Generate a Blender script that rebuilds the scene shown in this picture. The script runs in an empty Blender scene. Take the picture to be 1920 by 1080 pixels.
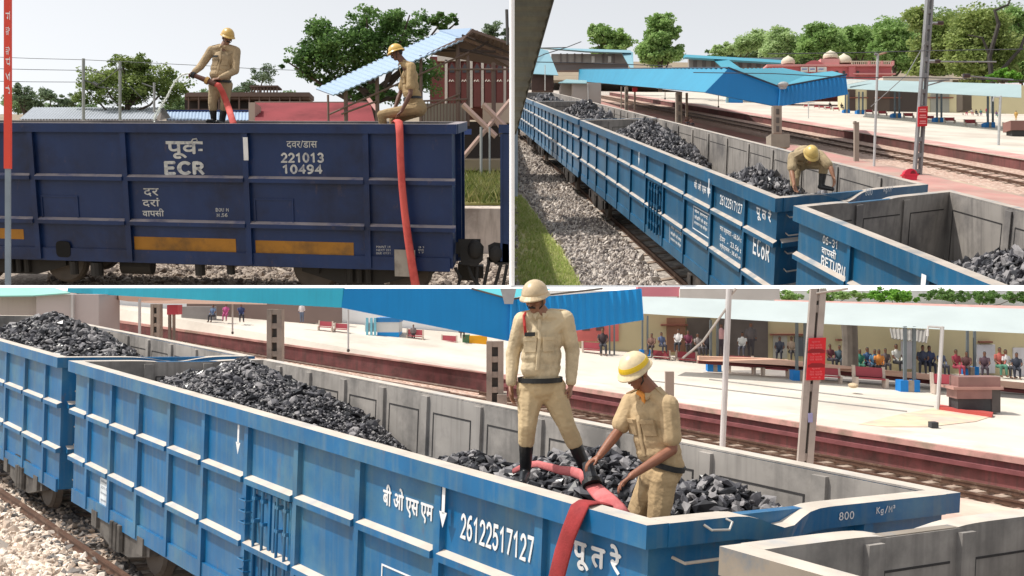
import bpy, bmesh, math, random
import numpy as np
from mathutils import Vector, Matrix, Quaternion
random.seed(7); RNG = np.random.default_rng(7)
SC = bpy.context.scene; COL = SC.collection
# ------------------------------------------------------------------ camera, sky, sun, exposure
FPX, CX, CY = 2000.0, 960.0, 540.0          # focal length and centre in pixels of the 1920 x 1080 picture
cam_data = bpy.data.cameras.new('camera'); cam = bpy.data.objects.new('camera', cam_data); COL.objects.link(cam)
cam.location = (0, 0, 0); cam.rotation_euler = (math.radians(90), 0, 0)
cam_data.sensor_width = 36.0; cam_data.lens = 36.0 * FPX / 1920.0
cam_data.clip_start = 0.1; cam_data.clip_end = 20000
SC.camera = cam
SUN_DIR = Vector((-0.50, 0.0, 0.86)).normalized()
elev = math.asin(SUN_DIR.z); azim = math.atan2(SUN_DIR.x, SUN_DIR.y)
world = bpy.data.worlds.new('World'); SC.world = world; world.use_nodes = True
wn = world.node_tree; wn.nodes.clear()
sky = wn.nodes.new('ShaderNodeTexSky'); sky.sky_type = 'NISHITA'; sky.sun_disc = False
sky.sun_elevation = elev; sky.sun_rotation = azim; sky.dust_density = 1.6; sky.air_density = 1.0; sky.ozone_density = 1.0
hs = wn.nodes.new('ShaderNodeHueSaturation'); hs.inputs['Saturation'].default_value = 0.14
bg = wn.nodes.new('ShaderNodeBackground'); bg.inputs['Strength'].default_value = 0.15
wo = wn.nodes.new('ShaderNodeOutputWorld')
wn.links.new(sky.outputs[0], hs.inputs['Color']); wn.links.new(hs.outputs[0], bg.inputs[0]); wn.links.new(bg.outputs[0], wo.inputs[0])
sl = bpy.data.lights.new('sun', 'SUN'); sl.energy = 3.4; sl.angle = math.radians(0.5); sl.color = (1.0, 0.95, 0.87)
sun = bpy.data.objects.new('sun', sl); COL.objects.link(sun)
sun.rotation_euler = SUN_DIR.to_track_quat('Z', 'Y').to_euler()
SC.view_settings.view_transform = 'Standard'; SC.view_settings.look = 'None'
SC.view_settings.exposure = 0.30; SC.view_settings.gamma = 1.0
SC.cycles.max_bounces = 6; SC.cycles.use_denoising = True

# ------------------------------------------------------------------ materials
def lin(c):
    c = [x / 255.0 for x in c]
    return tuple(x / 12.92 if x <= .04045 else ((x + .055) / 1.055) ** 2.4 for x in c)
MATS = {}
def mat(name, rgb, rough=.65, var=.12, scale=3.0, rgb2=None, mix=.5, streak=0.0, streak_rgb=None, bump=0.0, bump_scale=30.0, metal=0.0, k=1.0, detail=5.0, rust=0.0):
    """Paint, stone, cloth ...: one colour varied by noise, a second colour in patches (wear, dust), vertical streaks, bump."""
    key = (name, k, tuple(rgb))
    if key in MATS: return MATS[key]
    m = bpy.data.materials.new(name); m.use_nodes = True; nt = m.node_tree; N = nt.nodes; L = nt.links
    b = N['Principled BSDF']; b.inputs['Roughness'].default_value = rough; b.inputs['Metallic'].default_value = metal
    tc = N.new('ShaderNodeTexCoord')
    mp = N.new('ShaderNodeMapping'); mp.inputs['Scale'].default_value = (1 / k,) * 3; L.new(tc.outputs['Object'], mp.inputs[0])
    n1 = N.new('ShaderNodeTexNoise'); n1.inputs['Scale'].default_value = scale; n1.inputs['Detail'].default_value = detail; L.new(mp.outputs[0], n1.inputs['Vector'])
    r1 = N.new('ShaderNodeMapRange'); r1.inputs[1].default_value = .3; r1.inputs[2].default_value = .7; r1.inputs[3].default_value = 1 - var; r1.inputs[4].default_value = 1 + var
    L.new(n1.outputs[0], r1.inputs[0])
    base = lin(rgb); cur = None
    mx = N.new('ShaderNodeMix'); mx.data_type = 'RGBA'; mx.inputs[6].default_value = (*base, 1); mx.inputs[7].default_value = (*(lin(rgb2) if rgb2 else base), 1); mx.inputs[0].default_value = 0
    if rgb2:
        n2 = N.new('ShaderNodeTexNoise'); n2.inputs['Scale'].default_value = scale * .6; n2.inputs['Detail'].default_value = 8; n2.inputs['Roughness'].default_value = .65; L.new(mp.outputs[0], n2.inputs['Vector'])
        r2 = N.new('ShaderNodeMapRange'); r2.inputs[1].default_value = .62 - .3 * mix; r2.inputs[2].default_value = .78 - .3 * mix; L.new(n2.outputs[0], r2.inputs[0]); L.new(r2.outputs[0], mx.inputs[0])
    cur = mx.outputs[2]
    if streak:
        ms = N.new('ShaderNodeMapping'); ms.inputs['Scale'].default_value = (9 / k, 9 / k, .5 / k); L.new(tc.outputs['Object'], ms.inputs[0])
        n3 = N.new('ShaderNodeTexNoise'); n3.inputs['Scale'].default_value = 1.0; n3.inputs['Detail'].default_value = 6; L.new(ms.outputs[0], n3.inputs['Vector'])
        r3 = N.new('ShaderNodeMapRange'); r3.inputs[1].default_value = .48; r3.inputs[2].default_value = .72; r3.inputs[4].default_value = streak; L.new(n3.outputs[0], r3.inputs[0])
        m3 = N.new('ShaderNodeMix'); m3.data_type = 'RGBA'; m3.inputs[7].default_value = (*lin(streak_rgb or (150, 140, 130)), 1)
        L.new(r3.outputs[0], m3.inputs[0]); L.new(cur, m3.inputs[6]); cur = m3.outputs[2]
    if rust:
        n5 = N.new('ShaderNodeTexNoise'); n5.inputs['Scale'].default_value = 2.6; n5.inputs['Detail'].default_value = 10; n5.inputs['Roughness'].default_value = .72
        mr = N.new('ShaderNodeMapping'); mr.inputs['Scale'].default_value = (1.6 / k, 1.6 / k, .8 / k); mr.inputs['Location'].default_value = (3, 7, 1); L.new(tc.outputs['Object'], mr.inputs[0]); L.new(mr.outputs[0], n5.inputs['Vector'])
        r5 = N.new('ShaderNodeMapRange'); r5.inputs[1].default_value = .6; r5.inputs[2].default_value = .7; r5.inputs[4].default_value = rust; L.new(n5.outputs[0], r5.inputs[0])
        m5 = N.new('ShaderNodeMix'); m5.data_type = 'RGBA'; m5.inputs[7].default_value = (*lin((104, 82, 70)), 1); L.new(r5.outputs[0], m5.inputs[0]); L.new(cur, m5.inputs[6]); cur = m5.outputs[2]
    vm = N.new('ShaderNodeVectorMath'); vm.operation = 'SCALE'; L.new(cur, vm.inputs[0]); L.new(r1.outputs[0], vm.inputs['Scale'])
    L.new(vm.outputs[0], b.inputs['Base Color'])
    if bump:
        n4 = N.new('ShaderNodeTexNoise'); n4.inputs['Scale'].default_value = bump_scale; n4.inputs['Detail'].default_value = 4; L.new(mp.outputs[0], n4.inputs['Vector'])
        bp = N.new('ShaderNodeBump'); bp.inputs['Strength'].default_value = bump; bp.inputs['Distance'].default_value = .03 * k; L.new(n4.outputs[0], bp.inputs['Height']); L.new(bp.outputs[0], b.inputs['Normal'])
    MATS[key] = m
    return m
def stones(name, cols, scale, k=1.0, bump=.9):
    """Ballast: voronoi cells, each stone its own tone."""
    key = (name, k)
    if key in MATS: return MATS[key]
    m = bpy.data.materials.new(name); m.use_nodes = True; nt = m.node_tree; N = nt.nodes; L = nt.links
    b = N['Principled BSDF']; b.inputs['Roughness'].default_value = .9
    tc = N.new('ShaderNodeTexCoord'); mp = N.new('ShaderNodeMapping'); mp.inputs['Scale'].default_value = (1 / k,) * 3; L.new(tc.outputs['Object'], mp.inputs[0])
    v = N.new('ShaderNodeTexVoronoi'); v.inputs['Scale'].default_value = scale; L.new(mp.outputs[0], v.inputs['Vector'])
    cr = N.new('ShaderNodeValToRGB'); e = cr.color_ramp.elements
    e[0].color = (*lin(cols[0]), 1); e[1].color = (*lin(cols[-1]), 1)
    for i, c in enumerate(cols[1:-1]):
        q = e.new((i + 1) / (len(cols) - 1)); q.color = (*lin(c), 1)
    L.new(v.outputs['Color'], cr.inputs[0]); L.new(cr.outputs[0], b.inputs['Base Color'])
    bp = N.new('ShaderNodeBump'); bp.inputs['Strength'].default_value = bump; bp.inputs['Distance'].default_value = .05 * k; bp.invert = True
    L.new(v.outputs['Distance'], bp.inputs['Height']); L.new(bp.outputs[0], b.inputs['Normal'])
    MATS[key] = m
    return m

# ------------------------------------------------------------------ frames: every yard has its own along / across / up directions
def ray(x, y): return np.array([(x - CX) / FPX, 1.0, (CY - y) / FPX])
def unit(v): v = np.array(v, float); return v / np.linalg.norm(v)
class Frame:
    def __init__(s, O, A, S=1.0): s.O = np.array(O, float); s.A = np.array(A, float); s.S = S
    def pt(s, p): return s.O + s.A @ np.array(p, float)
    def shift(s, p): return Frame(s.pt(p), s.A, s.S)
    def at(s, x, y, u=None, v=None, w=None):
        """Where the line of sight through (x, y) meets the plane u, v or w = const."""
        Ai = np.linalg.inv(s.A); a = Ai @ ray(x, y); b = -Ai @ s.O
        i = 0 if u is not None else 1 if v is not None else 2
        t = ([u, v, w][i] - b[i]) / a[i]
        return a * t + b
    def depth(s, p): return s.pt(p)[1]
def yard(along, across, up, corner, depth, wk, S, flip=False):
    d1, d2 = unit(ray(*along)), unit(ray(*across))
    if flip: d1 = -d1
    if up is None: up = np.cross(d1, d2)
    up = unit(up); up = up if up[2] > 0 else -up
    A = np.stack([d1, d2, up], 1) * S
    return Frame(ray(*corner) * depth - A @ np.array([0, 0, wk]), A, S)
def px(z):
    """Frame of an upright plane at distance z: (x, metres back, y) in picture units, for far things that face us."""
    k = z / FPX
    return Frame((-CX * k, z, CY * k), [[k, 0, 0], [0, 1, 0], [0, 0, -k]], k)
def upright(p, S=1.0, yaw=0.0):
    c, s = math.cos(yaw), math.sin(yaw)
    return Frame(p, np.array([[c, -s, 0], [s, c, 0], [0, 0, 1]]) * S, S)
WORLD = Frame((0, 0, 0), np.eye(3))

# ------------------------------------------------------------------ mesh builder
class MB:
    def __init__(s): s.v = []; s.f = []; s.m = []
    def add(s, V, Fc, mi=0):
        o = len(s.v); s.v += [tuple(map(float, p)) for p in V]; s.f += [tuple(i + o for i in q) for q in Fc]
        s.m += [mi] * len(Fc) if isinstance(mi, int) else list(mi)
        return s
    def box(s, a, b, mi=0, top=None):
        (x0, y0, z0), (x1, y1, z1) = np.minimum(a, b), np.maximum(a, b)
        V = [(x0, y0, z0), (x1, y0, z0), (x1, y1, z0), (x0, y1, z0), (x0, y0, z1), (x1, y0, z1), (x1, y1, z1), (x0, y1, z1)]
        return s.add(V, [(0, 3, 2, 1), (4, 5, 6, 7), (0, 1, 5, 4), (1, 2, 6, 5), (2, 3, 7, 6), (3, 0, 4, 7)], [mi, mi if top is None else top, mi, mi, mi, mi])
    def hexa(s, V, mi=0):
        return s.add(V, [(0, 3, 2, 1), (4, 5, 6, 7), (0, 1, 5, 4), (1, 2, 6, 5), (2, 3, 7, 6), (3, 0, 4, 7)], mi)
    def prism(s, P, off, mi=0, cap=None):
        """Polygon P (3-D) pushed by the vector off."""
        n = len(P); P = [np.array(p, float) for p in P]; off = np.array(off, float)
        V = P + [p + off for p in P]
        Fc = [tuple(range(n)), tuple(range(2 * n - 1, n - 1, -1))] + [(i, i + n, (i + 1) % n + n, (i + 1) % n) for i in range(n)]
        return s.add(V, Fc, mi)
    def tube(s, pts, rad, n=8, mi=0, flat=None):
        pts = [np.array(p, float) for p in pts]; m = len(pts)
        rad = [rad] * m if np.isscalar(rad) else rad
        V = []; Fc = []; prev = None
        for i, p in enumerate(pts):
            d = unit(pts[min(i + 1, m - 1)] - pts[max(i - 1, 0)])
            if flat is not None: a = unit(np.array(flat, float) - d * np.dot(flat, d))
            elif prev is None: a = unit(np.cross(d, (0, 0, 1) if abs(d[2]) < .9 else (1, 0, 0)))
            else: a = unit(prev - d * np.dot(prev, d))
            prev = a; b = np.cross(d, a); r = rad[i]; ra, rb = (r if np.isscalar(r) else r[0]), (r if np.isscalar(r) else r[1])
            for j in range(n):
                t = 2 * math.pi * j / n
                V.append(p + a * ra * math.cos(t) + b * rb * math.sin(t))
        for i in range(m - 1):
            for j in range(n):
                k = (j + 1) % n
                Fc.append((i * n + j, i * n + k, (i + 1) * n + k, (i + 1) * n + j))
        Fc += [tuple(range(n - 1, -1, -1)), tuple(range((m - 1) * n, m * n))]
        return s.add(V, Fc, mi)
    def ell(s, c, r, R=None, nu=14, nv=8, mi=0, v0=-.5, v1=.5):
        """Ellipsoid (or a band of it, latitude v0..v1 in units of pi); R columns are its axes."""
        R = np.eye(3) if R is None else np.array(R); c = np.array(c, float); V = []; Fc = []
        for i in range(nv + 1):
            la = math.pi * (v0 + (v1 - v0) * i / nv)
            for j in range(nu):
                lo = 2 * math.pi * j / nu
                V.append(c + R @ np.array([r[0] * math.cos(la) * math.cos(lo), r[1] * math.cos(la) * math.sin(lo), r[2] * math.sin(la)]))
        for i in range(nv):
            for j in range(nu):
                k = (j + 1) % nu
                Fc.append((i * nu + j, i * nu + k, (i + 1) * nu + k, (i + 1) * nu + j))
        Fc += [tuple(range(nu - 1, -1, -1)), tuple(range(nv * nu, (nv + 1) * nu))]
        return s.add(V, Fc, mi)
    def caps(s, p, q, r0, r1, n=10, mi=0):
        p, q = np.array(p, float), np.array(q, float); d = q - p; Ln = np.linalg.norm(d); d = d / max(Ln, 1e-6)
        pts = []; rr = []
        for t in (-.95, -.7, -.35): pts.append(p + d * r0 * t); rr.append(r0 * math.sqrt(1 - t * t))
        pts += [p, q]; rr += [r0, r1]
        for t in (.35, .7, .95): pts.append(q + d * r1 * t); rr.append(r1 * math.sqrt(1 - t * t))
        return s.tube(pts, rr, n, mi)
    def build(s, name, mats, parent=None, fr=None, smooth=False):
        me = bpy.data.meshes.new(name)
        if fr is None: fr = FR[parent.name]
        V = np.array(s.v, float).reshape(-1, 3)
        V = V @ fr.A.T
        if parent is None: org = fr.O
        else: org = None
        flipped = np.linalg.det(fr.A) < 0
        me.from_pydata(V.tolist(), [], [q[::-1] for q in s.f] if flipped else s.f)
        for m in (mats if isinstance(mats, (list, tuple)) else [mats]): me.materials.append(m)
        if len(me.materials) > 1: me.polygons.foreach_set('material_index', s.m)
        if smooth: me.polygons.foreach_set('use_smooth', [True] * len(me.polygons))
        me.update()
        o = bpy.data.objects.new(name, me); COL.objects.link(o)
        if parent is not None:
            o.parent = parent; FR[o.name] = FR[parent.name]
        else:
            o.location = org; FR[o.name] = fr
        return o
FR = {}
def tag(o, label=None, cat=None, group=None, kind=None):
    if label: o['label'] = label
    if cat: o['category'] = cat
    if group: o['group'] = group
    if kind: o['kind'] = kind
    return o
def thing(name, label, cat, fr, group=None):
    o = bpy.data.objects.new(name, None); COL.objects.link(o); o.location = fr.O; o.empty_display_size = .2
    FR[o.name] = fr
    return tag(o, label, cat, group)
def copy_tree(o, loc=None, parent=None, label=None):
    c = o.copy(); COL.objects.link(c)
    if parent is not None: c.parent = parent
    if loc is not None: c.location = loc
    if label: c['label'] = label
    FR[c.name] = FR.get(o.name)
    for ch in list(o.children): copy_tree(ch, None, c)
    return c
def structure(mb, name, m, fr): return tag(mb.build(name, m, None, fr), kind='structure')
def solo(mb, name, m, fr, label, cat, group=None, smooth=False): return tag(mb.build(name, m, None, fr, smooth), label, cat, group)
def slab(pts, t):
    """Polygon through (x, y, depth) picture points as a sheet t metres thick (pushed away), in WORLD coordinates."""
    return MB().prism([ray(x, y) * z for x, y, z in pts], (0, t, 0))
def wpt(x, y, z): return ray(x, y) * z

TXT = {}
def arc(cx, cy, rx, ry, a, b, n=10): return [(cx + rx * math.cos(math.radians(a + (b - a) * i / n)), cy + ry * math.sin(math.radians(a + (b - a) * i / n))) for i in range(n + 1)]
STROKES = {                                   # stencil letters as strokes in a box of width .6 and height 1
 '0': [arc(.3, .5, .24, .44, 0, 360, 20)], '1': [[(.12, .74), (.34, .94), (.34, .06)]], '2': [arc(.3, .68, .23, .26, 160, -40, 10) + [(.06, .06), (.55, .06)]],
 '3': [arc(.28, .71, .22, .23, 150, -90, 10), arc(.28, .28, .25, .22, 90, -150, 10)], '4': [[(.44, .06), (.44, .94), (.05, .32), (.57, .32)]], '5': [[(.52, .94), (.14, .94), (.1, .54)] + arc(.28, .34, .25, .28, 120, -150, 10)],
 '6': [arc(.3, .32, .23, .26, 0, 360, 16), [(.07, .36)] + arc(.42, .5, .34, .45, 180, 80, 6)], '7': [[(.05, .94), (.55, .94), (.22, .06)]], '8': [arc(.3, .72, .2, .22, 0, 360, 16), arc(.3, .28, .24, .23, 0, 360, 16)],
 '9': [arc(.3, .68, .23, .26, 0, 360, 16), [(.53, .64)] + arc(.18, .5, .34, .45, 0, -100, 6)],
 'E': [[(.55, .94), (.08, .94), (.08, .06), (.55, .06)], [(.08, .51), (.48, .51)]], 'C': [arc(.32, .5, .26, .44, 50, 310, 14)], 'R': [[(.08, .06), (.08, .94), (.32, .94)] + arc(.32, .71, .22, .23, 90, -90, 8) + [(.08, .48)], [(.32, .48), (.57, .06)]],
 'o': [arc(.28, .33, .22, .28, 0, 360, 16)], 'B': [[(.08, .5), (.08, .94), (.3, .94)] + arc(.3, .72, .2, .22, 90, -90, 8) + [(.08, .5), (.08, .06), (.32, .06)] + arc(.32, .28, .22, .22, -90, 90, 8)], 'O': [arc(.3, .5, .26, .44, 0, 360, 20)],
 'U': [[(.07, .94), (.07, .32)] + arc(.3, .3, .23, .25, 180, 360, 10) + [(.53, .94)]], 'M': [[(.05, .06), (.05, .94), (.3, .4), (.55, .94), (.55, .06)]], 'N': [[(.07, .06), (.07, .94), (.53, .06), (.53, .94)]], 'T': [[(.02, .94), (.58, .94)], [(.3, .94), (.3, .06)]],
 'K': [[(.08, .06), (.08, .94)], [(.54, .94), (.08, .44)], [(.22, .58), (.56, .06)]], 'g': [arc(.28, .32, .2, .26, 0, 360, 14), [(.48, .6), (.48, -.04)] + arc(.28, -.02, .2, .18, 0, -150, 8)], 't': [[(.28, .86), (.28, .18)] + arc(.4, .18, .12, .12, 180, 280, 5), [(.1, .6), (.48, .6)]],
 'm': [[(.04, .06), (.04, .6)], [(.04, .5)] + arc(.17, .46, .12, .14, 150, 0, 6) + [(.29, .06)], [(.29, .5)] + arc(.43, .46, .12, .14, 150, 0, 6) + [(.55, .06)]], '-': [[(.1, .45), (.5, .45)]], '.': [[(.22, .08), (.34, .08)]], '/': [[(.1, .0), (.5, 1.0)]], '\u00b3': [arc(.2, .9, .12, .1, 150, -90, 6), arc(.2, .7, .13, .1, 90, -150, 6)],
 'W': [[(.0, .94), (.15, .06), (.3, .7), (.45, .06), (.6, .94)]], 'D': [[(.08, .06), (.08, .94), (.26, .94)] + arc(.26, .5, .28, .44, 90, -90, 10) + [(.08, .06)]], 'G': [arc(.32, .5, .26, .44, 50, 340, 14) + [(.56, .46), (.36, .46)]], ' ': []}
def stroke_verts(body, th):
    V = []; Fc = []; x0 = 0.0
    for ch in body:
        for st in STROKES[ch]:
            P = np.array(st, float); closed = np.linalg.norm(P[0] - P[-1]) < 1e-6 and len(P) > 3; n = len(P)
            for i in range(n):
                a = P[i] - P[i - 1] if i else (P[0] - P[-2] if closed else P[1] - P[0]); b = P[i + 1] - P[i] if i < n - 1 else (P[1] - P[0] if closed else P[-1] - P[-2])
                a = a / max(np.linalg.norm(a), 1e-9); b = b / max(np.linalg.norm(b), 1e-9); t = a + b; t = t / max(np.linalg.norm(t), 1e-6); nn = np.array((-t[1], t[0])); w = min(1.6, 1 / max(.5, abs(np.dot(t, b))))
                e = np.array((0, 0)) if closed else (-b * th * .5 if i == 0 else a * th * .5 if i == n - 1 else 0)
                V += [P[i] + e + nn * th * w + (x0, 0), P[i] + e - nn * th * w + (x0, 0)]
            o = len(V) - 2 * n
            Fc += [(o + 2 * i, o + 2 * i + 1, o + 2 * i + 3, o + 2 * i + 2) for i in range(n - 1)]
        x0 += .74 if ch not in ' .' else .4
    return np.array(V).reshape(-1, 2), Fc
def text_verts(body):
    if body in TXT: return TXT[body]
    if all(ch in STROKES for ch in body):
        TXT[body] = stroke_verts(body, .066); return TXT[body]
    cu = bpy.data.curves.new('lettering', 'FONT'); cu.body = body; cu.resolution_u = 3; cu.align_x = 'LEFT'
    o = bpy.data.objects.new('lettering_source', cu); COL.objects.link(o)
    bpy.context.view_layer.update()
    me = o.evaluated_get(bpy.context.evaluated_depsgraph_get()).to_mesh()
    V = np.array([v.co[:2] for v in me.vertices]) if len(me.vertices) else np.zeros((0, 2)); Fc = [tuple(p.vertices) for p in me.polygons]
    o.to_mesh_clear(); bpy.data.objects.remove(o); bpy.data.curves.remove(cu)
    TXT[body] = (V, Fc)
    return TXT[body]
def lettering(body, p0, ex, ey, width, height, m, parent, bold=0.0, name='lettering'):
    """Letters fitted to width x height from p0 along ex (reading) and ey (up), in the parent's frame."""
    V, Fc = text_verts(body)
    if not len(V): return None
    lo, hi = V.min(0), V.max(0); q = (V - lo) / np.maximum(hi - lo, 1e-6)
    p0, ex, ey = (np.array(a, float) for a in (p0, ex, ey)); mb = MB()
    nrm = np.cross(ex, ey)
    offs = [(0, 0)] if not bold else [(-bold, 0), (bold, 0), (0, bold), (0, -bold)]
    for i, (a, b) in enumerate(offs):
        mb.add([p0 + ex * (x * width + a) + ey * (y * height + b) + nrm * .0007 * i for x, y in q], Fc)
    return mb.build(name, m, parent)
# ------------------------------------------------------------------ people
def fused(name, prims, m, parent, vox, smooth=4, disp=0.0, disp_scale=.12, fold=None):
    """One continuous skin grown round a set of overlapping tapered shapes (voxel union, then smoothed)."""
    fr = FR[parent.name] if parent is not None else None
    me = bpy.data.meshes.new('source'); me.from_pydata(prims.v, [], prims.f); me.update()
    o = bpy.data.objects.new('source', me); COL.objects.link(o)
    r = o.modifiers.new('union', 'REMESH'); r.mode = 'VOXEL'; r.voxel_size = vox; r.use_smooth_shade = True
    sm = o.modifiers.new('smooth', 'SMOOTH'); sm.factor = .5; sm.iterations = smooth
    bpy.context.view_layer.update()
    ev = o.evaluated_get(bpy.context.evaluated_depsgraph_get()).to_mesh()
    V = np.array([v.co[:] for v in ev.vertices]); NN = np.array([v.normal[:] for v in ev.vertices]); Fc = [tuple(p.vertices) for p in ev.polygons]
    o.to_mesh_clear() if hasattr(o, 'to_mesh_clear') else None
    bpy.data.objects.remove(o); bpy.data.meshes.remove(me)
    if disp:
        from mathutils import noise
        f = fold or (1.0, 1.0, 1.0)
        d = np.array([noise.noise(Vector((p[0] / disp_scale * f[0], p[1] / disp_scale * f[1], p[2] / disp_scale * f[2]))) * .6 + (1 - abs(noise.noise(Vector((p[0] / disp_scale * 1.7 * f[0] + 9, p[1] / disp_scale * 1.7, p[2] / disp_scale * 2.6 * f[2] + p[0] * 6))))) * .8 - .5 for p in V])
        V = V + NN * (d * disp)[:, None]
    return V, Fc
def fused_obj(name, prims, m, parent, fr, vox, **kw):
    V, Fc = fused(name, prims, m, parent, vox, **kw)
    b = MB(); b.add(V, Fc)
    return b.build(name, m, parent, fr, True)
def basis(fwd, up):
    f = unit(fwd); r = unit(np.cross(f, up)); u = np.cross(r, f)
    return np.stack([r, f, u], 1)          # columns: right, forward, up
def hand_prims(mb, wrist, d, palm, curl=.5, thumb_side=1, s=1.0, spread=.1, fr_=.0085):
    """Palm and five fingers from the wrist along d; palm = the way the palm faces; curl bends the fingers towards it."""
    d, palm = unit(d), np.array(palm, float); palm = unit(palm - d * np.dot(palm, d)); side = np.cross(d, palm) * thumb_side
    w = np.array(wrist, float)
    for k, (o, ln) in enumerate([(.033, .072), (.011, .082), (-.011, .076), (-.032, .06)]):
        kn = w + (d * .09 + side * o) * s
        mb.caps(w + side * o * .5 * s, kn, .017 * s, .0125 * s, 8)
        a = kn; dd = unit(d + side * spread * (o / .033))
        for q, part in enumerate((.45, .32, .23)):
            dd = unit(dd * math.cos(curl * (.55 + .25 * q)) + palm * math.sin(curl * (.55 + .25 * q)))
            b = a + dd * ln * part * 1.15 * s
            mb.caps(a, b, (fr_ + .0012 - .0012 * q) * s, (fr_ - .0012 * q) * s, 8); a = b
    t0 = w + (d * .025 + side * .03) * s; t1 = t0 + unit(d * .7 + side * .6 + palm * .35) * .045 * s; t2 = t1 + unit(d * .9 + side * .25 + palm * .4) * .035 * s
    mb.caps(t0, t1, .014 * s, .011 * s, 8); mb.caps(t1, t2, .0105 * s, .0085 * s, 8)
def fire_man(label, O, S, J, k, skin=(96, 62, 44), khaki=(178, 152, 112), trouser=None, long_sleeve=False, helmet_rgb=(214, 180, 96), detail=1.0, badge=True, moustache=True, belt_rgb=(26, 28, 30), boots=True, helmet_band=False, group='firemen on the wagons', red_cord=False, scarf=False, girth=1.0):
    """J: joints in metres (right, back, up) round the foot point."""
    fr = upright(O, S); j = {a: b if a.startswith("hand") else np.array(b, float) for a, b in J.items()}
    Mskin = mat('skin', skin, .5, .1, 14, bump=.1, bump_scale=90, k=k); Mk = mat('khaki_cloth', khaki, .9, .10, 7, rgb2=tuple(int(c * .86) for c in khaki), mix=.4, bump=.12, bump_scale=60, k=k)
    Mt = mat('khaki_trouser_cloth', trouser or tuple(int(c * .93) for c in khaki), .9, .12, 6, bump=.14, bump_scale=50, k=k)
    Mdark = mat('black_leather', belt_rgb, .5, .2, 8, k=k); Mhair = mat('black_hair', (22, 18, 17), .6, .2, 40, k=k)
    Mhel = mat('helmet_shell', helmet_rgb, .35, .08, 5, rgb2=tuple(int(c * .85) for c in helmet_rgb), mix=.35, k=k)
    R = basis(j['face'], j.get('headup', (0, 0, 1))); r_, f_, u_ = R[:, 0], R[:, 1], R[:, 2]; H = j['head']
    vox = .0075 / detail
    b = MB()
    b.ell(H + u_ * .015 - f_ * .01, (.076, .094, .105), R); b.ell(H + f_ * .028 - u_ * .052, (.054, .06, .062), R); b.ell(H + f_ * .055 - u_ * .092, (.03, .03, .024), R)
    b.caps(H + f_ * .092 + u_ * .012, H + f_ * .109 - u_ * .022, .0105, .0165, 8)                       # nose
    b.ell(H + f_ * .088 - u_ * .062, (.026, .012, .009), R)                                           # lips
    b.ell(H + f_ * .078 + u_ * .034, (.05, .018, .012), R)                                            # brow ridge
    for s in (-1, 1):
        b.ell(H + r_ * .08 * s - f_ * .012 - u_ * .012, (.012, .022, .034), R)                        # ears
        b.ell(H + r_ * .045 * s + f_ * .062 - u_ * .018, (.024, .022, .02), R)                        # cheeks
    b.caps(H - u_ * .06 - f_ * .02, j['neck'], .062, .072)
    for a in ('L', 'R'):
        S_, E_, W_ = j['sh' + a], j['el' + a], j['wr' + a]
        b.caps(S_ + (E_ - S_) * .3, E_, .05, .042); b.caps(E_, E_ + (W_ - E_) * .3, .043, .044); b.caps(E_ + (W_ - E_) * .3, W_, .044, .029)
        hd, hp, cu, ts = J['hand' + a]
        hand_prims(b, W_, hd, hp, cu, ts)
    b.caps(j['neck'], j['chest'], .06, .07)
    body = fused_obj('person', b, Mskin, None, fr, vox, smooth=2)
    tag(body, label, 'person', group)
    # shirt
    tf = unit(j['front']); tr = unit(j['shR'] - j['shL']); tu = unit(j['chest'] - j['waist'])
    T = np.stack([tr, tf, np.cross(tr, tf)], 1); g = girth
    s = MB(); cm = j['chest']; wm = j['waist']
    s.ell(cm + tu * .0, (.182 * g, .142 * g, .19), T); s.ell((cm + wm) / 2 + tf * .016, (.176 * g, .15 * g, .19), T); s.ell(wm + tu * .06 + tf * .024, (.174 * g, .15 * g, .13), T)
    s.caps(wm + tu * .02, wm - tu * .03, .155 * g, .15 * g, 14)
    s.caps(j['shL'] + (j['neck'] - j['shL']) * .05, j['neck'] - tu * .015, .068, .07); s.caps(j['shR'] + (j['neck'] - j['shR']) * .05, j['neck'] - tu * .015, .068, .07)
    for a in ('L', 'R'):
        S_, E_, W_ = j['sh' + a], j['el' + a], j['wr' + a]
        if long_sleeve:
            s.caps(S_, E_, .082, .068); s.caps(E_, E_ + (W_ - E_) * .88, .067, .05)
        else: s.caps(S_, S_ + (E_ - S_) * .72, .084, .082)
        s.caps(S_, cm + tu * .02, .075, .1)
    fused_obj('shirt', s, Mk, body, None, vox * 1.25, smooth=3, disp=.006, disp_scale=.075)
    # details that follow the shirt
    c = MB()
    for q in (-1, 1):                                                                                # collar leaves
        n0 = j['neck'] + tr * .052 * q + tu * .02 - tf * .03; n1 = j['neck'] + tr * .07 * q - tu * .012 + tf * .06; n2 = j['neck'] + tr * .035 * q - tu * .055 + tf * .1; n3 = j['neck'] + tr * .02 * q - tu * .005 + tf * .075
        c.prism([n0, n1, n2, n3], tf * .012 + tu * .01)
    c.build('collar', Mk, body)
    for q in (-1, 1):
        e = MB(); a0 = j['sh' + ('L' if q < 0 else 'R')] + tu * .07; a1 = j['neck'] + tr * .075 * q + tu * .03
        e.hexa([*(a0 + tf * d for d in (-.025, .025)), *(a1 + tf * d for d in (.025, -.025)), *(a0 + tf * d + tu * .014 for d in (-.025, .025)), *(a1 + tf * d + tu * .014 for d in (.025, -.025))]); e.build('epaulette', Mk, body)
        p = MB(); pc = cm + tf * .132 * g - tu * .05 + tr * .08 * q
        R3 = np.stack([unit(tr + tf * -.35 * q), unit(tf + tr * .35 * q), tu], 1)
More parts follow.
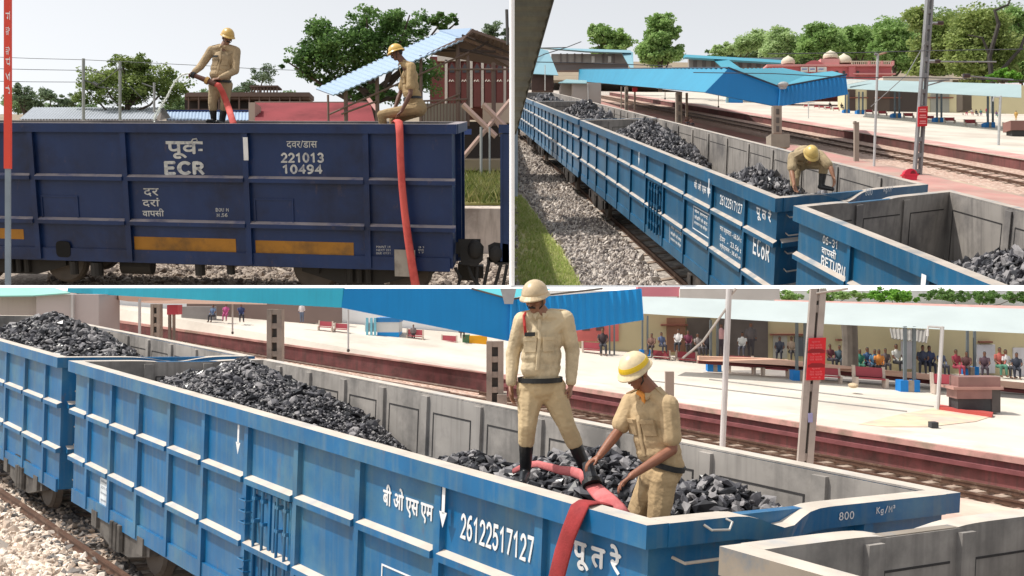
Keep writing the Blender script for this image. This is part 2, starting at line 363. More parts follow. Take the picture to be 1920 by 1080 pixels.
        p.hexa([pc + R3 @ np.array(v) for v in [(-.055, -.01, -.065), (.055, -.01, -.065), (.055, .016, -.065), (-.055, .016, -.065), (-.055, -.01, .065), (.055, -.01, .065), (.055, .018, .065), (-.055, .018, .065)]])
        p.hexa([pc + R3 @ np.array(v) for v in [(-.058, .014, .035), (.058, .014, .035), (.058, .024, .035), (-.058, .024, .035), (-.058, .014, .068), (.058, .014, .068), (.058, .024, .068), (-.058, .024, .068)]]); p.build('pocket', Mk, body)
        if badge and q > 0:
            n = MB(); nc = pc + R3 @ np.array((0, .02, .095)); n.hexa([nc + R3 @ np.array(v) for v in [(-.045, 0, -.018), (.045, 0, -.018), (.045, .014, -.018), (-.045, .014, -.018), (-.045, 0, .018), (.045, 0, .018), (.045, .014, .018), (-.045, .014, .018)]])
            n.build('name_badge', Mdark, body)
    pl = MB(); pl.tube([j['neck'] - tu * .05 + tf * .1, cm + tf * .148 * g, (cm + wm) / 2 + tf * .168 * g, wm + tu * .05 + tf * .174 * g], [(.016, .006)] * 4, 6, flat=tr); pl.build('button_placket', Mk, body)
    if red_cord:
        rc = MB(); a0 = j['shR'] - tr * .03 + tu * .075; rc.tube([a0, a0 + tf * .08 - tu * .03, a0 + tf * .115 - tu * .12 - tr * .02, a0 + tf * .10 - tu * .2 - tr * .03], .013, 7); rc.build('lanyard', mat('red_cord', (176, 52, 48), .8, k=k), body)
    if scarf:
        rc = MB(); a0 = j['neck'] + tf * .085 - tu * .02; rc.tube([a0 + tr * .05 + tu * .03, a0, a0 - tu * .07 + tf * .02], [.022, .026, .012], 8); rc.build('scarf', mat('orange_scarf', (226, 150, 70), .85, k=k), body)
    # belt, trousers, boots
    hl, hr = j['hipL'], j['hipR']; hm = (hl + hr) / 2
    if 'beltup' in j: bu = unit(j['beltup'])
    else: bu = unit(wm - hm) if np.linalg.norm(wm - hm) > .03 else tu
    bt = MB(); Rb = np.stack([unit(np.cross(tf, bu)), unit(np.cross(bu, np.cross(tf, bu))), bu], 1); bc = wm - tu * .045
    ring = [bc + Rb @ np.array(((.18 * g * math.cos(t)), .158 * g * math.sin(t) + .01, 0)) for t in np.linspace(0, 2 * math.pi, 33)[:-1]]
    for i in range(32):
        a, d = ring[i], ring[(i + 1) % 32]; oa, od = unit(a - bc) * .012, unit(d - bc) * .012
        bt.hexa([a - bu * .022, d - bu * .022, d + od - bu * .022, a + oa - bu * .022, a + bu * .022, d + bu * .022, d + od + bu * .022, a + oa + bu * .022])
    bt.build('belt', Mdark, body)
    t = MB(); t.caps(wm - tu * .07, hm + bu * .02, .155 * g, .16 * g, 14); t.caps(hl, hr, .118 * g, .118 * g)
    for a in ('L', 'R'):
        h, kn, an = j['hip' + a], j['kn' + a], j['an' + a]
        t.caps(h, kn, .112 * g, .082); top = kn + (an - kn) * (.34 if boots else .92); t.caps(kn, top, .082, .076)
        t.caps((h + hm) / 2 + bu * .02, kn, .1, .08)
    fused_obj('trousers', t, Mt, body, None, vox * 1.3, smooth=3, disp=.008, disp_scale=.085)
    for a in ('L', 'R'):
        if not boots: break
        kn, an, toe = j['kn' + a], j['an' + a], j['toe' + a]
        bo = MB(); bo.caps(kn + (an - kn) * .24, an, .072, .052); dt = unit(toe - an); bo.caps(an - np.array((0, 0, .03)), toe, .05, .038); bo.caps(an - dt * .03 - np.array((0, 0, .035)), toe, .045, .036)
        fused_obj('boot', bo, mat('black_rubber', (24, 26, 30), .38, .2, 9, k=k), body, None, vox * 1.3, smooth=3, disp=.004, disp_scale=.08)
    # face and helmet
    e = MB()
    for q in (-1, 1): e.ell(H + r_ * .032 * q + f_ * .083 + u_ * .012, (.013, .008, .007), R, 8, 6)
    e.build('eye', mat('eye_white', (168, 158, 148), .4, k=k), body)
    e = MB()
    for q in (-1, 1):
        e.ell(H + r_ * .032 * q + f_ * .09 + u_ * .012, (.006, .004, .006), R, 8, 6); e.tube([H + r_ * .014 * q + f_ * .098 + u_ * .034, H + r_ * .034 * q + f_ * .096 + u_ * .04, H + r_ * .054 * q + f_ * .08 + u_ * .034], .006, 6)
    e.build('eyebrow', Mhair, body)
    if moustache:
        e = MB(); e.tube([H - r_ * .034 + f_ * .088 - u_ * .056, H - r_ * .012 + f_ * .108 - u_ * .043, H + r_ * .012 + f_ * .108 - u_ * .043, H + r_ * .034 + f_ * .088 - u_ * .056], [.006, .011, .011, .006], 7); e.build('moustache', Mhair, body)
    e = MB(); e.ell(H + u_ * .028 - f_ * .026, (.083, .094, .098), R, 16, 8); e.build('hair', Mhair, body, None, True)
    hm_ = MB(); hc = H + u_ * .05 + f_ * .0
    hm_.ell(hc, (.118, .142, .135), R, 28, 9, v0=0, v1=.5); hel = hm_.build('helmet', Mhel, body, None, True)
    br = MB(); n = 28; V = []; Fc = []
    for i in range(n):
        a = 2 * math.pi * i / n; cx, sx = math.cos(a), math.sin(a); ex = 1 + (.16 if sx > 0 else .1) * abs(sx) + .07
        for (m_, dz) in ((.97, .012), (ex, -.012 - .012 * max(sx, 0)), (ex, -.022 - .012 * max(sx, 0)), (.95, -.006)): V.append(hc + R @ np.array((.118 * m_ * cx, .142 * m_ * sx, dz)))
    for i in range(n):
        q = (i + 1) % n
        for c_ in range(4): Fc.append((i * 4 + c_, q * 4 + c_, q * 4 + (c_ + 1) % 4, i * 4 + (c_ + 1) % 4))
    br.add(V, Fc); br.build('brim', Mhel, hel)
    if helmet_band:
        bb = MB(); bb.ell(hc, (.1205, .1445, .13), R, 28, 2, v0=.05, v1=.15); bb.build('band', mat('yellow_band', (226, 188, 32), .5, .05, k=k), hel)
    st = MB(); st.tube([H + r_ * .084 + u_ * .05 + f_ * .02, H + r_ * .074 - u_ * .05 + f_ * .03, H + f_ * .05 - u_ * .122, H - r_ * .074 - u_ * .05 + f_ * .03, H - r_ * .084 + u_ * .05 + f_ * .02], .006, 6); st.build('chin_strap', Mdark, body)
    return body

# ------------------------------------------------------------------ bystanders (far, a few pixels each)
BY = {}
def bystander(kind, O, S, yaw, shirt, legs, label, group='people waiting on the platform'):
    fr = upright(O, S, yaw); key = (kind, round(S, 3))
    if kind not in BY:
        b = MB(); b.ell((0, 0, 1.27 if kind == 'sit' else 1.62), (.085, .1, .12))
        if kind == 'sit':
            b.caps((0, 0, 1.0), (0, -.04, 1.2), .09, .06); b.ell((0, 0, .82), (.19, .13, .3)); b.caps((-.1, 0, .5), (-.12, -.42, .5), .1, .08); b.caps((.1, 0, .5), (.12, -.42, .5), .1, .08)
            b.caps((-.12, -.42, .5), (-.13, -.45, .06), .075, .05); b.caps((.12, -.42, .5), (.13, -.45, .06), .075, .05); b.caps((-.13, -.45, .05), (-.14, -.6, .04), .045, .04); b.caps((.13, -.45, .05), (.14, -.6, .04), .045, .04)
            b.caps((-.2, 0, 1.0), (-.25, -.1, .74), .065, .05); b.caps((.2, 0, 1.0), (.25, -.1, .74), .065, .05); b.caps((-.25, -.1, .74), (-.1, -.3, .62), .048, .038); b.caps((.25, -.1, .74), (.1, -.3, .62), .048, .038)
        else:
            b.caps((0, 0, 1.4), (0, 0, 1.55), .1, .06); b.ell((0, 0, 1.18), (.2, .13, .32))
            for q in (-1, 1):
                b.caps((.09 * q, 0, .9), (.1 * q, 0, .48), .1, .075); b.caps((.1 * q, 0, .48), (.1 * q, .02, .08), .072, .05); b.caps((.1 * q, 0, .05), (.11 * q, -.14, .04), .045, .04); b.caps((.21 * q, 0, 1.36), (.27 * q, 0, 1.08), .065, .05); b.caps((.27 * q, 0, 1.08), (.24 * q, -.08, .84), .048, .036)
        BY[kind] = fused('person', b, None, None, .03, smooth=2)
    V, Fc = BY[kind]; mb = MB(); cen = np.array([V[list(q)].mean(0) for q in Fc]); sit = kind == 'sit'
    mi = []
    for c in cen:
        hz = 1.13 if sit else 1.5
        if c[2] > hz: mi.append(3 if (c[2] > hz + .19 or c[1] > .03) else 0)
        elif (c[2] > (.6 if sit else .92)): mi.append(0 if abs(c[0]) > .2 and c[2] < (.85 if sit else 1.0) else 1)
        else: mi.append(0 if c[2] < .1 else 2)
    mb.add(V, Fc, mi)
    o = mb.build('person', [mat('far_skin', (104, 70, 52), .6), mat('cloth_%d_%d_%d' % shirt, shirt, .85, .15, 5), mat('cloth_%d_%d_%d' % legs, legs, .85, .15, 5), mat('black_hair', (22, 18, 17), .6, .2, 40)], None, fr, True)
    return tag(o, label, 'person', group)

# ------------------------------------------------------------------ trees, heaps
LEAFN = 0
def leaves_mesh(name, clumps, per, size, mats, parent, fr=None, flat=.55, seed=1):
    """Leaf-sized faces gathered in clumps; clumps: (centre, radius)."""
    g = np.random.default_rng(seed); V = []; F = []; MI = []
    for ci, (c, r) in enumerate(clumps):
        mi = int(g.integers(0, len(mats)))
        n = per
        d = g.normal(size=(n, 3)); d /= np.linalg.norm(d, axis=1)[:, None]; rad = g.random(n) ** .45
        P = np.array(c) + d * rad[:, None] * np.array(r)
        a = g.normal(size=(n, 3)); a[:, 2] *= flat; a /= np.linalg.norm(a, axis=1)[:, None]
        t = g.normal(size=(n, 3)); bb = np.cross(a, t); bb /= np.linalg.norm(bb, axis=1)[:, None]
        s = size * (.6 + .8 * g.random(n))[:, None]
        o = len(V)
        Q = np.stack([P - a * s, P + bb * s * .55, P + a * s, P - bb * s * .55], 1).reshape(-1, 3)
        V.extend(Q.tolist()); F += [(o + 4 * i, o + 4 * i + 1, o + 4 * i + 2, o + 4 * i + 3) for i in range(n)]
        MI += [mi if g.random() < .8 else int(g.integers(0, len(mats))) for _ in range(n)]
    b = MB(); b.v = V; b.f = F; b.m = MI
    return b.build(name, mats, parent, fr)
def leafmat(name, rgb):
    if name in MATS: return MATS[name]
    m = bpy.data.materials.new(name); m.use_nodes = True; nt = m.node_tree; b = nt.nodes['Principled BSDF']; b.inputs['Base Color'].default_value = (*lin(rgb), 1); b.inputs['Roughness'].default_value = .55
    b.inputs['Specular IOR Level'].default_value = .25
    tr = nt.nodes.new('ShaderNodeBsdfTranslucent'); tr.inputs[0].default_value = (*[min(1, c * 1.5) for c in lin(rgb)], 1)
    ms = nt.nodes.new('ShaderNodeMixShader'); ms.inputs[0].default_value = .35; out = nt.nodes['Material Output']
    nt.links.new(b.outputs[0], ms.inputs[1]); nt.links.new(tr.outputs[0], ms.inputs[2]); nt.links.new(ms.outputs[0], out.inputs[0])
    MATS[name] = m
    return m
GREENS = {'sun': [(138, 166, 100), (154, 182, 116), (120, 150, 86)], 'sunpale': [(156, 178, 122), (168, 188, 136), (140, 164, 106)], 'sunolive': [(140, 156, 92), (154, 168, 104), (120, 138, 78)], 'dark': [(88, 118, 64), (102, 134, 74), (72, 102, 54)], 'mid': [(98, 130, 70), (114, 146, 84), (82, 112, 58)], 'hazy': [(122, 146, 104), (136, 158, 116), (108, 132, 92)], 'pale': [(112, 142, 84), (126, 156, 96), (96, 124, 74)], 'olive': [(108, 126, 66), (124, 140, 78), (90, 108, 56)], 'bright': [(112, 160, 62), (130, 176, 76), (90, 136, 50)], 'dim': [(104, 122, 92), (118, 134, 106), (92, 110, 84)]}  # sunlight and distance haze are mixed into the sun, hazy and dim greens
def tree(z, blobs, base, tone, label, leaf=4.0, n=60, per=70, limbs=(), group=None, name='tree', bark=(82, 70, 60), trunk=4.0, seed=None, cl=.42, cat='tree'):
    """blobs: (x, y, rx, ry) rounded masses of the crown in picture units of the plane at distance z; base: foot of the trunk."""
    global LEAFN; LEAFN += 1; sd = seed or LEAFN * 13; g = np.random.default_rng(sd)
    k = z / FPX; O = wpt(base[0], base[1], z); fr = Frame(O, np.eye(3) * k, k)
    t = thing(name, label, cat, fr, group)
    tot = sum(b[2] * b[3] for b in blobs); cl_ = []
    for (x, y, rx, ry) in blobs:
        m = max(3, int(n * rx * ry / tot)); c = np.array((x - base[0], 0, base[1] - y))
        for _ in range(m):
            d = g.normal(size=3); d /= np.linalg.norm(d); d[2] = d[2] * .9 + .12
            rr = g.random() ** .4
            q = c + d * rr * np.array((rx, rx, ry)) * .86
            s = cl * min(rx, ry) * (.55 + .6 * g.random())
            cl_.append((q, (s * 1.2, s * 1.2, s * .8)))
    leaves_mesh('crown', cl_, per, leaf, [leafmat('leaf_%s_%d' % (tone, i), c) for i, c in enumerate(GREENS[tone])], t, seed=sd + 1)
    b = MB(); top = np.array((np.mean([q[0] for q in blobs]) - base[0], 0, base[1] - np.mean([q[1] for q in blobs])))
    b.tube([(0, 0, -2), top * .35 + np.array((trunk * .4, 0, 0)), top * .8], [trunk, trunk * .75, trunk * .4], 8)
    for i, (x, y, rx, ry) in enumerate(blobs):
        e = np.array((x - base[0], g.normal() * rx * .3, base[1] - y)); s0 = top * (.3 + .12 * (i % 3))
        b.tube([s0, (s0 + e) / 2 + np.array((0, 0, -ry * .15)), e + np.array((0, 0, ry * .4))], [trunk * .55, trunk * .4, trunk * .15], 6)
    for L in limbs:
        b.tube([(x - base[0], dy, base[1] - y) for x, y, dy in L[0]], L[1], 7)
    b.build('trunk', mat('bark', bark, .9, .25, .6, k=k * 6), t)
    return t
ICO = None
def rocks(name, P, size, mats, fr, flat=.6, seed=3, parent=None, hull=None):
    """Angular stones at points P (frame units)."""
    global ICO
    if ICO is None:
        bm = bmesh.new(); bmesh.ops.create_icosphere(bm, subdivisions=1, radius=1.0); bm.verts.ensure_lookup_table()
        ICO = (np.array([v.co[:] for v in bm.verts]), np.array([[v.index for v in f.verts] for f in bm.faces])); bm.free()
    g = np.random.default_rng(seed); IV, IF = ICO; n = len(P); nv = len(IV)
    sc = size * (.4 + .75 * g.random((n, 1)) ** 1.6 + .9 * (g.random((n, 1)) > .965)); ax = np.stack([.7 + .7 * g.random(n), .6 + .5 * g.random(n), flat * (.6 + .6 * g.random(n))], 1)
    W = IV[None] * (1 + (.5 * g.random((n, nv, 1)) - .25)) * ax[:, None] * sc[:, None]
    q = g.normal(size=(n, 4)); q[:, 0] += 1.0; q[:, 3] *= 2.2; q /= np.linalg.norm(q, axis=1)[:, None]; w, x, y, zz = q.T
    Rm = np.stack([np.stack([1 - 2 * (y * y + zz * zz), 2 * (x * y - zz * w), 2 * (x * zz + y * w)], -1), np.stack([2 * (x * y + zz * w), 1 - 2 * (x * x + zz * zz), 2 * (y * zz - x * w)], -1), np.stack([2 * (x * zz - y * w), 2 * (y * zz + x * w), 1 - 2 * (x * x + y * y)], -1)], 1)
    W = np.einsum('nij,nkj->nki', Rm, W) + np.asarray(P)[:, None]
    Fc = (IF[None] + (np.arange(n) * nv)[:, None, None]).reshape(-1, 3)
    b = MB(); b.v = W.reshape(-1, 3).tolist(); b.f = [tuple(t) for t in Fc.tolist()]; b.m = np.repeat(g.integers(0, len(mats), n), len(IF)).tolist()
    return b
def coal(F, org, u0, u1, v0, v1, base, peaks, n, size, label, k, seed=5):
    """Heap of coal in a wagon: mound surface (sum of rounded peaks, cut by the walls) with lumps lying on it."""
    fr = F.shift(org); g = np.random.default_rng(seed)
    def h(u, v):
        e = np.full(np.shape(u), base, float)
        for (pu, pv, ru, rv, hh) in peaks: e = np.maximum(e, base + hh * np.clip(1 - np.sqrt(((u - pu) / ru) ** 2 + ((v - pv) / rv) ** 2), 0, 1) ** .75)
        return e
    nu, nv = 60, 24; U, Vv = np.meshgrid(np.linspace(u0, u1, nu), np.linspace(v0, v1, nv), indexing='ij'); Hh = h(U, Vv) - size * .25
    V = np.stack([U, Vv, Hh], -1).reshape(-1, 3); Fq = [(i * nv + j, (i + 1) * nv + j, (i + 1) * nv + j + 1, i * nv + j + 1) for i in range(nu - 1) for j in range(nv - 1)]
    uu = u0 + size + (u1 - u0 - 2 * size) * g.random(n * 3); vv = v0 + size + (v1 - v0 - 2 * size) * g.random(n * 3); hh = h(uu, vv)
    keep = (hh > base + .02); uu, vv, hh = uu[keep][:n], vv[keep][:n], hh[keep][:n]
    mats = [mat('coal', (46, 46, 51), .4, .35, 9, k=k), mat('coal_dusty', (84, 83, 88), .55, .3, 9, k=k), mat('coal_black', (26, 26, 30), .3, .3, 9, k=k), mat('coal_grey', (136, 133, 134), .7, .25, 9, k=k)]
    b = rocks('coal_heap', np.stack([uu, vv, hh + size * .1 * g.random(len(uu))], 1), size, mats, fr, seed=seed, flat=.48)
    b.add(V, Fq, 0)
    o = b.build('coal_heap', mats, None, fr)
    return tag(o, label, 'coal', 'coal heaps in the wagons', 'stuff')
# ------------------------------------------------------------------ open coal wagon
def wagon(F, u0, L, W, wr, ws, posts, ledges, label, M, k, group, rail_h=.2, end_dent=None, far_dent=None, dust=None, hollow=True, bogies=True, ladder=True, proud=.12, lower=None, name='coal_wagon', bogie_v=0.0, sill_drop=.0, inner_seams=True, end_ledges=True):
    """Near side on v = 0; posts: u of the uprights; ledges: heights of the horizontal stiffeners."""
    fr = F.shift((u0, 0, 0)); t = thing(name, label, 'wagon', fr, group)
    blue, dusty, grey, seam, dark = M
    th = .1
    b = MB(); b.box((0, .0, ws), (L, th, wr - .02)); b.box((0, W - th, ws), (L, W, wr - .02)); b.box((0, th, ws), (th, W - th, wr - .02)); b.box((L - th, th, ws), (L, W - th, wr - .02)); b.box((th, th, ws), (L - th, W - th, ws + .15))
    b.build('body', blue, t)
    # inside skin: plates, ribs and seams
    e = .012; li = MB()
    li.box((th, W - th - e, ws + .15), (L - th, W - th, wr - .03)); li.box((th, th, ws + .15), (L - th, th + e, wr - .03)); li.box((th, th + e, ws + .15), (th + e, W - th - e, wr - .03)); li.box((L - th - e, th + e, ws + .15), (L - th, W - th - e, wr - .03))
    lining = li.build('inner_wall', grey, t)
    if inner_seams:
        rib = lambda a, c: MB().box(a, c).build('inner_rib', grey, t); sm = MB(); us = [th] + [p for p in posts if p > .3] + [L - th]
        for p in us[1:-1]: rib((p - .09, W - th - e - .05, ws + .15), (p + .09, W - th - e, wr - .06)); rib((p - .09, th + e, ws + .15), (p + .09, th + e + .05, wr - .06))
        for q in (.34, .67): rib((th + e, th + (W - 2 * th) * q - .09, ws + .15), (th + e + .05, th + (W - 2 * th) * q + .09, wr - .06)); rib((L - th - e - .05, th + (W - 2 * th) * q - .09, ws + .15), (L - th - e, th + (W - 2 * th) * q + .09, wr - .06))
        def frame(P, ax):                                                  # dark weld lines round a plate
            (a0, w0), (a1, w1), c = P
            for (x0, y0, x1, y1) in ((a0, w0, a1, w0 + .022), (a0, w1 - .022, a1, w1), (a0, w0 + .022, a0 + .022, w1 - .022), (a1 - .022, w0 + .022, a1, w1 - .022)):
                if ax == 'v': sm.box((x0, c - .006, y0), (x1, c - .001, y1))
                else: sm.box((c + .001, x0, y0), (c + .006, x1, y1))
        for a, c in zip(us[:-1], us[1:]):
            if c - a > .5: frame(((a + .2, ws + .5), (c - .2, wr - .3), W - th - e), 'v')
        for q in range(3):
            a, c = th + (W - 2 * th) * q / 3, th + (W - 2 * th) * (q + 1) / 3; frame(((a + .16, ws + .5), (c - .16, wr - .3), L - th - e), 'u') if False else None
            sm.box((L - th - e - .006, a + .16, wr - .32), (L - th - e - .001, c - .16, wr - .3)); sm.box((L - th - e - .006, a + .16, ws + .5), (L - th - e - .001, a + .18, wr - .32))
        sm.build('seam', seam, lining)
    # top rails (dusty on top)
    def rail(name, P0, P1, dent, inner):
        P0, P1 = np.array(P0, float), np.array(P1, float); n = 28 if dent else 1; V = []; Fc = []; mi = []
        d = unit(P1 - P0); side = np.array((0, 1, 0)) if abs(d[0]) > .5 else np.array((1, 0, 0))
        half = .11
        for i in range(n + 1):
            p = P0 + (P1 - P0) * i / n; dz = 0; ds = 0
            if dent:
                x = abs((p - P0) @ d); dz = -dent[1] * math.exp(-((x - dent[0]) / dent[2]) ** 2); ds = dent[3] * math.exp(-((x - dent[0]) / (dent[2] * .8)) ** 2)
            for (o, z) in ((-half, -rail_h), (half, -rail_h), (half, 0), (-half, 0)): V.append(p + side * (o + ds * (1 if z == 0 else .2)) + np.array((0, 0, wr + z + dz * (1 if z == 0 else .6))))
        for i in range(n):
            a, c = i * 4, (i + 1) * 4
            for j in range(4): Fc.append((a + j, a + (j + 1) % 4, c + (j + 1) % 4, c + j)); mi.append(1 if j == 2 else 2 if j == inner else 0)
        Fc += [(0, 3, 2, 1), (n * 4, n * 4 + 1, n * 4 + 2, n * 4 + 3)]; mi += [0, 0]
        q = MB(); q.add(V, Fc, mi); return q.build(name, [blue, dusty, grey], t)
    rail('top_rail', (-.1, th - .11, 0), (L + .1, th - .11, 0), None, 1); rail('top_rail', (-.1, W - th + .11, 0), (L + .1, W - th + .11, 0), None, 3)
    rail('end_rail', (-.002, th + .002, 0), (-.002, W - th - .002, 0), end_dent, 1); rail('end_rail', (L + .002, th + .002, 0), (L + .002, W - th - .002, 0), far_dent, 3)
    # uprights and ledges on the near side
    pw = .055
    for p in posts: MB().box((p - pw, -proud + .01, ws - .02), (p + pw, 0, wr - rail_h + .01)).build('post', blue, t)
    pe = sorted(set([-.0] + list(posts) + [L]))
    for h in ledges:
        q = MB()
        for a, c in zip(pe[:-1], pe[1:]):
            a2 = a + (pw if a in posts else -.06); c2 = c - (pw if c in posts else -.06)
            q.prism([(a2, 0, h + .04), (a2, -proud - .025, h - .0), (a2, -proud - .025, h - .075), (a2, 0, h - .075)], (c2 - a2, 0, 0), [0, 0, 1, 0, 0, 0])
        q.build('ledge', [blue, dusty], t)  # pale tops: dust, with light from above put into the colour
    q = MB(); q.box((.05, -.04, ws - .05 - sill_drop), (L - .05, 0, ws + .2 - sill_drop)); q.build('sill', blue, t)
    # end wall at u = 0: ledges, upright, rungs
    for eu, sg in ((0, -1), (L, 1)):
        if end_ledges:
            for h in ledges:
                q = MB(); q.prism([(eu, th, h + .05), (eu + sg * .13, th, h), (eu + sg * .13, th, h - .085), (eu, th, h - .085)], (0, W - 2 * th, 0), [0, 0, 1, 0, 0, 0]); q.build('end_ledge', [blue, dusty], t)
        for v in (W * .36, W * .68): MB().box((eu, v - .06, ws), (eu + sg * .1, v + .06, wr - rail_h)).build('end_post', blue, t)
        if ladder:
            for i in range(7):
                z = ws + .15 + i * (wr - ws - .5) / 6
                MB().tube([(eu, .25, z + .03), (eu + sg * .11, .28, z), (eu + sg * .11, .78, z), (eu, .81, z + .03)], .014, 6).build('rung', dusty, t)
    # underframe and running gear
    und = MB(); und.box((.2, W * .4, ws - .24), (L - .2, W * .6, ws)); und.box((.1, .35, ws - .12), (L - .1, .5, ws)); und.box((.1, W - .5, ws - .12), (L - .1, W - .35, ws))
    for c in (0, L):
        s = -1 if c == 0 else 1
        und.box((c, W / 2 - .18, ws - .42), (c + s * .32, W / 2 + .18, ws - .1)); und.box((c + s * .32, W / 2 - .12, ws - .38), (c + s * .5, W / 2 + .14, ws - .14))
    und.build('underframe', dark, t)
    if bogies:
        for bc in (L * .17, L * .83):
            bg_ = MB(); half = min(1.1, L * .085) if L < 20 else 1.7; bz = .52
            for v in (bogie_v, W - bogie_v):
                bg_.prism([(bc - half * 1.25, v, bz - .12), (bc - half * .4, v, bz - .34), (bc + half * .4, v, bz - .34), (bc + half * 1.25, v, bz - .12), (bc + half * 1.25, v, bz + .1), (bc + half * .45, v, bz + .34), (bc - half * .45, v, bz + .34), (bc - half * 1.25, v, bz + .1)], (0, .13 if v < W / 2 else -.13, 0))
                for s in (-.18, 0, .18): bg_.tube([(bc + s, v - .03, bz - .3), (bc + s, v - .03, bz + .15)], .07, 8)
                for s in (-1, 1): bg_.box((bc + s * half - .13, v - .06, bz - .14), (bc + s * half + .13, v + .1, bz + .14))
            bg_.box((bc - .25, .35, bz), (bc + .25, W - .35, ws - .2))
            bo = bg_.build('bogie', dark, t)
            for s in (-1, 1):
                for v in (bogie_v + .22, W - bogie_v - .34):
                    w = MB(); rr = .46; n = 22
                    w.tube([(bc + s * half, v - .05, rr), (bc + s * half, v + .0, rr), (bc + s * half, v + .02, rr), (bc + s * half, v + .12, rr)], [rr * .9, rr, rr, rr * 1.06], n, flat=(0, 0, 1)); w.build('wheel', mat('wheel_steel', (70, 62, 56), .6, .2, 4, k=k), bo)
    return t
def side_text(t, F, u_left, u_right, w_base, h, body, m, v=-.008, slope=0.0, bold=0.0, name='lettering'):
    """Writing on the near side; u_left is where it starts for a reader."""
    o = FR[t.name]; uo = np.linalg.solve(F.A, o.O - F.O)[0]; sg = 1 if u_right > u_left else -1; wd = abs(u_right - u_left)
    ex = np.array((sg, 0, slope)); p0 = np.array((u_left - uo, v, w_base))
    V, Fc = text_verts(body)
    if not len(V): return None
    lo, hi = V.min(0), V.max(0); q = (V - lo) / np.maximum(hi - lo, 1e-6); mb = MB()
    for i, (a, c) in enumerate([(0, 0)] if not bold else [(-bold, 0), (bold, 0), (0, bold), (0, -bold)]):
        mb.add([p0 + ex * (x * wd + a) + np.array((0, -.0006 * i, y * h + c)) for x, y in q], Fc)
    return mb.build(name, m, t)
def marks(t, F, rects, m, v=-.008, name='marking'):
    o = FR[t.name]; uo = np.linalg.solve(F.A, o.O - F.O)[0]; mb = MB()
    for (a, b_, c, d) in rects: mb.box((a - uo, v, b_), (c - uo, v + .004, d))
    return mb.build(name, m, t)
def outline(u0, w0, u1, w1, th):
    a, c = min(u0, u1), max(u0, u1); b, d = min(w0, w1), max(w0, w1)
    return [(a, b, c, b + th), (a, d - th, c, d), (a, b + th, a + th, d - th), (c - th, b + th, c, d - th)]
def rail_track(F, u0, u1, vs, name_label, k, w=0.0, sleepers=True, every=.62, group='railway tracks', tone=(92, 66, 52)):
    fr = F.shift((u0, vs[0], w)); t = thing('railway_track', name_label, 'track', fr, group); L = u1 - u0
    for v in vs:
        b = MB(); v = v - vs[0]
        b.box((0, v - .035, -.05), (L, v + .035, 0)); b.box((0, v - .012, -.13), (L, v + .012, -.05)); b.box((0, v - .07, -.15), (L, v + .07, -.13)); b.build('rail', mat('rusty_rail', tone, .55, .2, 5, rgb2=(140, 120, 104), mix=.3, k=k), t)
    if sleepers:
        b = MB(); a, c = 0, vs[1] - vs[0]; s = 1 if c > a else -1
        for i in range(int(L / every)): b.box((i * every, a - s * .5, -.27), (i * every + .24, c + s * .5, -.17))
        b.build('sleepers', mat('concrete_sleeper', (168, 150, 134), .9, .15, 4, rgb2=(120, 100, 88), mix=.5, k=k), t)
    return t
# ------------------------------------------------------------------ shared pieces of the setting
def corr(A0, A1, B0, B1, n, amp, t, mi=0):
    """Corrugated sheet between the edges A0-A1 and B0-B1 (world points), n ribs, thickness t."""
    A0, A1, B0, B1 = (np.array(p, float) for p in (A0, A1, B0, B1)); nr = unit(np.cross(A1 - A0, B0 - A0)); nr = nr if nr[1] < 0 or (abs(nr[1]) < .05 and nr[2] > 0) else -nr
    mb = MB(); m = 4 * n; V = []; Fc = []
    for i in range(m + 1):
        s = i / m; o = nr * amp * math.sin(2 * math.pi * n * s)
        a, c = A0 + (A1 - A0) * s + o, B0 + (B1 - B0) * s + o
        V += [a, c, a - nr * t, c - nr * t]
    for i in range(m):
        p, q = i * 4, i * 4 + 4
        Fc += [(p, p + 1, q + 1, q), (p + 2, q + 2, q + 3, p + 3), (p, q, q + 2, p + 2), (p + 1, p + 3, q + 3, q + 1)]
    Fc += [(0, 2, 3, 1), (m * 4, m * 4 + 1, m * 4 + 3, m * 4 + 2)]
    return mb.add(V, Fc, mi)
def pbox(x0, y0, x1, y1, z, d, mb=None):
    """Upright block facing us: picture rectangle at distance z, d metres deep."""
    mb = mb or MB(); k = z / FPX
    return mb.box(((x0 - CX) * k, z, (CY - y1) * k), ((x1 - CX) * k, z + d, (CY - y0) * k))
def bar(P, r, n=8, flat=None): return MB().tube([wpt(*p) for p in P], r, n, flat=flat)
def grow(F, pts, hgt, name, m, label, seed=3, blades=4, wid=.02, group='grass patches'):
    """Grass: blades rising from the points (frame units)."""
    g = np.random.default_rng(seed); V = []; Fc = []
    for p in pts:
        for _ in range(blades):
            a = g.random() * 6.283; l = hgt * (.4 + .9 * g.random()); b = np.array((math.cos(a), math.sin(a), 0)); o = np.array(p) + np.array((*(g.normal(size=2) * hgt * .4), 0)); tip = o + np.array((*(g.normal(size=2) * l * .45), l)); q = len(V)
            V += [o - b * wid, o + b * wid, (o + tip) / 2 + b * wid * .7 + (0, 0, l * .1), tip, (o + tip) / 2 - b * wid * .7 + (0, 0, l * .1)]; Fc.append((q, q + 1, q + 2, q + 3, q + 4))
    b = MB(); b.v = [tuple(v) for v in V]; b.f = Fc; b.m = g.integers(0, len(m), len(Fc)).tolist()
    o = b.build(name, m, None, F); return tag(o, label, 'grass', group, 'stuff')
ZW = 57.0
wall_white = mat('white_plaster', (244, 244, 244), .8, .02, 1.0)
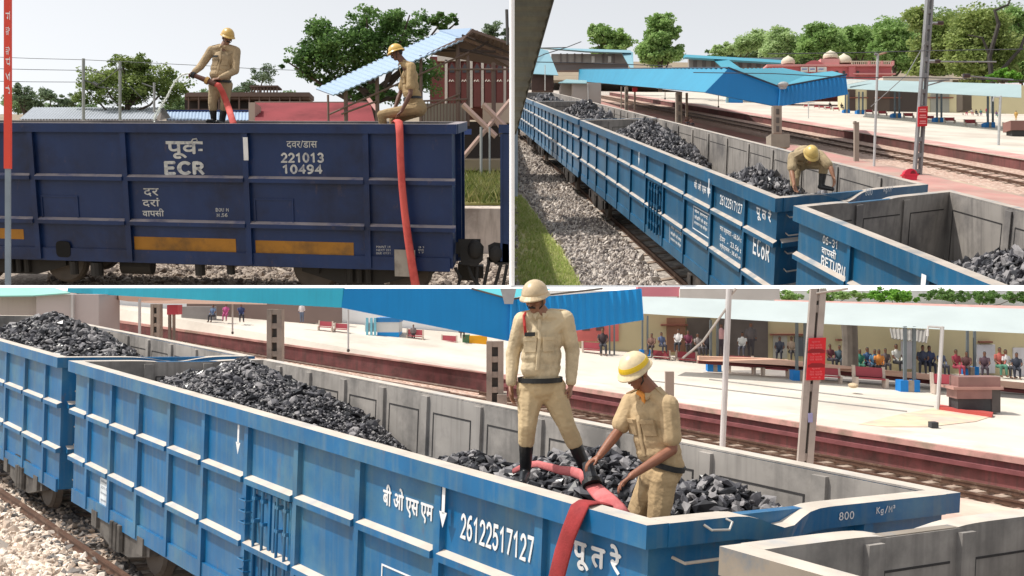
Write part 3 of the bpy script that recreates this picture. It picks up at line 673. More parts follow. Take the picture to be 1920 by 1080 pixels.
# broad ground under everything
structure(MB().prism([(-9000, -50, -9.5), (9000, -50, -9.5), (9000, 14000, -9.5), (-9000, 14000, -9.5)], (0, 0, -.5)), 'ground', mat('dusty_ground', (150, 138, 120), .95, .2, .02), WORLD)
kw = ZW / FPX
mb = MB(); mb.box((-60, ZW, -9.4), (60, ZW + .8, -10 * kw + .14)); mb.prism([(-60, ZW - .02, -5 * kw), (-60, ZW + .9, -5 * kw), (-60, ZW + .9, 5 * kw), (-60, ZW + .55, 5.05 * kw)], (120, 0, 0))  # added divider wall, its coping sloped to catch the sun
rw = solo(mb, 'divider_wall', wall_white, WORLD, 'long low white plastered wall with a sunward coping, added as a divider below the upper yards', 'wall')
mb = MB(); mb.tube([(0, ZW + .5, 4 * kw), (0, ZW + .5, 580 * kw)], 5 * kw, 18); mb.box((-8 * kw, ZW + .3, 580 * kw), (8 * kw, ZW + .8, 590 * kw))  # added divider, made round so its left side catches the sun
solo(mb, 'pillar', wall_white, WORLD, 'slender tall white pillar added on the coping to divide the two upper yards', 'pillar')

# ================================================================== YARD WITH THE NAVY WAGON (side on)
SA = 5.4
FA = yard((-9900, 195), (1000, 195), None, (862, 233), 103, 3.2, SA, flip=True)
navy = mat('navy_paint', (15, 44, 90), .4, .18, 1.2, rgb2=(11, 29, 64), mix=.45, streak=.14, streak_rgb=(52, 62, 96), bump=.06, bump_scale=3, k=SA, rust=.3)
navy_dust = mat('navy_ledge_dust_light', (150, 140, 140), .8, .2, 3, rgb2=(90, 92, 120), mix=.4, k=SA)
dark = mat('oily_steel', (34, 31, 29), .7, .3, 3, k=SA); greyin = mat('dusty_grey_steel', (150, 144, 138), .8, .15, 1.2, rgb2=(112, 108, 106), mix=.5, streak=.35, streak_rgb=(92, 88, 86), k=SA)
seamm = mat('seam_dark', (44, 42, 42), .8, k=SA); paintw = mat('faded_white_paint', (196, 196, 192), .7, .18, 12, rgb2=(130, 132, 146), mix=.35, k=SA); ochre = mat('ochre_paint', (164, 112, 34), .7, .15, 2, rgb2=(104, 76, 40), mix=.35, k=SA)
# ground, platform
gb = [FA.at(x, y, w=-.25) for x, y in ((-80, 548), (956, 548), (956, 455), (-80, 455))]
ballast = stones('ballast_brown', [(100, 90, 82), (164, 150, 138), (128, 116, 106), (184, 170, 156), (84, 76, 70)], 16, SA)
structure(MB().prism(gb, (0, 0, -.1)), 'ballast_bed', ballast, Frame(FA.O, FA.A, SA))
g = np.random.default_rng(2); P = []
while len(P) < 5200:
    x, y = g.uniform(90, 956), g.uniform(486, 548) if len(P) % 3 else g.uniform(500, 548); q = FA.at(x, y, w=-.25)
    if q[1] > 1.0: P.append(q)
sm3 = [mat('stone_tan', (162, 148, 136), .9, .2, 6, k=SA), mat('stone_brown', (114, 102, 94), .9, .2, 6, k=SA), mat('stone_pale', (184, 170, 156), .9, .2, 6, k=SA)]
rk = rocks('ballast_stones', np.array(P), .075, sm3, FA)
tag(rk.build('ballast_stones', sm3, None, FA), 'loose brown ballast stones seen beneath the navy wagon', 'gravel', 'track ballast', 'stuff')
pe = [FA.at(x, 391, w=.9) for x in (-80, 956)]; pf = [FA.at(x, 300, w=.9) for x in (956, -80)]
structure(MB().prism(pe + pf, (0, 0, -1.3)), 'platform', mat('pale_concrete', (206, 192, 180), .9, .12, .8, rgb2=(150, 136, 126), mix=.4, streak=.5, streak_rgb=(140, 124, 112), k=SA), FA)
structure(MB().prism([FA.at(x, y, w=.97) for x, y in ((-80, 381), (956, 381), (956, 306), (-80, 306))], (0, 0, -.06)), 'lawn', mat('dry_grass_soil', (126, 128, 66), .95, .25, 1.4, rgb2=(160, 150, 100), mix=.4, k=SA), FA)
gm = [leafmat('grass_a', (118, 124, 66)), leafmat('grass_b', (142, 138, 92)), leafmat('grass_c', (94, 106, 56))]
grow(FA, [FA.at(g.uniform(860, 954), g.uniform(312, 380), w=.97) for _ in range(900)], .34, 'grass', gm, 'rough yellow green grass on the platform behind the gap after the navy wagon')
# far ground behind
structure(MB().prism([wpt(-90, 300, 205), wpt(956, 300, 205), wpt(956, 214, 900), wpt(-90, 214, 900)], (0, 0, -2)), 'far_ground', mat('dusty_earth', (140, 126, 106), .95, .2, .05), WORLD)

# wagon
pa = [-8.52, -6.565, -4.098, -1.757]; LA = 10.85; UA = -11
wa = wagon(FA, UA, LA, 2.9, 3.2, .58, [p - UA for p in pa] + [.3], [2.19, 1.34], 'navy blue open wagon seen side on, lettered ECR 221013 10494', (navy, navy_dust, greyin, seamm, dark), SA, 'coal wagons', rail_h=.17, proud=.1, end_ledges=False, ladder=False, bogie_v=.32)
def ap(x, y): return FA.at(x, y, v=0)
def arect(x0, y0, x1, y1): a, c = ap(x0, y1), ap(x1, y0); return (a[0], a[2], c[0], c[2])
def atext(x0, y0, x1, y1, body, m=paintw, bold=.006):
    a, c = ap(x0, y1), ap(x1, y1); side_text(wa, FA, a[0], c[0], (a[2] + c[2]) / 2, (y1 - y0) / 101.0, body, m, slope=(c[2] - a[2]) / (c[0] - a[0]), bold=bold)
atext(314, 267, 372, 297, 'पूव', bold=.01); marks(wa, FA, [arect(311, 265, 380, 270), arect(372, 279, 380, 283)], paintw)
hk = MB(); o0 = np.array((UA, 0, 0)); hk.tube([ap(358, 268) - o0 + (0, -.012, 0), ap(362, 261) - o0 + (0, -.012, 0), ap(369, 260) - o0 + (0, -.012, 0), ap(370, 264) - o0 + (0, -.012, 0)], .014, 6); hk.build('lettering', paintw, wa)
atext(310, 303, 329, 327, 'E', bold=.014); atext(334, 303, 358, 327, 'C', bold=.014); atext(363, 303, 383, 327, 'R', bold=.014)
atext(270, 353, 298, 368, 'दर', bold=.003); atext(268, 371, 300, 388, 'दरां', bold=.003); atext(268, 391, 308, 406, 'वापसी', bold=.003)
atext(405, 390, 429, 397, 'BOU M', bold=.001); atext(407, 400, 427, 407, 'N.56', bold=.001)
atext(538, 264, 595, 278, 'दवर/डास', bold=.002); atext(527, 287, 607, 305, '221013', bold=.008); atext(531, 309, 604, 326, '10494', bold=.008)
marks(wa, FA, [arect(460, 257, 467, 300)], mat('white_strip', (226, 226, 226), .6, .08, 6, k=SA), v=-.108)
for r in ((20, 430, 44, 448), (253, 448, 442, 470), (480, 455, 663, 476), (-40, 428, 18, 446)): marks(wa, FA, [arect(*r)], ochre, v=-.006, name='ochre_band')
for r in ((80, 367, 146, 412), (478, 373, 550, 419)):
    b = MB(); a = arect(*r)
    for q in outline(*a, .03): b.box((q[0] - UA, -.02, q[1]), (q[2] - UA, 0, q[3]))
    b.build('hatch_frame', navy, wa)
b = MB(); a, c = ap(105, 483), ap(136, 450); cxm, czm = (a[0] + c[0]) / 2 - UA, (a[2] + c[2]) / 2; b.prism([(cxm + .155 * (abs(math.cos(t)) ** .5) * np.sign(math.cos(t)), -.05, czm + .16 * (abs(math.sin(t)) ** .5) * np.sign(math.sin(t))) for t in np.linspace(0.1, 6.28, 25)[:-1]], (0, .012, 0)); b.build('opening', mat('hollow_black', (10, 9, 9), .9, k=SA), wa)
marks(wa, FA, [arect(741, 468, 779, 517)], mat('bare_steel_plate', (158, 152, 142), .7, .2, 2, rgb2=(120, 112, 104), mix=.5, k=SA), v=-.06, name='plate')
atext(709, 488, 731, 493, 'OGT1O', bold=.0); atext(709, 495, 731, 500, 'WD2.R', bold=.0)
for i in range(3): atext(706, 461 + i * 6, 732, 465 + i * 6, ('MAINT 14', 'NEXT 221', 'DUE 0931')[i], bold=.0); atext(784, 462 + i * 5, 795, 465 + i * 5, ('31', '06', '17')[i], bold=.0)
marks(wa, FA, [arect(115, 490, 455, 493)], dark, v=.3, name='brake_rod')
for x, y, r in ((135, 500, .09), (178, 502, .13), (372, 502, .1), (430, 500, .08)): q = ap(x, y) - o0; MB().tube([q + (0, .1, .1), q + (0, .1, -.16)], r, 10).build('brake_hanger', dark, wa)
b = MB()
q = ap(240, 505) - o0; b.tube([q + (-.32, .5, 0), q + (.34, .5, 0)], .17, 14); b.build('brake_cylinder', dark, wa)
# coal just under the rim, coupler of the next wagon, its corner
coal(FA, (UA, 0, 0), .3, LA - .3, .25, 2.6, 2.45, [(4.5, 1.4, 3.5, 1.6, .5)], 600, .14, 'dark coal lying inside the navy wagon', SA, seed=9)
nx = FA.shift((0, 0, 0))
cl = thing('wagon_coupler', 'pair of black knuckle couplers locked behind the navy wagon', 'coupler', Frame(wpt(905, 490, 108), np.eye(3) * .054, .054))
b = MB(); b.box((-46, 0, 8), (-4, 10, 42)); b.box((-50, -3, 14), (-40, 10, 36)); b.prism([(-46, -4, 42), (-8, -4, 40), (2, -4, 28), (0, -4, 2), (-12, -4, -10), (-40, -4, -6)], (0, 12, 0)); b.ell((-14, -5, 22), (14, 8, 18)); b.build('knuckle', dark, cl)
b = MB(); b.prism([(10, 0, 30), (22, 0, 36), (48, 0, 32), (50, 0, -4), (30, 0, -8), (12, 0, 2)], (0, 12, 0)); b.ell((24, -3, 14), (13, 8, 16)); b.box((8, 0, -2), (50, 8, 8)); b.build('knuckle', dark, cl)
b = MB()
for P_ in ([(-30, 2, -4), (-20, 0, -30), (-5, 0, -48)], [(-10, 2, -8), (-12, 0, -52)], [(12, 2, 0), (2, 0, -48)], [(34, 2, -6), (22, 0, -50)], [(46, 2, -6), (38, 0, -48)], [(-52, 4, -12), (-42, 2, -30), (-46, 0, -48)]): b.tube(P_, 3.2, 8)
b.build('brake_hose', dark, cl)
nw = thing('coal_wagon', 'next navy wagon, only its end corner showing past the couplers', 'wagon', Frame(wpt(948, 490, 108), np.eye(3) * .054, .054), 'coal wagons')
b = MB(); b.box((-6, 0, 0), (7.3, 40, 240)); b.build('body', navy, nw); b = MB(); b.box((-13, -4, 240), (7.5, 44, 256)); b.build('top_rail', [navy, navy_dust], nw); b = MB(); b.box((-10, -3, 0), (-6, 0, 238)); b.build('post', navy, nw)

# hose hanging over the rim, hose from the nozzle, water jet
red = mat('red_canvas_hose', (206, 88, 80), .75, .1, 4, rgb2=(178, 62, 58), mix=.4, bump=.1, bump_scale=40, k=SA)
hp = [(741, 229, .5), (745, 226.5, .08), (748, 229, -.2)] ; Hs = [FA.at(x, y, v=v) for x, y, v in hp] + [FA.at(x, y, v=-.24) for x, y in ((749.5, 250), (751, 300), (754, 350), (759, 400), (765.5, 450), (773, 500), (781, 545), (790, 590))]
solo(MB().tube(Hs, [(.075, .03)] * 3 + [(.07, .045), (.068, .05), (.068, .052), (.07, .055), (.075, .058), (.08, .06), (.085, .06), (.09, .06)], 12, flat=(1, 0, 0)), 'fire_hose', red, FA, 'red fire hose hanging over the rim and down the side of the navy wagon', 'hose', 'fire hoses', True)
def mk(x0, y0, z, ppm):
    S = ppm * z / FPX
    return wpt(x0, y0, z), S, lambda x, y, d=0.0: ((x - x0) / ppm, d, (y0 - y) / ppm)
O, S, c = mk(403, 230, 112, 103)
J = dict(head=c(427, 72, -.03), face=(.5, -.78, -.38), headup=(.12, -.1, 1), neck=c(420, 87), shR=c(397, 95, -.02), shL=c(442, 95, .03), chest=c(419, 114), waist=c(414, 148, -.02), front=(-.1, -1, 0),
         elR=c(379, 127, -.1), wrR=c(371, 142, -.27), elL=c(443, 134, -.06), wrL=c(418, 153, -.27), handR=((-.5, -.4, -.5), (.6, -.3, -.5), .9, 1), handL=((-.75, -.3, -.15), (0, .5, -.8), .95, -1),
         hipR=c(404, 160), hipL=c(423, 160), knR=c(400, 192, -.05), knL=c(423, 192, -.03), anR=c(400, 226, .03), anL=c(415, 228, .03), toeR=c(394, 230, -.18), toeL=c(413, 232, -.2))
fire_man('standing man in khaki and tan helmet spraying water leftwards from a nozzle', O, S, J, SA, skin=(132, 96, 76), khaki=(174, 152, 120), long_sleeve=True, helmet_rgb=(206, 170, 96), girth=1.1)
zn = 112 - .3 * S
nz = thing('hose_nozzle', 'copper coloured branch pipe held by the spraying man', 'nozzle', Frame(wpt(362, 141, zn), np.eye(3), 1))
def nzp(x, y, d=0): return wpt(x, y, zn + d) - wpt(362, 141, zn)
MB().tube([nzp(362, 140.5), nzp(368, 143), nzp(398, 155), nzp(404, 158)], [.22, .24, .3, .3], 12).build('pipe', mat('copper_pipe', (96, 62, 52), .4, .1, 2, metal=.2, k=SA), nz)
MB().tube([nzp(360, 139.8), nzp(365, 141.8)], .34, 12).build('tip', mat('black_rubber', (24, 26, 30), .38, .2, 9, k=SA), nz)
MB().tube([nzp(386, 150), nzp(391, 152.4)], .4, 12).build('coupling', mat('brass', (190, 150, 90), .4, .1, 3, metal=.4, k=SA), nz)
solo(MB().tube([wpt(402, 157, zn), wpt(410, 160, zn - .1), wpt(417, 172, zn + .2), wpt(424, 190, zn + 1), wpt(431, 210, 109), wpt(437, 230, 108), wpt(440, 240, 108)], [(.28, .22), (.3, .2), (.3, .14), (.33, .12), (.34, .12), (.34, .12), (.34, .12)], 10, flat=(1, 0, .4)), 'fire_hose', red, WORLD, 'short red hose running from the copper nozzle down into the navy wagon', 'hose', 'fire hoses', True)
wat = bpy.data.materials.new('spray_water'); wat.use_nodes = True; wb = wat.node_tree.nodes['Principled BSDF']; wb.inputs['Base Color'].default_value = (.86, .9, .84, 1); wb.inputs['Roughness'].default_value = .15; wb.inputs['Alpha'].default_value = .75
jet = [(361, 139), (352, 138), (342, 140), (333, 147), (326, 156), (320, 168), (314, 180), (306, 193), (298, 205), (292, 216), (289, 226)]
mb = MB().tube([wpt(x, y, zn - .02 * i) for i, (x, y) in enumerate(jet)], [.07, .08, .09, .08, .07, .07, .06, .06, .06, .05, .05], 8)
for i in range(420):
    t = g.random() ** .8 * (len(jet) - 1.01); q = int(t); f = t - q; x = jet[q][0] * (1 - f) + jet[q + 1][0] * f; y = jet[q][1] * (1 - f) + jet[q + 1][1] * f; sp = .4 + t * .16
    p = wpt(x + g.normal() * sp, y + g.normal() * sp, zn + g.normal() * .3); r = .03 + .03 * g.random(); mb.ell(p, (r, r, r * 1.3), None, 5, 3)
tag(mb.build('water_jet', wat, None, WORLD, True), 'arc of water falling from the copper nozzle', 'water', None, 'stuff')
O, S, c = mk(772, 228, 106.3, 103)
J = dict(head=c(744, 101, -.02), face=(-.93, -.25, -.3), headup=(-.2, 0, 1), neck=c(757, 118), shL=c(773, 129, -.17), shR=c(764, 127, .17), chest=c(769, 146), waist=c(774, 181), front=(-.98, -.1, 0.05),
         elL=c(772, 181, -.26), wrL=c(755, 214, -.26), elR=c(748, 172, .2), wrR=c(738, 205, .1), handL=((-.5, -.1, -.45), (.3, 0, -1), .45, -1), handR=((-.5, 0, -.6), (0, 0, -1), .5, 1),
         hipL=c(784, 205, -.1), hipR=c(784, 205, .1), knL=c(716, 216, -.06), knR=c(735, 222, .22), anL=c(722, 262, .1), anR=c(738, 265, .25), toeL=c(708, 268, .08), toeR=c(724, 270, .25), beltup=(-.1, 0, 1))
fire_man('man in half sleeved khaki and yellow helmet sitting astride the rim of the navy wagon', O, S, J, SA, skin=(104, 70, 54), khaki=(168, 144, 106), helmet_rgb=(216, 178, 96), badge=False, girth=1.02)

# ------------------------------------------------------------------ behind the navy wagon
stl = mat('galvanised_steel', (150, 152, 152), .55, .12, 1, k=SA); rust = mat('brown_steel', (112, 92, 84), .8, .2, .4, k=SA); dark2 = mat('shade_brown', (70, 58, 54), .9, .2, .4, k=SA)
pal = mat('pale_blue_sheet', (150, 172, 198), .5, .05, .3, streak=.25, streak_rgb=(112, 132, 158), k=SA); whs = mat('white_sheet', (178, 184, 192), .5, .06, .3, streak=.3, streak_rgb=(140, 146, 156), k=SA)
sh = thing('shed', 'low shed with a long white corrugated roof beyond the navy wagon', 'shed', WORLD)
corr(wpt(62, 201, 285), wpt(305, 201, 285), wpt(36, 223, 262), wpt(292, 223, 262), 46, .12, .2).build('roof', whs, sh)
b = MB(); b.prism([wpt(305, 201, 285), wpt(318, 220, 284), wpt(300, 226, 262), wpt(292, 223, 262)], (.2, .3, 0)); b.build('gable', mat('gable_shade', (120, 112, 106), .8, .2, .3, k=SA), sh)
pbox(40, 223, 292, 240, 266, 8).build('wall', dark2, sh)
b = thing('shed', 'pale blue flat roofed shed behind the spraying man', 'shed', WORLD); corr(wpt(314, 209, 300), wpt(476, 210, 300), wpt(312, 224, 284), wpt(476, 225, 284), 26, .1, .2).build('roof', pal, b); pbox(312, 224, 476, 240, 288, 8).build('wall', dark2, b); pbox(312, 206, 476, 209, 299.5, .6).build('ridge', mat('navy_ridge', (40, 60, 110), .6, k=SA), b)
tile = mat('red_clay_tile', (152, 66, 72), .8, .12, .8, rgb2=(126, 50, 56), mix=.4, k=SA)
b = thing('tiled_building', 'low building with a red tiled roof behind the sitting man', 'building', WORLD)
corr(wpt(478, 229, 232), wpt(478, 193, 252), wpt(703, 229, 232), wpt(694, 193, 252), 13, .3, .25).build('roof', tile, b)
bar([(478, 192.5, 252), (694, 192.5, 252)], .25).build('ridge', rust, b); bar([(691, 186, 250), (713, 214, 236)], (.5), 6).build('verge', mat('pink_plaster', (176, 134, 128), .85, .1, .3, k=SA), b)
pbox(478, 229, 703, 240, 234, 10).build('wall', mat('pink_plaster', (176, 134, 128), .85, .1, .3, k=SA), b); pbox(466, 192, 478, 229, 236, 6).build('pier', mat('pale_pier', (176, 160, 148), .85, .1, .3, k=SA), b)
b = thing('footbridge', 'brown covered footbridge between the trees behind the spraying man', 'bridge', WORLD)
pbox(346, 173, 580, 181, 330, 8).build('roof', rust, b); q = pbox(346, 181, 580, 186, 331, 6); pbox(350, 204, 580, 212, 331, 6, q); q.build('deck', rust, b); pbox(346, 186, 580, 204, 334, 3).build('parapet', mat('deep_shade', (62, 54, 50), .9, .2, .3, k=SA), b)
for x in range(352, 580, 19): pbox(x, 181, x + 2.4, 212, 330.4, .6).build('post', rust, b)
pbox(468, 160, 521, 163, 331, 6).build('upper_roof', rust, b); q = MB(); [pbox(x, 163, x + 2, 174, 331.4, .6, q) for x in range(470, 520, 6)]; q.build('railing', rust, b)
# stair roof
b = thing('stair_canopy', 'long sloping pale blue roof over a railed stairway behind the sitting man', 'canopy', WORLD)
corr(wpt(592, 166, 222), wpt(824, 59, 222), wpt(625, 178, 206), wpt(868, 74, 206), 24, .1, .25).build('roof', pal, b)
MB().prism([wpt(824, 59, 222), wpt(884, 55, 222), wpt(868, 74, 206)], (0, 0, .3)).build('roof_end', pal, b)
q = MB()
for i in range(30): a = np.array(wpt(596, 166.5, 221.5)) + (np.array(wpt(822, 61, 221.5)) - np.array(wpt(596, 166.5, 221.5))) * (i / 30); d = (np.array(wpt(822, 61, 221.5)) - np.array(wpt(596, 166.5, 221.5))) / 30 * .72; q.tube([a + (0, -.2, -.1), a + d + (0, -.2, -.1)], .16, 6)
q.build('edge_cleats', mat('black_cleat', (34, 38, 46), .7, k=SA), b)
corr(wpt(885, 54, 206), wpt(957, 80, 206), wpt(858, 78, 230), wpt(957, 124, 230), 9, .1, .25).build('brown_roof', mat('brown_underside', (124, 104, 94), .85, .15, .3, k=SA), b)
MB().prism([wpt(868, 75, 206), wpt(885, 54, 206), wpt(957, 80, 206), wpt(957, 84, 206), wpt(886, 60, 206), wpt(800, 100, 207)], (0, .4, 0)).build('gable_edge', rust, b)
MB().prism([wpt(800, 100, 209), wpt(870, 76, 209), wpt(957, 108, 216), wpt(957, 126, 216), wpt(860, 104, 216)], (0, .4, 0)).build('ceiling', mat('brown_underside', (124, 104, 94), .85, .15, .3, k=SA), b)
for P_ in ([(842, 88), (957, 112)], [(866, 66), (957, 100)], [(812, 95), (930, 97)], [(886, 96), (916, 78)]): bar([(*P_[0], 208), (*P_[1], 208)], .24, 6).build('rafter', dark2, b)
for x, y0, r in ((615, 178, .22), (648, 168, .4), (707, 144, .4), (789, 104, .32), (858, 72, .45), (877, 104, .3), (925, 118, .42)): bar([(x, y0, 208), (x + 1, 236, 208)], r, 8).build('post', rust, b)
q = MB(); [q.tube([wpt(*p, 207.5), wpt(*r_, 207.5)], .2, 6) for p, r_ in (((618, 214), (880, 98)), ((640, 214), (706, 190)), ((780, 190), (876, 186)), ((840, 130), (957, 130)), ((795, 205), (862, 176)))]
for x in range(796, 876, 6): q.tube([wpt(x, 190, 207.7), wpt(x, 232, 207.7)], .1, 5)
q.build('railing', rust, b)
pbox(786, 194, 872, 240, 216, 3).build('stair_wall', mat('grey_render', (158, 148, 138), .9, .15, .3, k=SA), b)
# red hall with arched windows
wp = mat('cream_pier', (232, 222, 210), .8, .06, .3, k=SA); hallr = mat('dark_red_wall', (118, 66, 62), .85, .12, .3, k=SA)
b = thing('hall', 'dark red hall with white piers and pointed arch windows under the brown roof', 'building', WORLD)
pbox(806, 106, 957, 204, 300, 20).build('wall', hallr, b)
q = MB(); [pbox(x, 112, x + 5, 202, 299, 2, q) for x in (834, 858, 881, 902, 923, 944)]; pbox(820, 104, 957, 114, 299, 2, q); q.build('pier', wp, b)
for x in (841, 865, 888, 909, 931, 950):
    q = MB(); q.prism([wpt(x, 200, 298.6), wpt(x + 13, 200, 298.6), wpt(x + 13, 126, 298.6), wpt(x + 6.5, 116, 298.6), wpt(x, 126, 298.6)] if x < 940 else [wpt(x, 200, 298.6), wpt(956, 200, 298.6), wpt(956, 122, 298.6), wpt(x, 126, 298.6)], (0, .3, 0)); f_ = q.build('window', hallr, b)
    q = MB(); q.prism([wpt(x + 2, 136, 298.4), wpt(min(x + 11, 956), 136, 298.4), wpt(min(x + 11, 956), 127, 298.4), wpt(x + 6, 119, 298.4), wpt(x + 2, 127, 298.4)], (0, .2, 0)); q.build('pane', mat('dark_glass', (70, 66, 70), .3, k=SA), f_)
    q = MB(); [q.tube([wpt(x + i, 153, 298.3), wpt(x + i + 2, 149.5, 298.3), wpt(x + i + 4, 153, 298.3)], .12, 5) for i in (1, 6) if x + i + 4 < 957]; q.build('tracery', wp, f_)
# struts and bits in the gap past the wagon
st = thing('stairs', 'crossed pinkish struts of a stairway in the gap past the wagon', 'stairs', WORLD)
pnk = mat('pink_grey_concrete', (190, 160, 150), .9, .15, .4, k=SA)
for p, r_, w_ in (((864, 300), (957, 188), .5), ((868, 196), (930, 256), .6), ((906, 196), (948, 238), .6), ((925, 220), (957, 262), .5)): bar([(*p, 205), (*r_, 205)], w_, 6).build('strut', pnk, st)
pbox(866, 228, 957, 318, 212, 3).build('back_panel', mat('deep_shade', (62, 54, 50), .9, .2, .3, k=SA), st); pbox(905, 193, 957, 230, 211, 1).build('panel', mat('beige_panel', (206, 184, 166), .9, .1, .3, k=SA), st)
pbox(867, 242, 884, 252, 204, .5).build('nameboard', mat('blue_board', (60, 80, 140), .7, .2, .5, k=SA), st)
for x, w_ in ((864.5, 1.2), (902, 2.6), (918, 1.8)): solo(bar([(x, 238, 200), (x, 345, 200)], w_ * .1, 8), 'post', stl, WORLD, {864.5: 'thin grey post close to the wagon end', 902: 'thick grey post standing in the grass past the wagon', 918: 'slim leaning grey post in the grass past the wagon'}[x], 'post')
# masts and wires
def mast(x, y0, y1, z, r, label, arms, group='overhead line masts'):
    t = thing('overhead_line_mast', label, 'mast', WORLD, group); bar([(x, y0, z), (x, y1, z)], r, 8).build('post', stl, t)
    for P_, rr in arms: bar([(a, b_, z) for a, b_ in P_], rr, 6).build('bracket', mat('bracket_steel', (96, 98, 100), .6, .2, 1, k=SA), t)
    return t
mast(156.5, 110, 232, 195, .3, 'thick grey mast with black insulators, leftmost above the shed roof', [([(160, 130), (196, 139)], .09), ([(160, 151), (176, 157)], .16), ([(175, 155), (183, 160)], .38), ([(183, 160), (224, 128)], .07), ([(183, 163), (222, 168)], .1)])
mast(225, 115, 232, 200, .28, 'grey mast with a slanting stay, second from the left above the shed', [([(220, 130), (229, 130)], .3), ([(203, 180), (221, 196)], .08), ([(190, 179), (204, 181)], .12), ([(242, 160), (280, 198)], .08)])
mast(289, 155, 210, 260, .3, 'short far mast with an insulator bar in front of the green tree', [([(266, 156), (288, 164)], .16), ([(268, 192), (280, 181)], .1)])
for P_, lab in (([(-20, 106.5), (60, 109.5), (157, 112), (300, 119), (400, 124), (480, 129), (560, 132)], 'topmost thin wire sagging behind the spraying man'), ([(-20, 128.5), (60, 130.5), (157, 132)], 'middle wire ending at the thick mast'), ([(-20, 152), (60, 153.5), (156, 154)], 'lowest wire ending at the thick mast')):
    solo(bar([(x, y, 196) for x, y in P_], .055, 5), 'overhead_wire', mat('wire_dark', (70, 74, 80), .6, k=SA), WORLD, lab, 'wire', 'overhead wires')
# red banner at the edge
b = thing('banner_post', 'tall red banner with white lettering on a grey post at the left edge', 'banner', WORLD)
pbox(7, -4, 19, 316, 64, .25).build('banner', mat('banner_red', (226, 74, 54), .6, .04, .5), b); pbox(9, 316, 18, 552, 64.05, .2).build('post', mat('post_grey', (130, 142, 152), .5, .15, .5), b)
wl = mat('banner_white', (240, 240, 240), .6, .02)
for y, tx in ((26, 'न'), (55, 'की'), (92, 'की'), (112, 'प'), (140, 'र'), (165, 'ी')):
    p = wpt(15.5, y + 11, 63.97); k_ = 64 / FPX
    V, Fc = text_verts(tx); lo, hi = V.min(0), V.max(0); q = (V - lo) / (hi - lo); mb = MB(); mb.add([p + np.array(((bq - .5) * 8 * k_ - 1 * k_, 0, aq * 16 * k_)) for aq, bq in q], Fc); mb.build('lettering', wl, b)
# trees
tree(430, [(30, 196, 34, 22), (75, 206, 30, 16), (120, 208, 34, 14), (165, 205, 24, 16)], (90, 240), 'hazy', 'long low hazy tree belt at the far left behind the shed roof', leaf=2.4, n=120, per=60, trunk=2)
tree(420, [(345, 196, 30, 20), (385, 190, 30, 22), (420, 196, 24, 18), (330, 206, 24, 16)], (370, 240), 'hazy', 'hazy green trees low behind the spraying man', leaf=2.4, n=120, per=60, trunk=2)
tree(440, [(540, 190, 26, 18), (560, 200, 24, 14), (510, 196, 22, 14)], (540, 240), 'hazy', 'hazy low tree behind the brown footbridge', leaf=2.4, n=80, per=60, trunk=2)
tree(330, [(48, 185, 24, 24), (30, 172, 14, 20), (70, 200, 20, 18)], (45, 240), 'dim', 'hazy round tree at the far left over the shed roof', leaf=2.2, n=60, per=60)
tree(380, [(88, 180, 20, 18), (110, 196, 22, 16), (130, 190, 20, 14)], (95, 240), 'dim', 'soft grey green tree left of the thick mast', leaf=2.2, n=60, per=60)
tree(280, [(235, 128, 52, 28), (190, 150, 44, 34), (285, 150, 48, 36), (230, 172, 80, 34), (325, 172, 38, 32), (268, 118, 28, 18), (160, 178, 26, 28)], (240, 260), 'olive', 'broad loose olive green tree behind the masts', leaf=2.8, n=190, per=75, trunk=5, cl=.46)
tree(360, [(460, 168, 24, 20), (495, 142, 26, 22), (440, 176, 16, 14)], (480, 240), 'dim', 'small misty tree between the two men', leaf=2.0, n=55, per=55)
tree(262, [(690, 56, 70, 44), (610, 78, 58, 44), (575, 118, 44, 40), (770, 46, 66, 34), (830, 42, 38, 22), (650, 110, 82, 52), (740, 95, 70, 46), (605, 158, 46, 24), (700, 175, 70, 30), (540, 122, 22, 12), (790, 150, 50, 40), (860, 40, 24, 10)], (700, 262), 'dark', 'huge dark green spreading tree behind the pale stair roof', leaf=3.4, n=340, per=80, trunk=9, cl=.4)
tree(420, [(925, 58, 24, 20), (948, 66, 12, 20), (908, 66, 12, 10)], (930, 240), 'dim', 'hazy grey tree above the brown roof at right', leaf=2.4, n=40, per=45)
solo(bar([(950, 18, 150), (952, 84, 150)], .22, 8), 'pole', mat('pole_dark', (80, 78, 76), .7), WORLD, 'thin dark pole standing above the brown stair roof', 'pole')
# ================================================================== STATION YARD SEEN FROM A FOOTBRIDGE (upper right)
SB = 5.65
FB = yard((830, 122), (3600, 175), (0, 418, 2000), (1459, 370), 103, 3.2, SB)
FB.A[:, 2] = unit((0, -418 / 2000, 1)) * SB
FB.O = ray(1459, 370) * 103 - FB.A @ np.array([0, 0, 3.2])
def tone(n, *a, **k): return mat(n, *a, k=SB, **k)
blue = tone('blue_paint', (16, 86, 124), .42, .18, 1.1, rgb2=(44, 92, 122), mix=.4, streak=.4, streak_rgb=(84, 110, 126), bump=.05, bump_scale=3, rust=.35)
blue_dust = tone('dusty_lit_ledge', (176, 166, 156), .85, .16, 3, rgb2=(132, 140, 146), mix=.35)
gin = tone('dusty_grey_steel', (150, 144, 138), .8, .15, 1.2, rgb2=(112, 108, 106), mix=.5, streak=.45, streak_rgb=(86, 82, 80)); sea = tone('seam_dark', (48, 46, 46), .8); oil = tone('oily_steel', (52, 47, 44), .8, .3, 3, rgb2=(84, 76, 70), mix=.4)
MB_ = (blue, blue_dust, gin, sea, oil); wlet = tone('white_lettering', (226, 228, 230), .6, .06, 8)
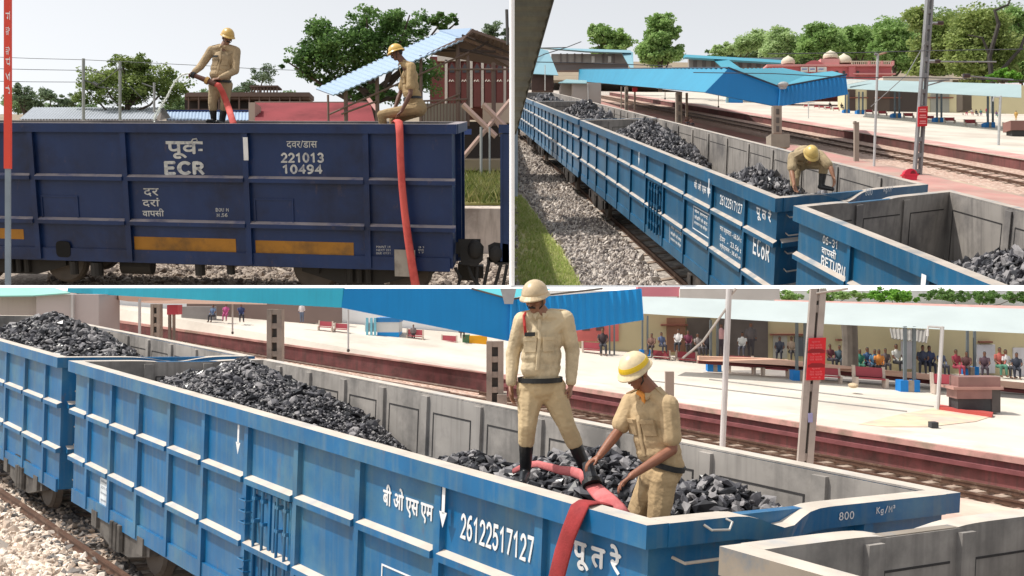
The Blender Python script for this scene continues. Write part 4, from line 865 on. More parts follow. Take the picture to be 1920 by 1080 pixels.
# ground: grass verge, ballast, track, island platform, second track, far platform
structure(MB().prism([FB.at(x, y, w=-.36) for x, y in ((964, 560), (1960, 560), (1960, 260), (1000, 136), (964, 140))], (0, 0, -.2)), 'ballast_bed', stones('ballast_grey', [(120, 112, 108), (186, 176, 166), (150, 140, 132), (212, 202, 190), (98, 92, 90)], 7, SB), FB)
structure(MB().prism([FB.at(x, y, w=-.33) for x, y in ((964, 560), (1098, 560), (1075, 505), (1052, 468), (1030, 440), (1012, 412), (998, 392), (984, 372), (964, 362))], (0, 0, -.05)), 'verge', tone('verge_soil', (184, 176, 132), .95, .2, .8, rgb2=(164, 176, 104), mix=.6), FB)
P = []; gg = np.random.default_rng(21)
def inpoly(x, y, Q):
    r = False; j = len(Q) - 1
    for i in range(len(Q)):
        if (Q[i][1] > y) != (Q[j][1] > y) and x < (Q[j][0] - Q[i][0]) * (y - Q[i][1]) / (Q[j][1] - Q[i][1]) + Q[i][0]: r = not r
        j = i
    return r
QB = [(966, 552), (966, 240), (985, 250), (1020, 300), (1065, 340), (1105, 385), (1150, 425), (1200, 480), (1262, 552)]; QG = [(964, 560), (1094, 560), (1070, 505), (1048, 468), (1026, 440), (1008, 412), (994, 392), (980, 372), (964, 362)]
while len(P) < 9000:
    y = 552 - 312 * gg.random() ** .8; x = gg.uniform(966, 1262)
    if inpoly(x, y, QB) and not inpoly(x - 6, y + 3, QG): P.append(FB.at(x, y, w=-.33 + .05 * gg.random()))
s3 = [tone('stone_tan', (178, 168, 160), .9, .2, 6), tone('stone_grey', (132, 124, 120), .9, .2, 6), tone('stone_pale', (206, 196, 186), .9, .2, 6)]
tag(rocks('ballast_stones', np.array(P), .085, s3, FB, seed=31).build('ballast_stones', s3, None, FB), 'grey ballast stones beside the blue wagons at the grass verge', 'gravel', 'track ballast', 'stuff')
gb_ = [leafmat('verge_a', (184, 190, 124)), leafmat('verge_b', (200, 200, 148)), leafmat('verge_c', (164, 180, 104))]; GP = []
while len(GP) < 1500:
    x, y = gg.uniform(964, 1096), gg.uniform(365, 555)
    if inpoly(x, y, QG) and (gg.random() < .35 or (x - 964) / max(1, (y - 350) * .68) > .6 or y < 430): GP.append(FB.at(x, y, w=-.32))
grow(FB, GP, .13, 'grass', gb_, 'bright green grass verge left of the ballast', seed=5, blades=5, wid=.03)
rail_track(FB, -6, 90, (.75, 3.3), 'track under the blue coal wagons with concrete sleepers', SB, w=-.16, every=1.25)
# island platform between the wagons and the second track
e0 = FB.at(1900, 362, w=.55); vE = e0[1]
structure(MB().prism([(-10, 5.4, .55), (170, 5.4, .55), (170, vE, .55), (-10, vE, .55)], (0, 0, -1)), 'island_platform', tone('worn_platform', (160, 138, 126), .9, .16, .35, rgb2=(186, 170, 146), mix=.5), FB)
structure(MB().prism([(-10, vE - 4.2, .556), (170, vE - 4.2, .556), (170, vE - .4, .556), (-10, vE - .4, .556)], (0, 0, -.004)), 'platform_stripe', tone('pink_paving', (178, 132, 124), .9, .14, .6, rgb2=(172, 146, 134), mix=.5), FB)
tr0 = FB.at(1900, 338, w=-.1)[1]; tr1 = FB.at(1900, 325.5, w=-.1)[1]; vW = FB.at(1900, 316, w=-.3)[1]
rail_track(FB, 0, 190, (tr0, tr1), 'empty second track between the island platform and the white platform', SB, w=-.1, every=1.3)
vF = vW; wF = FB.at(1900, 295, v=vF)[2]
structure(MB().prism([(-10, vF, -.6), (190, vF, -.6), (190, vF, wF - .02), (-10, vF, wF - .02)], (0, .4, 0)), 'platform_wall', tone('maroon_wall', (112, 68, 66), .9, .25, .8, rgb2=(86, 60, 56), mix=.5, streak=.6, streak_rgb=(76, 54, 50)), FB)
structure(MB().prism([(-10, vF - .1, wF), (190, vF - .1, wF), (190, vF + 60, wF), (-10, vF + 60, wF)], (0, 0, -.05)), 'far_platform', tone('white_platform', (202, 194, 182), .9, .08, .3, rgb2=(184, 174, 162), mix=.5), FB)
structure(MB().prism([(-10, vF - .1, wF + .01), (190, vF - .1, wF + .01), (190, vF + 2.2, wF + .01), (-10, vF + 2.2, wF + .01)], (0, 0, -.005)), 'platform_edge_band', tone('faded_pink_band', (188, 140, 134), .9, .12, .8, rgb2=(200, 172, 162), mix=.5), FB)
structure(MB().prism([(-10, vE, -.31), (190, vE, -.31), (190, vF, -.31), (-10, vF, -.31)], (0, 0, -.03)), 'track_bed', stones('ballast_rusty', [(140, 108, 94), (190, 160, 144), (164, 134, 120), (206, 184, 168), (104, 78, 70)], 6, SB), FB)
# wagons
upos = [FB.at(x, y, v=0)[0] for x, y in ((1399, 395), (1337, 365), (1287, 340), (1247, 318), (1214, 302), (1185, 288), (1160, 276), (1139, 266), (1120, 256), (1104, 246))]
L1 = FB.at(1092, 226, v=0)[0]; Lw = 4.4; led = [2.42, 1.6]
w1 = wagon(FB, 0, L1, Lw, 3.2, .8, upos, led, 'long blue coal wagon with the crouching man, lettered 26122517127 and ECoR', MB_, SB, 'coal wagons', rail_h=.24, end_dent=(1.75, .16, .42, -.1), proud=.08)
w0 = wagon(FB, -8, 6.85, Lw, 3.2, .8, [2.11, 4.59], led, 'nearest blue coal wagon lettered 06-31 RETURN, its dusty grey inside in view', MB_, SB, 'coal wagons', rail_h=.24, far_dent=(1.75, .14, .42, .06), proud=.08, bogies=False)
w2 = wagon(FB, L1 + .9, 22, Lw, 3.2, .8, list(np.arange(2.2, 21, 2.15)), led, 'blue coal wagon half full, second behind the crouching man', MB_, SB, 'coal wagons', rail_h=.24, end_dent=(1.8, .1, .6, 0), proud=.08)
w3 = wagon(FB, L1 + 23.8, 22, Lw, 3.2, .8, list(np.arange(2.2, 21, 2.15)), led, 'farthest blue coal wagon beside the dark corrugated eave', MB_, SB, 'coal wagons', rail_h=.24, proud=.08, inner_seams=False, ladder=False)
coal(FB, (0, 0, 0), 13, L1 - .25, .3, Lw - .3, 1.45, [(21.0, 2.3, 6.4, 3.4, 2.0), (18.5, 2.6, 5.0, 3.0, 1.7), (23.0, 2.0, 4.0, 3.2, 1.6)], 7000, .105, 'tall heap of coal at the far end of the wagon with the crouching man', SB, seed=41)
coal(FB, (0, 0, 0), .25, 12, .3, Lw - .3, 1.3, [(6.6, 2.4, 5.2, 3.2, 1.7), (3.4, 3.2, 3.4, 2.4, 1.4), (8.6, 2.6, 3.6, 3.0, 1.35)], 4200, .11, 'heap of coal under the crouching man', SB, seed=42)
coal(FB, (-8, 0, 0), .25, 6.6, .3, Lw - .3, .95, [(1.6, 4.2, 6.4, 5.0, 2.1), (3.6, 3.6, 4.4, 3.6, 1.75)], 5200, .1, 'coal heap in the nearest wagon lettered RETURN', SB, seed=43)
coal(FB, (L1 + .9, 0, 0), .25, 21.5, .3, Lw - .3, 1.6, [(11, 2.2, 9, 3.4, 1.95), (5, 2.2, 5, 3, 1.3)], 4200, .15, 'long heap of coal in the second wagon behind', SB, seed=44)
coal(FB, (L1 + 23.8, 0, 0), .25, 21.5, .3, Lw - .3, 1.8, [(10, 2.2, 12, 3.4, 1.5)], 1500, .22, 'coal heap in the farthest wagon by the eave', SB, seed=45)
def btext(t, p0, p1, h, body, bold=.01, v=0.0, m=wlet):
    a, c = FB.at(*p0, v=v), FB.at(*p1, v=v); side_text(t, FB, a[0], c[0], a[2], h, body, m, slope=0.0 if True else (c[2] - a[2]), bold=bold)
btext(w1, (1302, 355), (1334, 366), .23, 'बी ओ एस एम', .005); btext(w1, (1350, 382), (1392, 397), .2, '26122517127', .003); btext(w1, (1418, 410), (1446, 417), .28, 'पू त रे', .007); btext(w1, (1412, 475), (1443, 484), .36, 'ECoR', .004)
for p0, p1, tx in (((1350, 434), (1391, 443), 'भार क्षमता - 68.04 t'), ((1350, 450), (1391, 459), 'टेयर  -  23.56 t'), ((1350, 465), (1391, 476), 'क्षेत्रफल - 38.43 m³')): btext(w1, p0, p1, .13, tx, .002)
for (x0, y0, x1, y1) in ((1299, 428, 1331, 402), (1255, 458, 1281, 432)):
    a, c = FB.at(x0, y0, v=0), FB.at(x1, y1, v=0); marks(w1, FB, outline(a[0], a[2], c[0], c[2] - (.0), .025), wlet)
    for i in range(3): hh = a[2] + (c[2] - a[2]) * (.22 + .25 * i); side_text(w1, FB, a[0] + (c[0] - a[0]) * .1, a[0] + (c[0] - a[0]) * .9, hh, .1, ('सावधान यह डिब्बा', 'लोडिंग के बाद', 'चेन लगाएं')[i], wlet, bold=.002)
for (x, y0, y1) in ((1339, 334, 362), (1206, 284, 304)):
    a, c = FB.at(x, y1, v=0), FB.at(x, y0, v=0); uo = a[0]; b = MB(); b.box((uo - .03, -.175, a[2] + .1), (uo + .03, -.171, c[2])); b.prism([(uo - .09, -.175, a[2] + .12), (uo + .09, -.175, a[2] + .12), (uo, -.175, a[2] - .1)], (0, .004, 0)); b.build('arrow', wlet, w1)
def etext(t, p0, p1, h, body):
    o = FR[t.name]; a, c = FB.at(*p0, u=-.115), FB.at(*p1, u=-.115); V, Fc = text_verts(body); lo, hi = V.min(0), V.max(0); q = (V - lo) / (hi - lo); mb = MB(); mb.add([np.array((-.124, a[1] + (c[1] - a[1]) * x, a[2] + h * y)) for x, y in q], Fc); mb.build('lettering', wlet, t)
etext(w1, (1622, 367), (1635, 366), .12, '800'); etext(w1, (1656, 363), (1673, 361), .13, 'Kg/M³')
btext(w0, (1543, 455), (1570, 463), .12, '06-31', .002); btext(w0, (1541, 474), (1568, 483), .13, 'वापसी', .003); btext(w0, (1540, 497), (1585, 510), .16, 'RETURN', .003)
a = FB.at(1748, 512, v=0); uo = a[0]; marks(w0, FB, [(uo - .06, 2.3, uo + .06, a[2])], wlet, v=-.175)
a = FB.at(1538, 545, v=0); c = FB.at(1585, 545, v=0); marks(w0, FB, outline(a[0], 1.2, c[0], 1.62, .025), wlet); side_text(w0, FB, a[0] - .1, c[0] + .1, 1.4, .14, 'DERA', wlet, bold=.004) if False else side_text(w0, FB, a[0] - .1, c[0] + .1, 1.42, .09, 'RETURN TO', wlet, bold=.001)
# latch rods on the middle door
a = FB.at(1222, 400, v=0)[0]
for du in (0, .35, .75, 1.1): b = MB(); b.tube([(a - du, -.1, 1.0), (a - du, -.1, 2.3)], .05, 8); [b.box((a - du - .1, -.14, z), (a - du + .1, -.04, z + .08)) for z in (1.2, 1.7, 2.1)]; b.build('latch_rod', blue, w1)
# man crouching on the coal
O, S, c = mk(1513, 361, 106.2, 110)
J = dict(head=c(1509, 296, -.36), face=(.06, -.62, -.78), headup=(.02, -.78, .62), neck=c(1509, 285, -.17), shR=c(1484, 295, -.08), shL=c(1534, 292, -.08), chest=c(1509, 288, .08), waist=c(1511, 288, .34), front=(0, -.35, -.93),
         elR=c(1479, 325, -.2), wrR=c(1480, 350, -.32), elL=c(1549, 319, -.28), wrL=c(1552, 337, -.34), handR=((.1, -.35, -.9), (.4, -.8, -.2), .55, 1), handL=((.05, -.2, -.95), (-.9, -.2, 0), .5, -1),
         hipR=c(1500, 300, .38), hipL=c(1526, 300, .38), knR=c(1495, 334, .16), knL=c(1545, 310, .0), anR=c(1494, 362, .18), anL=c(1541, 347, .02), toeR=c(1490, 367, .0), toeL=c(1556, 356, -.14), beltup=(0, .75, .65))
fire_man('man in khaki and tan helmet crouching on coal, one hand on the wagon rim', O, S, J, SB, skin=(146, 104, 80), khaki=(170, 152, 120), helmet_rgb=(204, 176, 104), badge=False, moustache=False)
# dark eave close by on the left, with its grey post
ev = thing('eave', 'dark corrugated eave hanging over the far wagons at the left', 'roof', WORLD)
kE = mat('eave_sheet', (92, 88, 70), .7, .12, .6, rgb2=(66, 62, 50), mix=.4, k=2)
ea = corr(wpt(963, -30, 60), wpt(963, 252, 60), wpt(1047, -30, 62.5), wpt(966, 252, 62.5), 15, .05, .12); ea.build('sheet', kE, ev)
bar([(1046, -30, 62.4), (966, 252, 62.4)], .06, 6).build('gutter', mat('eave_edge', (70, 66, 56), .7, .1, 1, k=2), ev)
pbox(964, 240, 971, 368, 118, .4).build('post', mat('post_grey', (130, 142, 152), .5, .15, .5), ev)
# platform canopy
cyan = tone('cyan_sheet', (44, 138, 172), .45, .06, .5, streak=.15, streak_rgb=(40, 140, 176)); cblue = tone('bright_blue_sheet', (6, 126, 196), .45, .05, .5, streak=.12, streak_rgb=(0, 92, 160)); pcyan = tone('pale_cyan_sheet', (128, 166, 172), .5, .05, .3)
kz = 400
cn = thing('platform_canopy', 'bright blue V shaped platform canopy on concrete columns', 'canopy', WORLD)
corr(wpt(1086, 130, 1000), wpt(1366, 128, kz), wpt(1085, 152, 1000), wpt(1322, 173, kz), 66, .55, .4).build('side_sheet', cyan, cn)
b = MB(); b.prism([wpt(x, y, kz) for x, y in ((1366, 128), (1322, 173), (1460, 200), (1463, 163))], (0, 1.2, 0)); b.build('end_sheet', cblue, cn)
corr(wpt(1462, 164, kz - 1), wpt(1586, 141, kz - 1), wpt(1459, 200, kz - 1), wpt(1590, 177, kz - 1), 16, .18, .3).build('end_sheet', cblue, cn)
corr(wpt(1368, 129, kz + 2), wpt(1470, 128, kz + 130), wpt(1462, 164, kz + 2), wpt(1530, 140, kz + 130), 14, .3, .3).build('roof', tone('cyan_top', (70, 150, 172), .5, .06, .5), cn)
corr(wpt(1463, 164, kz + 2), wpt(1500, 140, kz + 130), wpt(1586, 141, kz + 2), wpt(1560, 134, kz + 130), 14, .3, .3).build('roof', tone('cyan_top', (70, 150, 172), .5, .06, .5), cn)
q = MB(); q.tube([wpt(1088, 128.5, 998), wpt(1366, 127, kz), wpt(1462, 163, kz - 2), wpt(1588, 139.5, kz - 2)], .35, 6); q.build('trim', tone('dark_trim', (40, 60, 80), .6), cn)
q = MB(); q.ell(wpt(1469, 158, kz - 4), (2.0, 1.0, 1.0), None, 12, 6); q.prism([wpt(1459, 157, kz - 4), wpt(1479, 157, kz - 4), wpt(1474, 166, kz - 4), wpt(1464, 166, kz - 4)], (0, 1.5, 0)); q.build('floodlight', tone('lamp_grey', (170, 172, 172), .4), cn)
MB().prism([wpt(1090, 153, 990), wpt(1322, 174, kz + 4), wpt(1455, 200, kz + 6), wpt(1586, 176, kz + 8), wpt(1300, 156, 900)], (0, 0, .5)).build('soffit', tone('soffit', (120, 104, 92), .9), cn)
conc = tone('column_concrete', (152, 142, 130), .9, .15, .5, rgb2=(120, 112, 104), mix=.4); slot = tone('column_slot', (92, 88, 84), .9)
for (x0, x1, y0, y1, z) in ((1268, 1279, 172, 232, 470), (1450, 1466, 198, 250, 398), (1172, 1178, 162, 207, 640)):
    co = thing('canopy_column', {1268: 'second concrete column under the canopy, with slots', 1450: 'nearest thick concrete column under the canopy tip', 1172: 'farthest slim column under the canopy, beside the grey shed'}[x0], 'column', WORLD, 'canopy columns')
    pbox(x0, y0, x1, y1, z, 3).build('shaft', conc, co)
    for i in range(3): yy = y0 + 6 + (y1 - y0) * i / 3.2; pbox(x0 + (x1 - x0) * .35, yy, x1 - (x1 - x0) * .3, yy + (y1 - y0) * .2, z - .25, .3).build('slot', slot, co)
for x, y0, y1, z, w_ in ((1286, 174, 218, 476, 4), (1189, 164, 206, 645, 3), (1164, 162, 203, 660, 2)): solo(pbox(x, y0, x + w_, y1, z, 1.2), 'canopy_post', conc, WORLD, {1286: 'slim post right beside the second canopy column', 1189: 'slim post under the far red box', 1164: 'thin pale post left of the far red box'}[x], 'post', 'slim canopy posts')
for x, y0, y1, z in ((1247, 168, 184, 640), (1347, 179, 199, 560)): b = thing('hanging_lamp', {1247: 'thin white drop rod under the middle of the canopy', 1347: 'thin white drop rod under the near end of the canopy'}[x], 'lamp', WORLD, 'drop lamps'); bar([(x, y0, z), (x, y1, z)], .22, 6).build('rod', tone('white_rod', (200, 200, 196), .6), b); q = MB(); q.ell(wpt(x, y1 + 1, z), (.5, .5, .6), None, 8, 6); q.build('shade', oil, b)
solo(pbox(1186, 164, 1195, 171.5, 640, 2), 'indicator_box', tone('red_box', (190, 60, 76), .6), WORLD, 'small red box hung under the far part of the canopy', 'box')
solo(pbox(1446, 251, 1481, 276, 300, 6), 'concrete_block', conc, WORLD, 'grey concrete block at the foot of the nearest column', 'block')
# small shed and roofs at the left
b = thing('grey_shed', 'plain grey shed with pale cyan roof beside the far wagons', 'shed', WORLD); pbox(1051, 156, 1073, 190, 700, 20).build('wall', tone('shed_grey', (150, 142, 136), .8, .08, .2), b); pbox(1073, 155, 1127, 193, 690, 20).build('front_wall', tone('shed_grey_light', (168, 160, 154), .8, .06, .2), b)
MB().prism([wpt(1047, 156, 690), wpt(1062, 150, 760), wpt(1100, 152, 760), wpt(1100, 157, 685)], (0, 0, .5)).build('roof', pcyan, b); bar([(1102, 156, 688), (1103, 193, 688)], .35, 6).build('pipe', tone('white_rod', (200, 200, 196), .6), b)
b = thing('stair_hood', 'pale blue hood over a dark stairway behind the eave', 'canopy', WORLD); MB().prism([wpt(1012, 91, 760), wpt(1028, 95, 760), wpt(1047, 141, 700), wpt(996, 138, 700), wpt(1000, 110, 730)], (0, 2, 0)).build('roof', tone('pale_blue_hood', (126, 166, 180), .5, .06, .2), b); pbox(997, 139, 1038, 170, 705, 6).build('doorway', tone('dark_brown_opening', (74, 58, 54), .9), b); bar([(1022, 122, 698), (1022, 170, 698)], .3, 6).build('post', tone('white_rod', (200, 200, 196), .6), b)
fbm = tone('bridge_grey', (150, 146, 142), .9, .15, .15, rgb2=(122, 118, 114), mix=.5)
b = thing('footbridge', 'grey covered footbridge with a pale blue roof, left of the tall tree', 'bridge', WORLD)
MB().prism([wpt(1014, 89, 1000), wpt(1182, 94, 1000), wpt(1184, 99, 990), wpt(1100, 96, 990)], (0, 6, 0)).build('roof', tone('pale_blue_hood', (126, 166, 180), .5, .06, .2), b); pbox(1034, 101, 1178, 118, 1004, 8).build('parapet', fbm, b); pbox(1036, 118, 1178, 132, 1006, 8).build('girder', tone('bridge_shade', (112, 106, 104), .9, .1, .2), b)
for i, x in enumerate((1050, 1062, 1076, 1090, 1130, 1150)): pbox(x, 100, x + 3, 118, 1003, 1).build('post', tone('bridge_shade', (112, 106, 104), .9, .1, .2), b)
for x in (1109, 1140): pbox(x, 105, x + 6, 117, 1002.6, .8).build('notice', tone('white_notice', (206, 206, 202), .7), b)
MB().prism([wpt(1165, 98, 996), wpt(1182, 96, 996), wpt(1187, 98, 980), wpt(1188, 127, 970), wpt(1182, 128, 970)], (0, 2, 0)).build('stair_roof', tone('pale_blue_hood', (126, 166, 180), .5, .06, .2), b)
b = thing('footbridge', 'grey footbridge with a long cyan roof and cyan stair hood right of the tall tree', 'bridge', WORLD)
MB().prism([wpt(1284, 102, 1000), wpt(1440, 111, 1000), wpt(1484, 114, 1000), wpt(1484, 119, 990), wpt(1284, 107, 990)], (0, 8, 0)).build('roof', tone('cyan_top', (70, 150, 172), .5, .06, .5), b); pbox(1292, 108, 1476, 136, 1006, 8).build('wall', fbm, b)
for x in range(1300, 1470, 17): pbox(x, 114, x + 7, 126, 1005, 1).build('window', tone('bridge_shade', (112, 106, 104), .9, .1, .2), b)
MB().prism([wpt(1338, 112, 994), wpt(1362, 109, 994), wpt(1400, 136, 960), wpt(1367, 139, 960)], (0, 2, 0)).build('stair_roof', tone('cyan_top', (70, 150, 172), .5, .06, .5), b)
# pink station building with domes
pink = tone('pink_plaster', (190, 108, 112), .85, .08, .2, rgb2=(176, 96, 100), mix=.4); pinkl = tone('pale_pink_trim', (212, 150, 148), .85, .08, .2); dome = tone('cream_dome', (206, 196, 176), .8, .06, .3)
b = thing('station_building', 'pink station building with cream onion domes and a balustrade', 'building', WORLD)
pbox(1440, 122, 1672, 175, 900, 40).build('wall', pink, b); pbox(1592, 121, 1604, 160, 897, 5).build('wing', pink, b); pbox(1438, 120.5, 1675, 123.5, 896, 46).build('cornice', pinkl, b); pbox(1600, 137, 1680, 139, 896, 4).build('string_course', pinkl, b)
for x, y, r, hh, nm in ((1477.5, 121, 13, 16, 0), (1557, 110, 14, 15, 1), (1582, 120, 15, 19, 2)):
    k = 896 / FPX; q = MB(); n = 20; pr = [(r * .92, 0), (r, hh * .25), (r * .93, hh * .5), (r * .66, hh * .75), (r * .25, hh * .93), (.4, hh * 1.08)]
    V = [wpt(x, y, 905) + np.array((rr * k * math.cos(2 * math.pi * i / n), rr * k * math.sin(2 * math.pi * i / n), z_ * k)) for rr, z_ in pr for i in range(n)]; Fc = [(j * n + i, j * n + (i + 1) % n, (j + 1) * n + (i + 1) % n, (j + 1) * n + i) for j in range(len(pr) - 1) for i in range(n)]
    q.add(V, Fc + [tuple(range((len(pr) - 1) * n, len(pr) * n))]); dd = q.build('dome', dome, b, None, True)
    if nm == 1: pbox(1539, 110, 1574, 121, 898, 10).build('drum', pinkl, b)
MB().prism([wpt(1508, 121, 897), wpt(1514, 117, 897), wpt(1520, 114, 897), wpt(1527, 113, 897), wpt(1534, 114, 897), wpt(1540, 117, 897), wpt(1545, 121, 897)], (0, 3, 0)).build('pediment', pink, b)
q = pbox(1596, 114, 1675, 115.5, 897, 2); [pbox(x, 115.5, x + 1.6, 121, 897.3, 1, q) for x in range(1597, 1674, 4)]; q2 = pbox(1486, 115, 1508, 116, 897, 2); q.build('balustrade', dome, b)
for x in (1628, 1652, 1673): pbox(x, 114, x + 4, 122, 896.4, 3).build('pier', pinkl, b)
for i, x in enumerate((1502, 1517, 1533)): sg_ = pbox(x, 125.5, x + (13 if i < 2 else 17), 134.5, 895.5, 1).build('signboard', tone('white_notice', (206, 206, 202), .7), b); pbox(x + 2, 128.5, x + 11, 130.5, 895.2, .2).build('lettering', tone('sign_blue', (110, 130, 180), .7), sg_)
for x in (1567, 1580, 1606): pbox(x, 133, x + 5, 141, 899.5, 1).build('window', tone('dark_window', (70, 60, 62), .3), b)
b = thing('low_building', 'pale flat roofed building right of the pink station', 'building', WORLD); pbox(1656, 143, 1786, 160, 860, 20).build('wall', tone('pale_wall', (206, 196, 184), .85, .06, .2), b)
# long roof over the far platform, wall and shade behind
lr = thing('platform_roof', 'long pale roof over the crowded far platform', 'roof', WORLD)
MB().prism([wpt(1588, 148, 760), wpt(1640, 150, 720), wpt(1915, 158, 560), wpt(1915, 183, 520), wpt(1588, 166, 690)], (0, 1, 0)).build('roof', tone('pale_cyan_roof', (150, 170, 172), .6, .05, .2), lr)
MB().prism([wpt(1700, 155, 690), wpt(1915, 157, 562), wpt(1915, 159.5, 560), wpt(1700, 157, 688)], (0, 2, 0)).build('ridge', tone('pink_ridge', (196, 150, 142), .8), lr)
MB().prism([wpt(1589, 150, 700), wpt(1632, 150, 700), wpt(1590, 158, 690)], (0, 1, 0)).build('old_roof', tone('grey_roof', (176, 178, 172), .8), lr)
bw = thing('platform_building', 'cream platform building with dark open bays behind the waiting people', 'building', WORLD)
pbox(1586, 160, 1960, 216, 800, 20).build('wall', tone('cream_wall', (206, 196, 158), .85, .06, .2), bw)
for x0, x1, nm, cc in ((1590, 1604, 'doorway', (80, 66, 60)), (1626, 1668, 'doorway', (84, 72, 64)), (1668, 1722, 'doorway', (66, 58, 54)), (1745, 1780, 'shutter', (150, 150, 140)), (1858, 1862, 'shutter', (160, 162, 160)), (1726, 1738, 'shutter', (150, 150, 144))): pbox(x0, 168, x1, 214, 799, 1).build(nm, tone('bay_%d' % x0, cc, .9, .2, .2), bw)
for x0, x1 in ((1592, 1628), (1640, 1690), (1740, 1788)): pbox(x0, 182, x1, 184, 798, .8).build('lintel', tone('brown_lintel', (124, 76, 62), .8), bw)
solo(pbox(1805, 172, 1822, 206, 640, 9), 'tree_bole', tone('trunk_bark', (96, 86, 76), .95, .2, .4), WORLD, 'thick grey tree trunk under the far platform roof', 'tree')
# platform furniture: columns, benches, people
pfz = lambda x, y: FB.at(x, y, w=wF)
def bcol(x, y, wd, lab):
    p = pfz(x, y); z = FB.depth(p); k = z / FPX; t = thing('roof_column', lab, 'column', WORLD, 'blue footed roof columns')
    pbox(x - wd * .5, y - wd * .55, x + wd * .5, y, z - wd * k * .5, wd * k).build('base', tone('blue_base', (20, 110, 176), .7, .1, .5), t); pbox(x - wd * .12, y - wd * .55, x + wd * .1, y + .2, z - wd * k * .55, wd * k * .1).build('base_stripe', tone('column_concrete', (152, 142, 130), .9, .15, .5, rgb2=(120, 112, 104), mix=.4), t)
    for dx in (-.3, .22): pbox(x + dx * wd, 172, x + (dx + .16) * wd, y - wd * .5, z, wd * k * .2).build('leg_post', tone('column_paint', (92, 104, 112), .7), t)
for i, (x, y, w_) in enumerate(((1588, 212, 12), (1614, 214, 14), (1682, 221, 16), (1761, 229, 16), (1857, 239, 18))): bcol(x, y, w_, ('blue footed roof column under the right tip of the canopy', 'blue footed roof column left of the thin lamp pole', 'blue footed roof column right of the thin lamp pole', 'blue footed roof column just right of the big mast', 'blue footed roof column by the white lamp post')[i])
bred = tone('bench_red', (150, 52, 60), .6, .1, .5); bleg = tone('bench_concrete', (184, 172, 160), .9, .1, .5)
def bench(x, y, wd, lab, proto=[None]):
    p = pfz(x, y); z = FB.depth(p); s = wd * z / FPX / 1.5; O = FB.pt(p)
    if proto[0] is None:
        fr = Frame(O, np.array([[.97, .0, 0], [-.25, 1, 0], [-.05, 0, 1]]) * s, s); t = thing('platform_bench', lab, 'bench', fr, 'red platform benches')
        MB().box((-.75, -.22, .4), (.75, .22, .47)).build('seat', bred, t); MB().hexa([(-.75, .2, .5), (.75, .2, .5), (.75, .26, .5), (-.75, .26, .5), (-.75, .3, .95), (.75, .3, .95), (.75, .36, .95), (-.75, .36, .95)]).build('backrest', bred, t)
        for q in (-.72, .72): MB().prism([(q - .06, -.25, 0), (q - .06, .28, 0), (q - .06, .4, .98), (q - .06, .27, .98), (q - .06, .18, .45), (q - .06, -.28, .45)], (.12, 0, 0)).build('leg', bleg, t)
        proto[0] = (t, s); return t
    c_ = copy_tree(proto[0][0], Vector(O), None, lab); f = s / proto[0][1]; c_.scale = (f, f, f); return c_
for x, y, w_, lab in ((1512, 202, 9, 'first red bench from the left, behind the canopy tip'), (1531, 203, 9, 'second red bench from the left on the far platform'), (1541, 204, 9, 'third red bench from the left on the far platform'), (1553, 206, 10, 'red bench under the canopy tip with a dark dressed sitter'), (1568, 208, 11, 'red bench just left of the canopy tip corner'), (1630, 214, 14, 'red bench beside the thin lamp pole, on its left'), (1655, 217, 15, 'red bench beside the thin lamp pole, on its right'), (1704, 222, 17, 'red bench left of the big mast'), (1744, 226, 15, 'red bench half behind the big mast'), (1781, 231, 18, 'red bench right of the column by the big mast'), (1820, 236, 20, 'red bench left of the white lamp post'), (1894, 243, 22, 'rightmost red bench beside the brown stall')): bench(x, y, w_, lab)
COLS = [(150, 60, 66), (70, 90, 120), (190, 180, 172), (60, 60, 66), (70, 120, 110), (176, 70, 90), (120, 90, 130), (200, 160, 90)]
who = ['left of the second blue footed column', 'nearest the left column, in the shade', 'beside the left column', 'in the dark bay, first', 'in the dark bay, second', 'in the dark bay, third', 'by the doorway left of the mast', 'close to the mast on its left', 'right of the mast, first', 'right of the mast, second', 'under the tree trunk, left', 'under the tree trunk, middle', 'under the tree trunk, right', 'left of the last column', 'right of the last column', 'at the far right edge']
for i, (x, y, kd) in enumerate(((1601, 199, 'stand'), (1607, 198, 'stand'), (1619, 200, 'stand'), (1632, 200, 'sit'), (1648, 201, 'sit'), (1661, 202, 'sit'), (1690, 204, 'sit'), (1706, 205, 'stand'), (1802, 216, 'sit'), (1812, 217, 'sit'), (1822, 217, 'sit'), (1830, 218, 'sit'), (1839, 218, 'sit'), (1851, 219, 'stand'), (1868, 221, 'sit'), (1905, 226, 'stand'))):
    p = pfz(x, y); z = FB.depth(p); cs, cl = COLS[i % 8], COLS[(i * 3 + 2) % 8]
    bystander(kd, FB.pt(p), (17.5 if kd == 'sit' else 19) * z / FPX / 1.75, .3 * ((i % 3) - 1), cs, cl, ('person sitting ' if kd == 'sit' else 'person standing ') + who[i] + ' on the far platform')
for i, (x, y) in enumerate(((1287, 238), (1296, 240))): p = FB.at(x, y, w=.55); bystander('sit', FB.pt(p), 15 * FB.depth(p) / FPX / 1.0, .4, [(150, 120, 110), (190, 150, 140)][i], (90, 90, 96), ['left one of two people sitting just past the wagon rim', 'right one of two people sitting just past the wagon rim'][i], 'people past the wagon rim')
for i, (x, y, kd) in enumerate(((1556, 205, 'sit'), (1578, 207, 'sit'))): p = pfz(x, y); bystander(kd, FB.pt(p), 16 * FB.depth(p) / FPX / 1.5, .2, (50, 46, 50), (70, 60, 66), ['dark dressed person on the bench left of the canopy tip', 'dark dressed person on the bench at the canopy tip corner'][i])
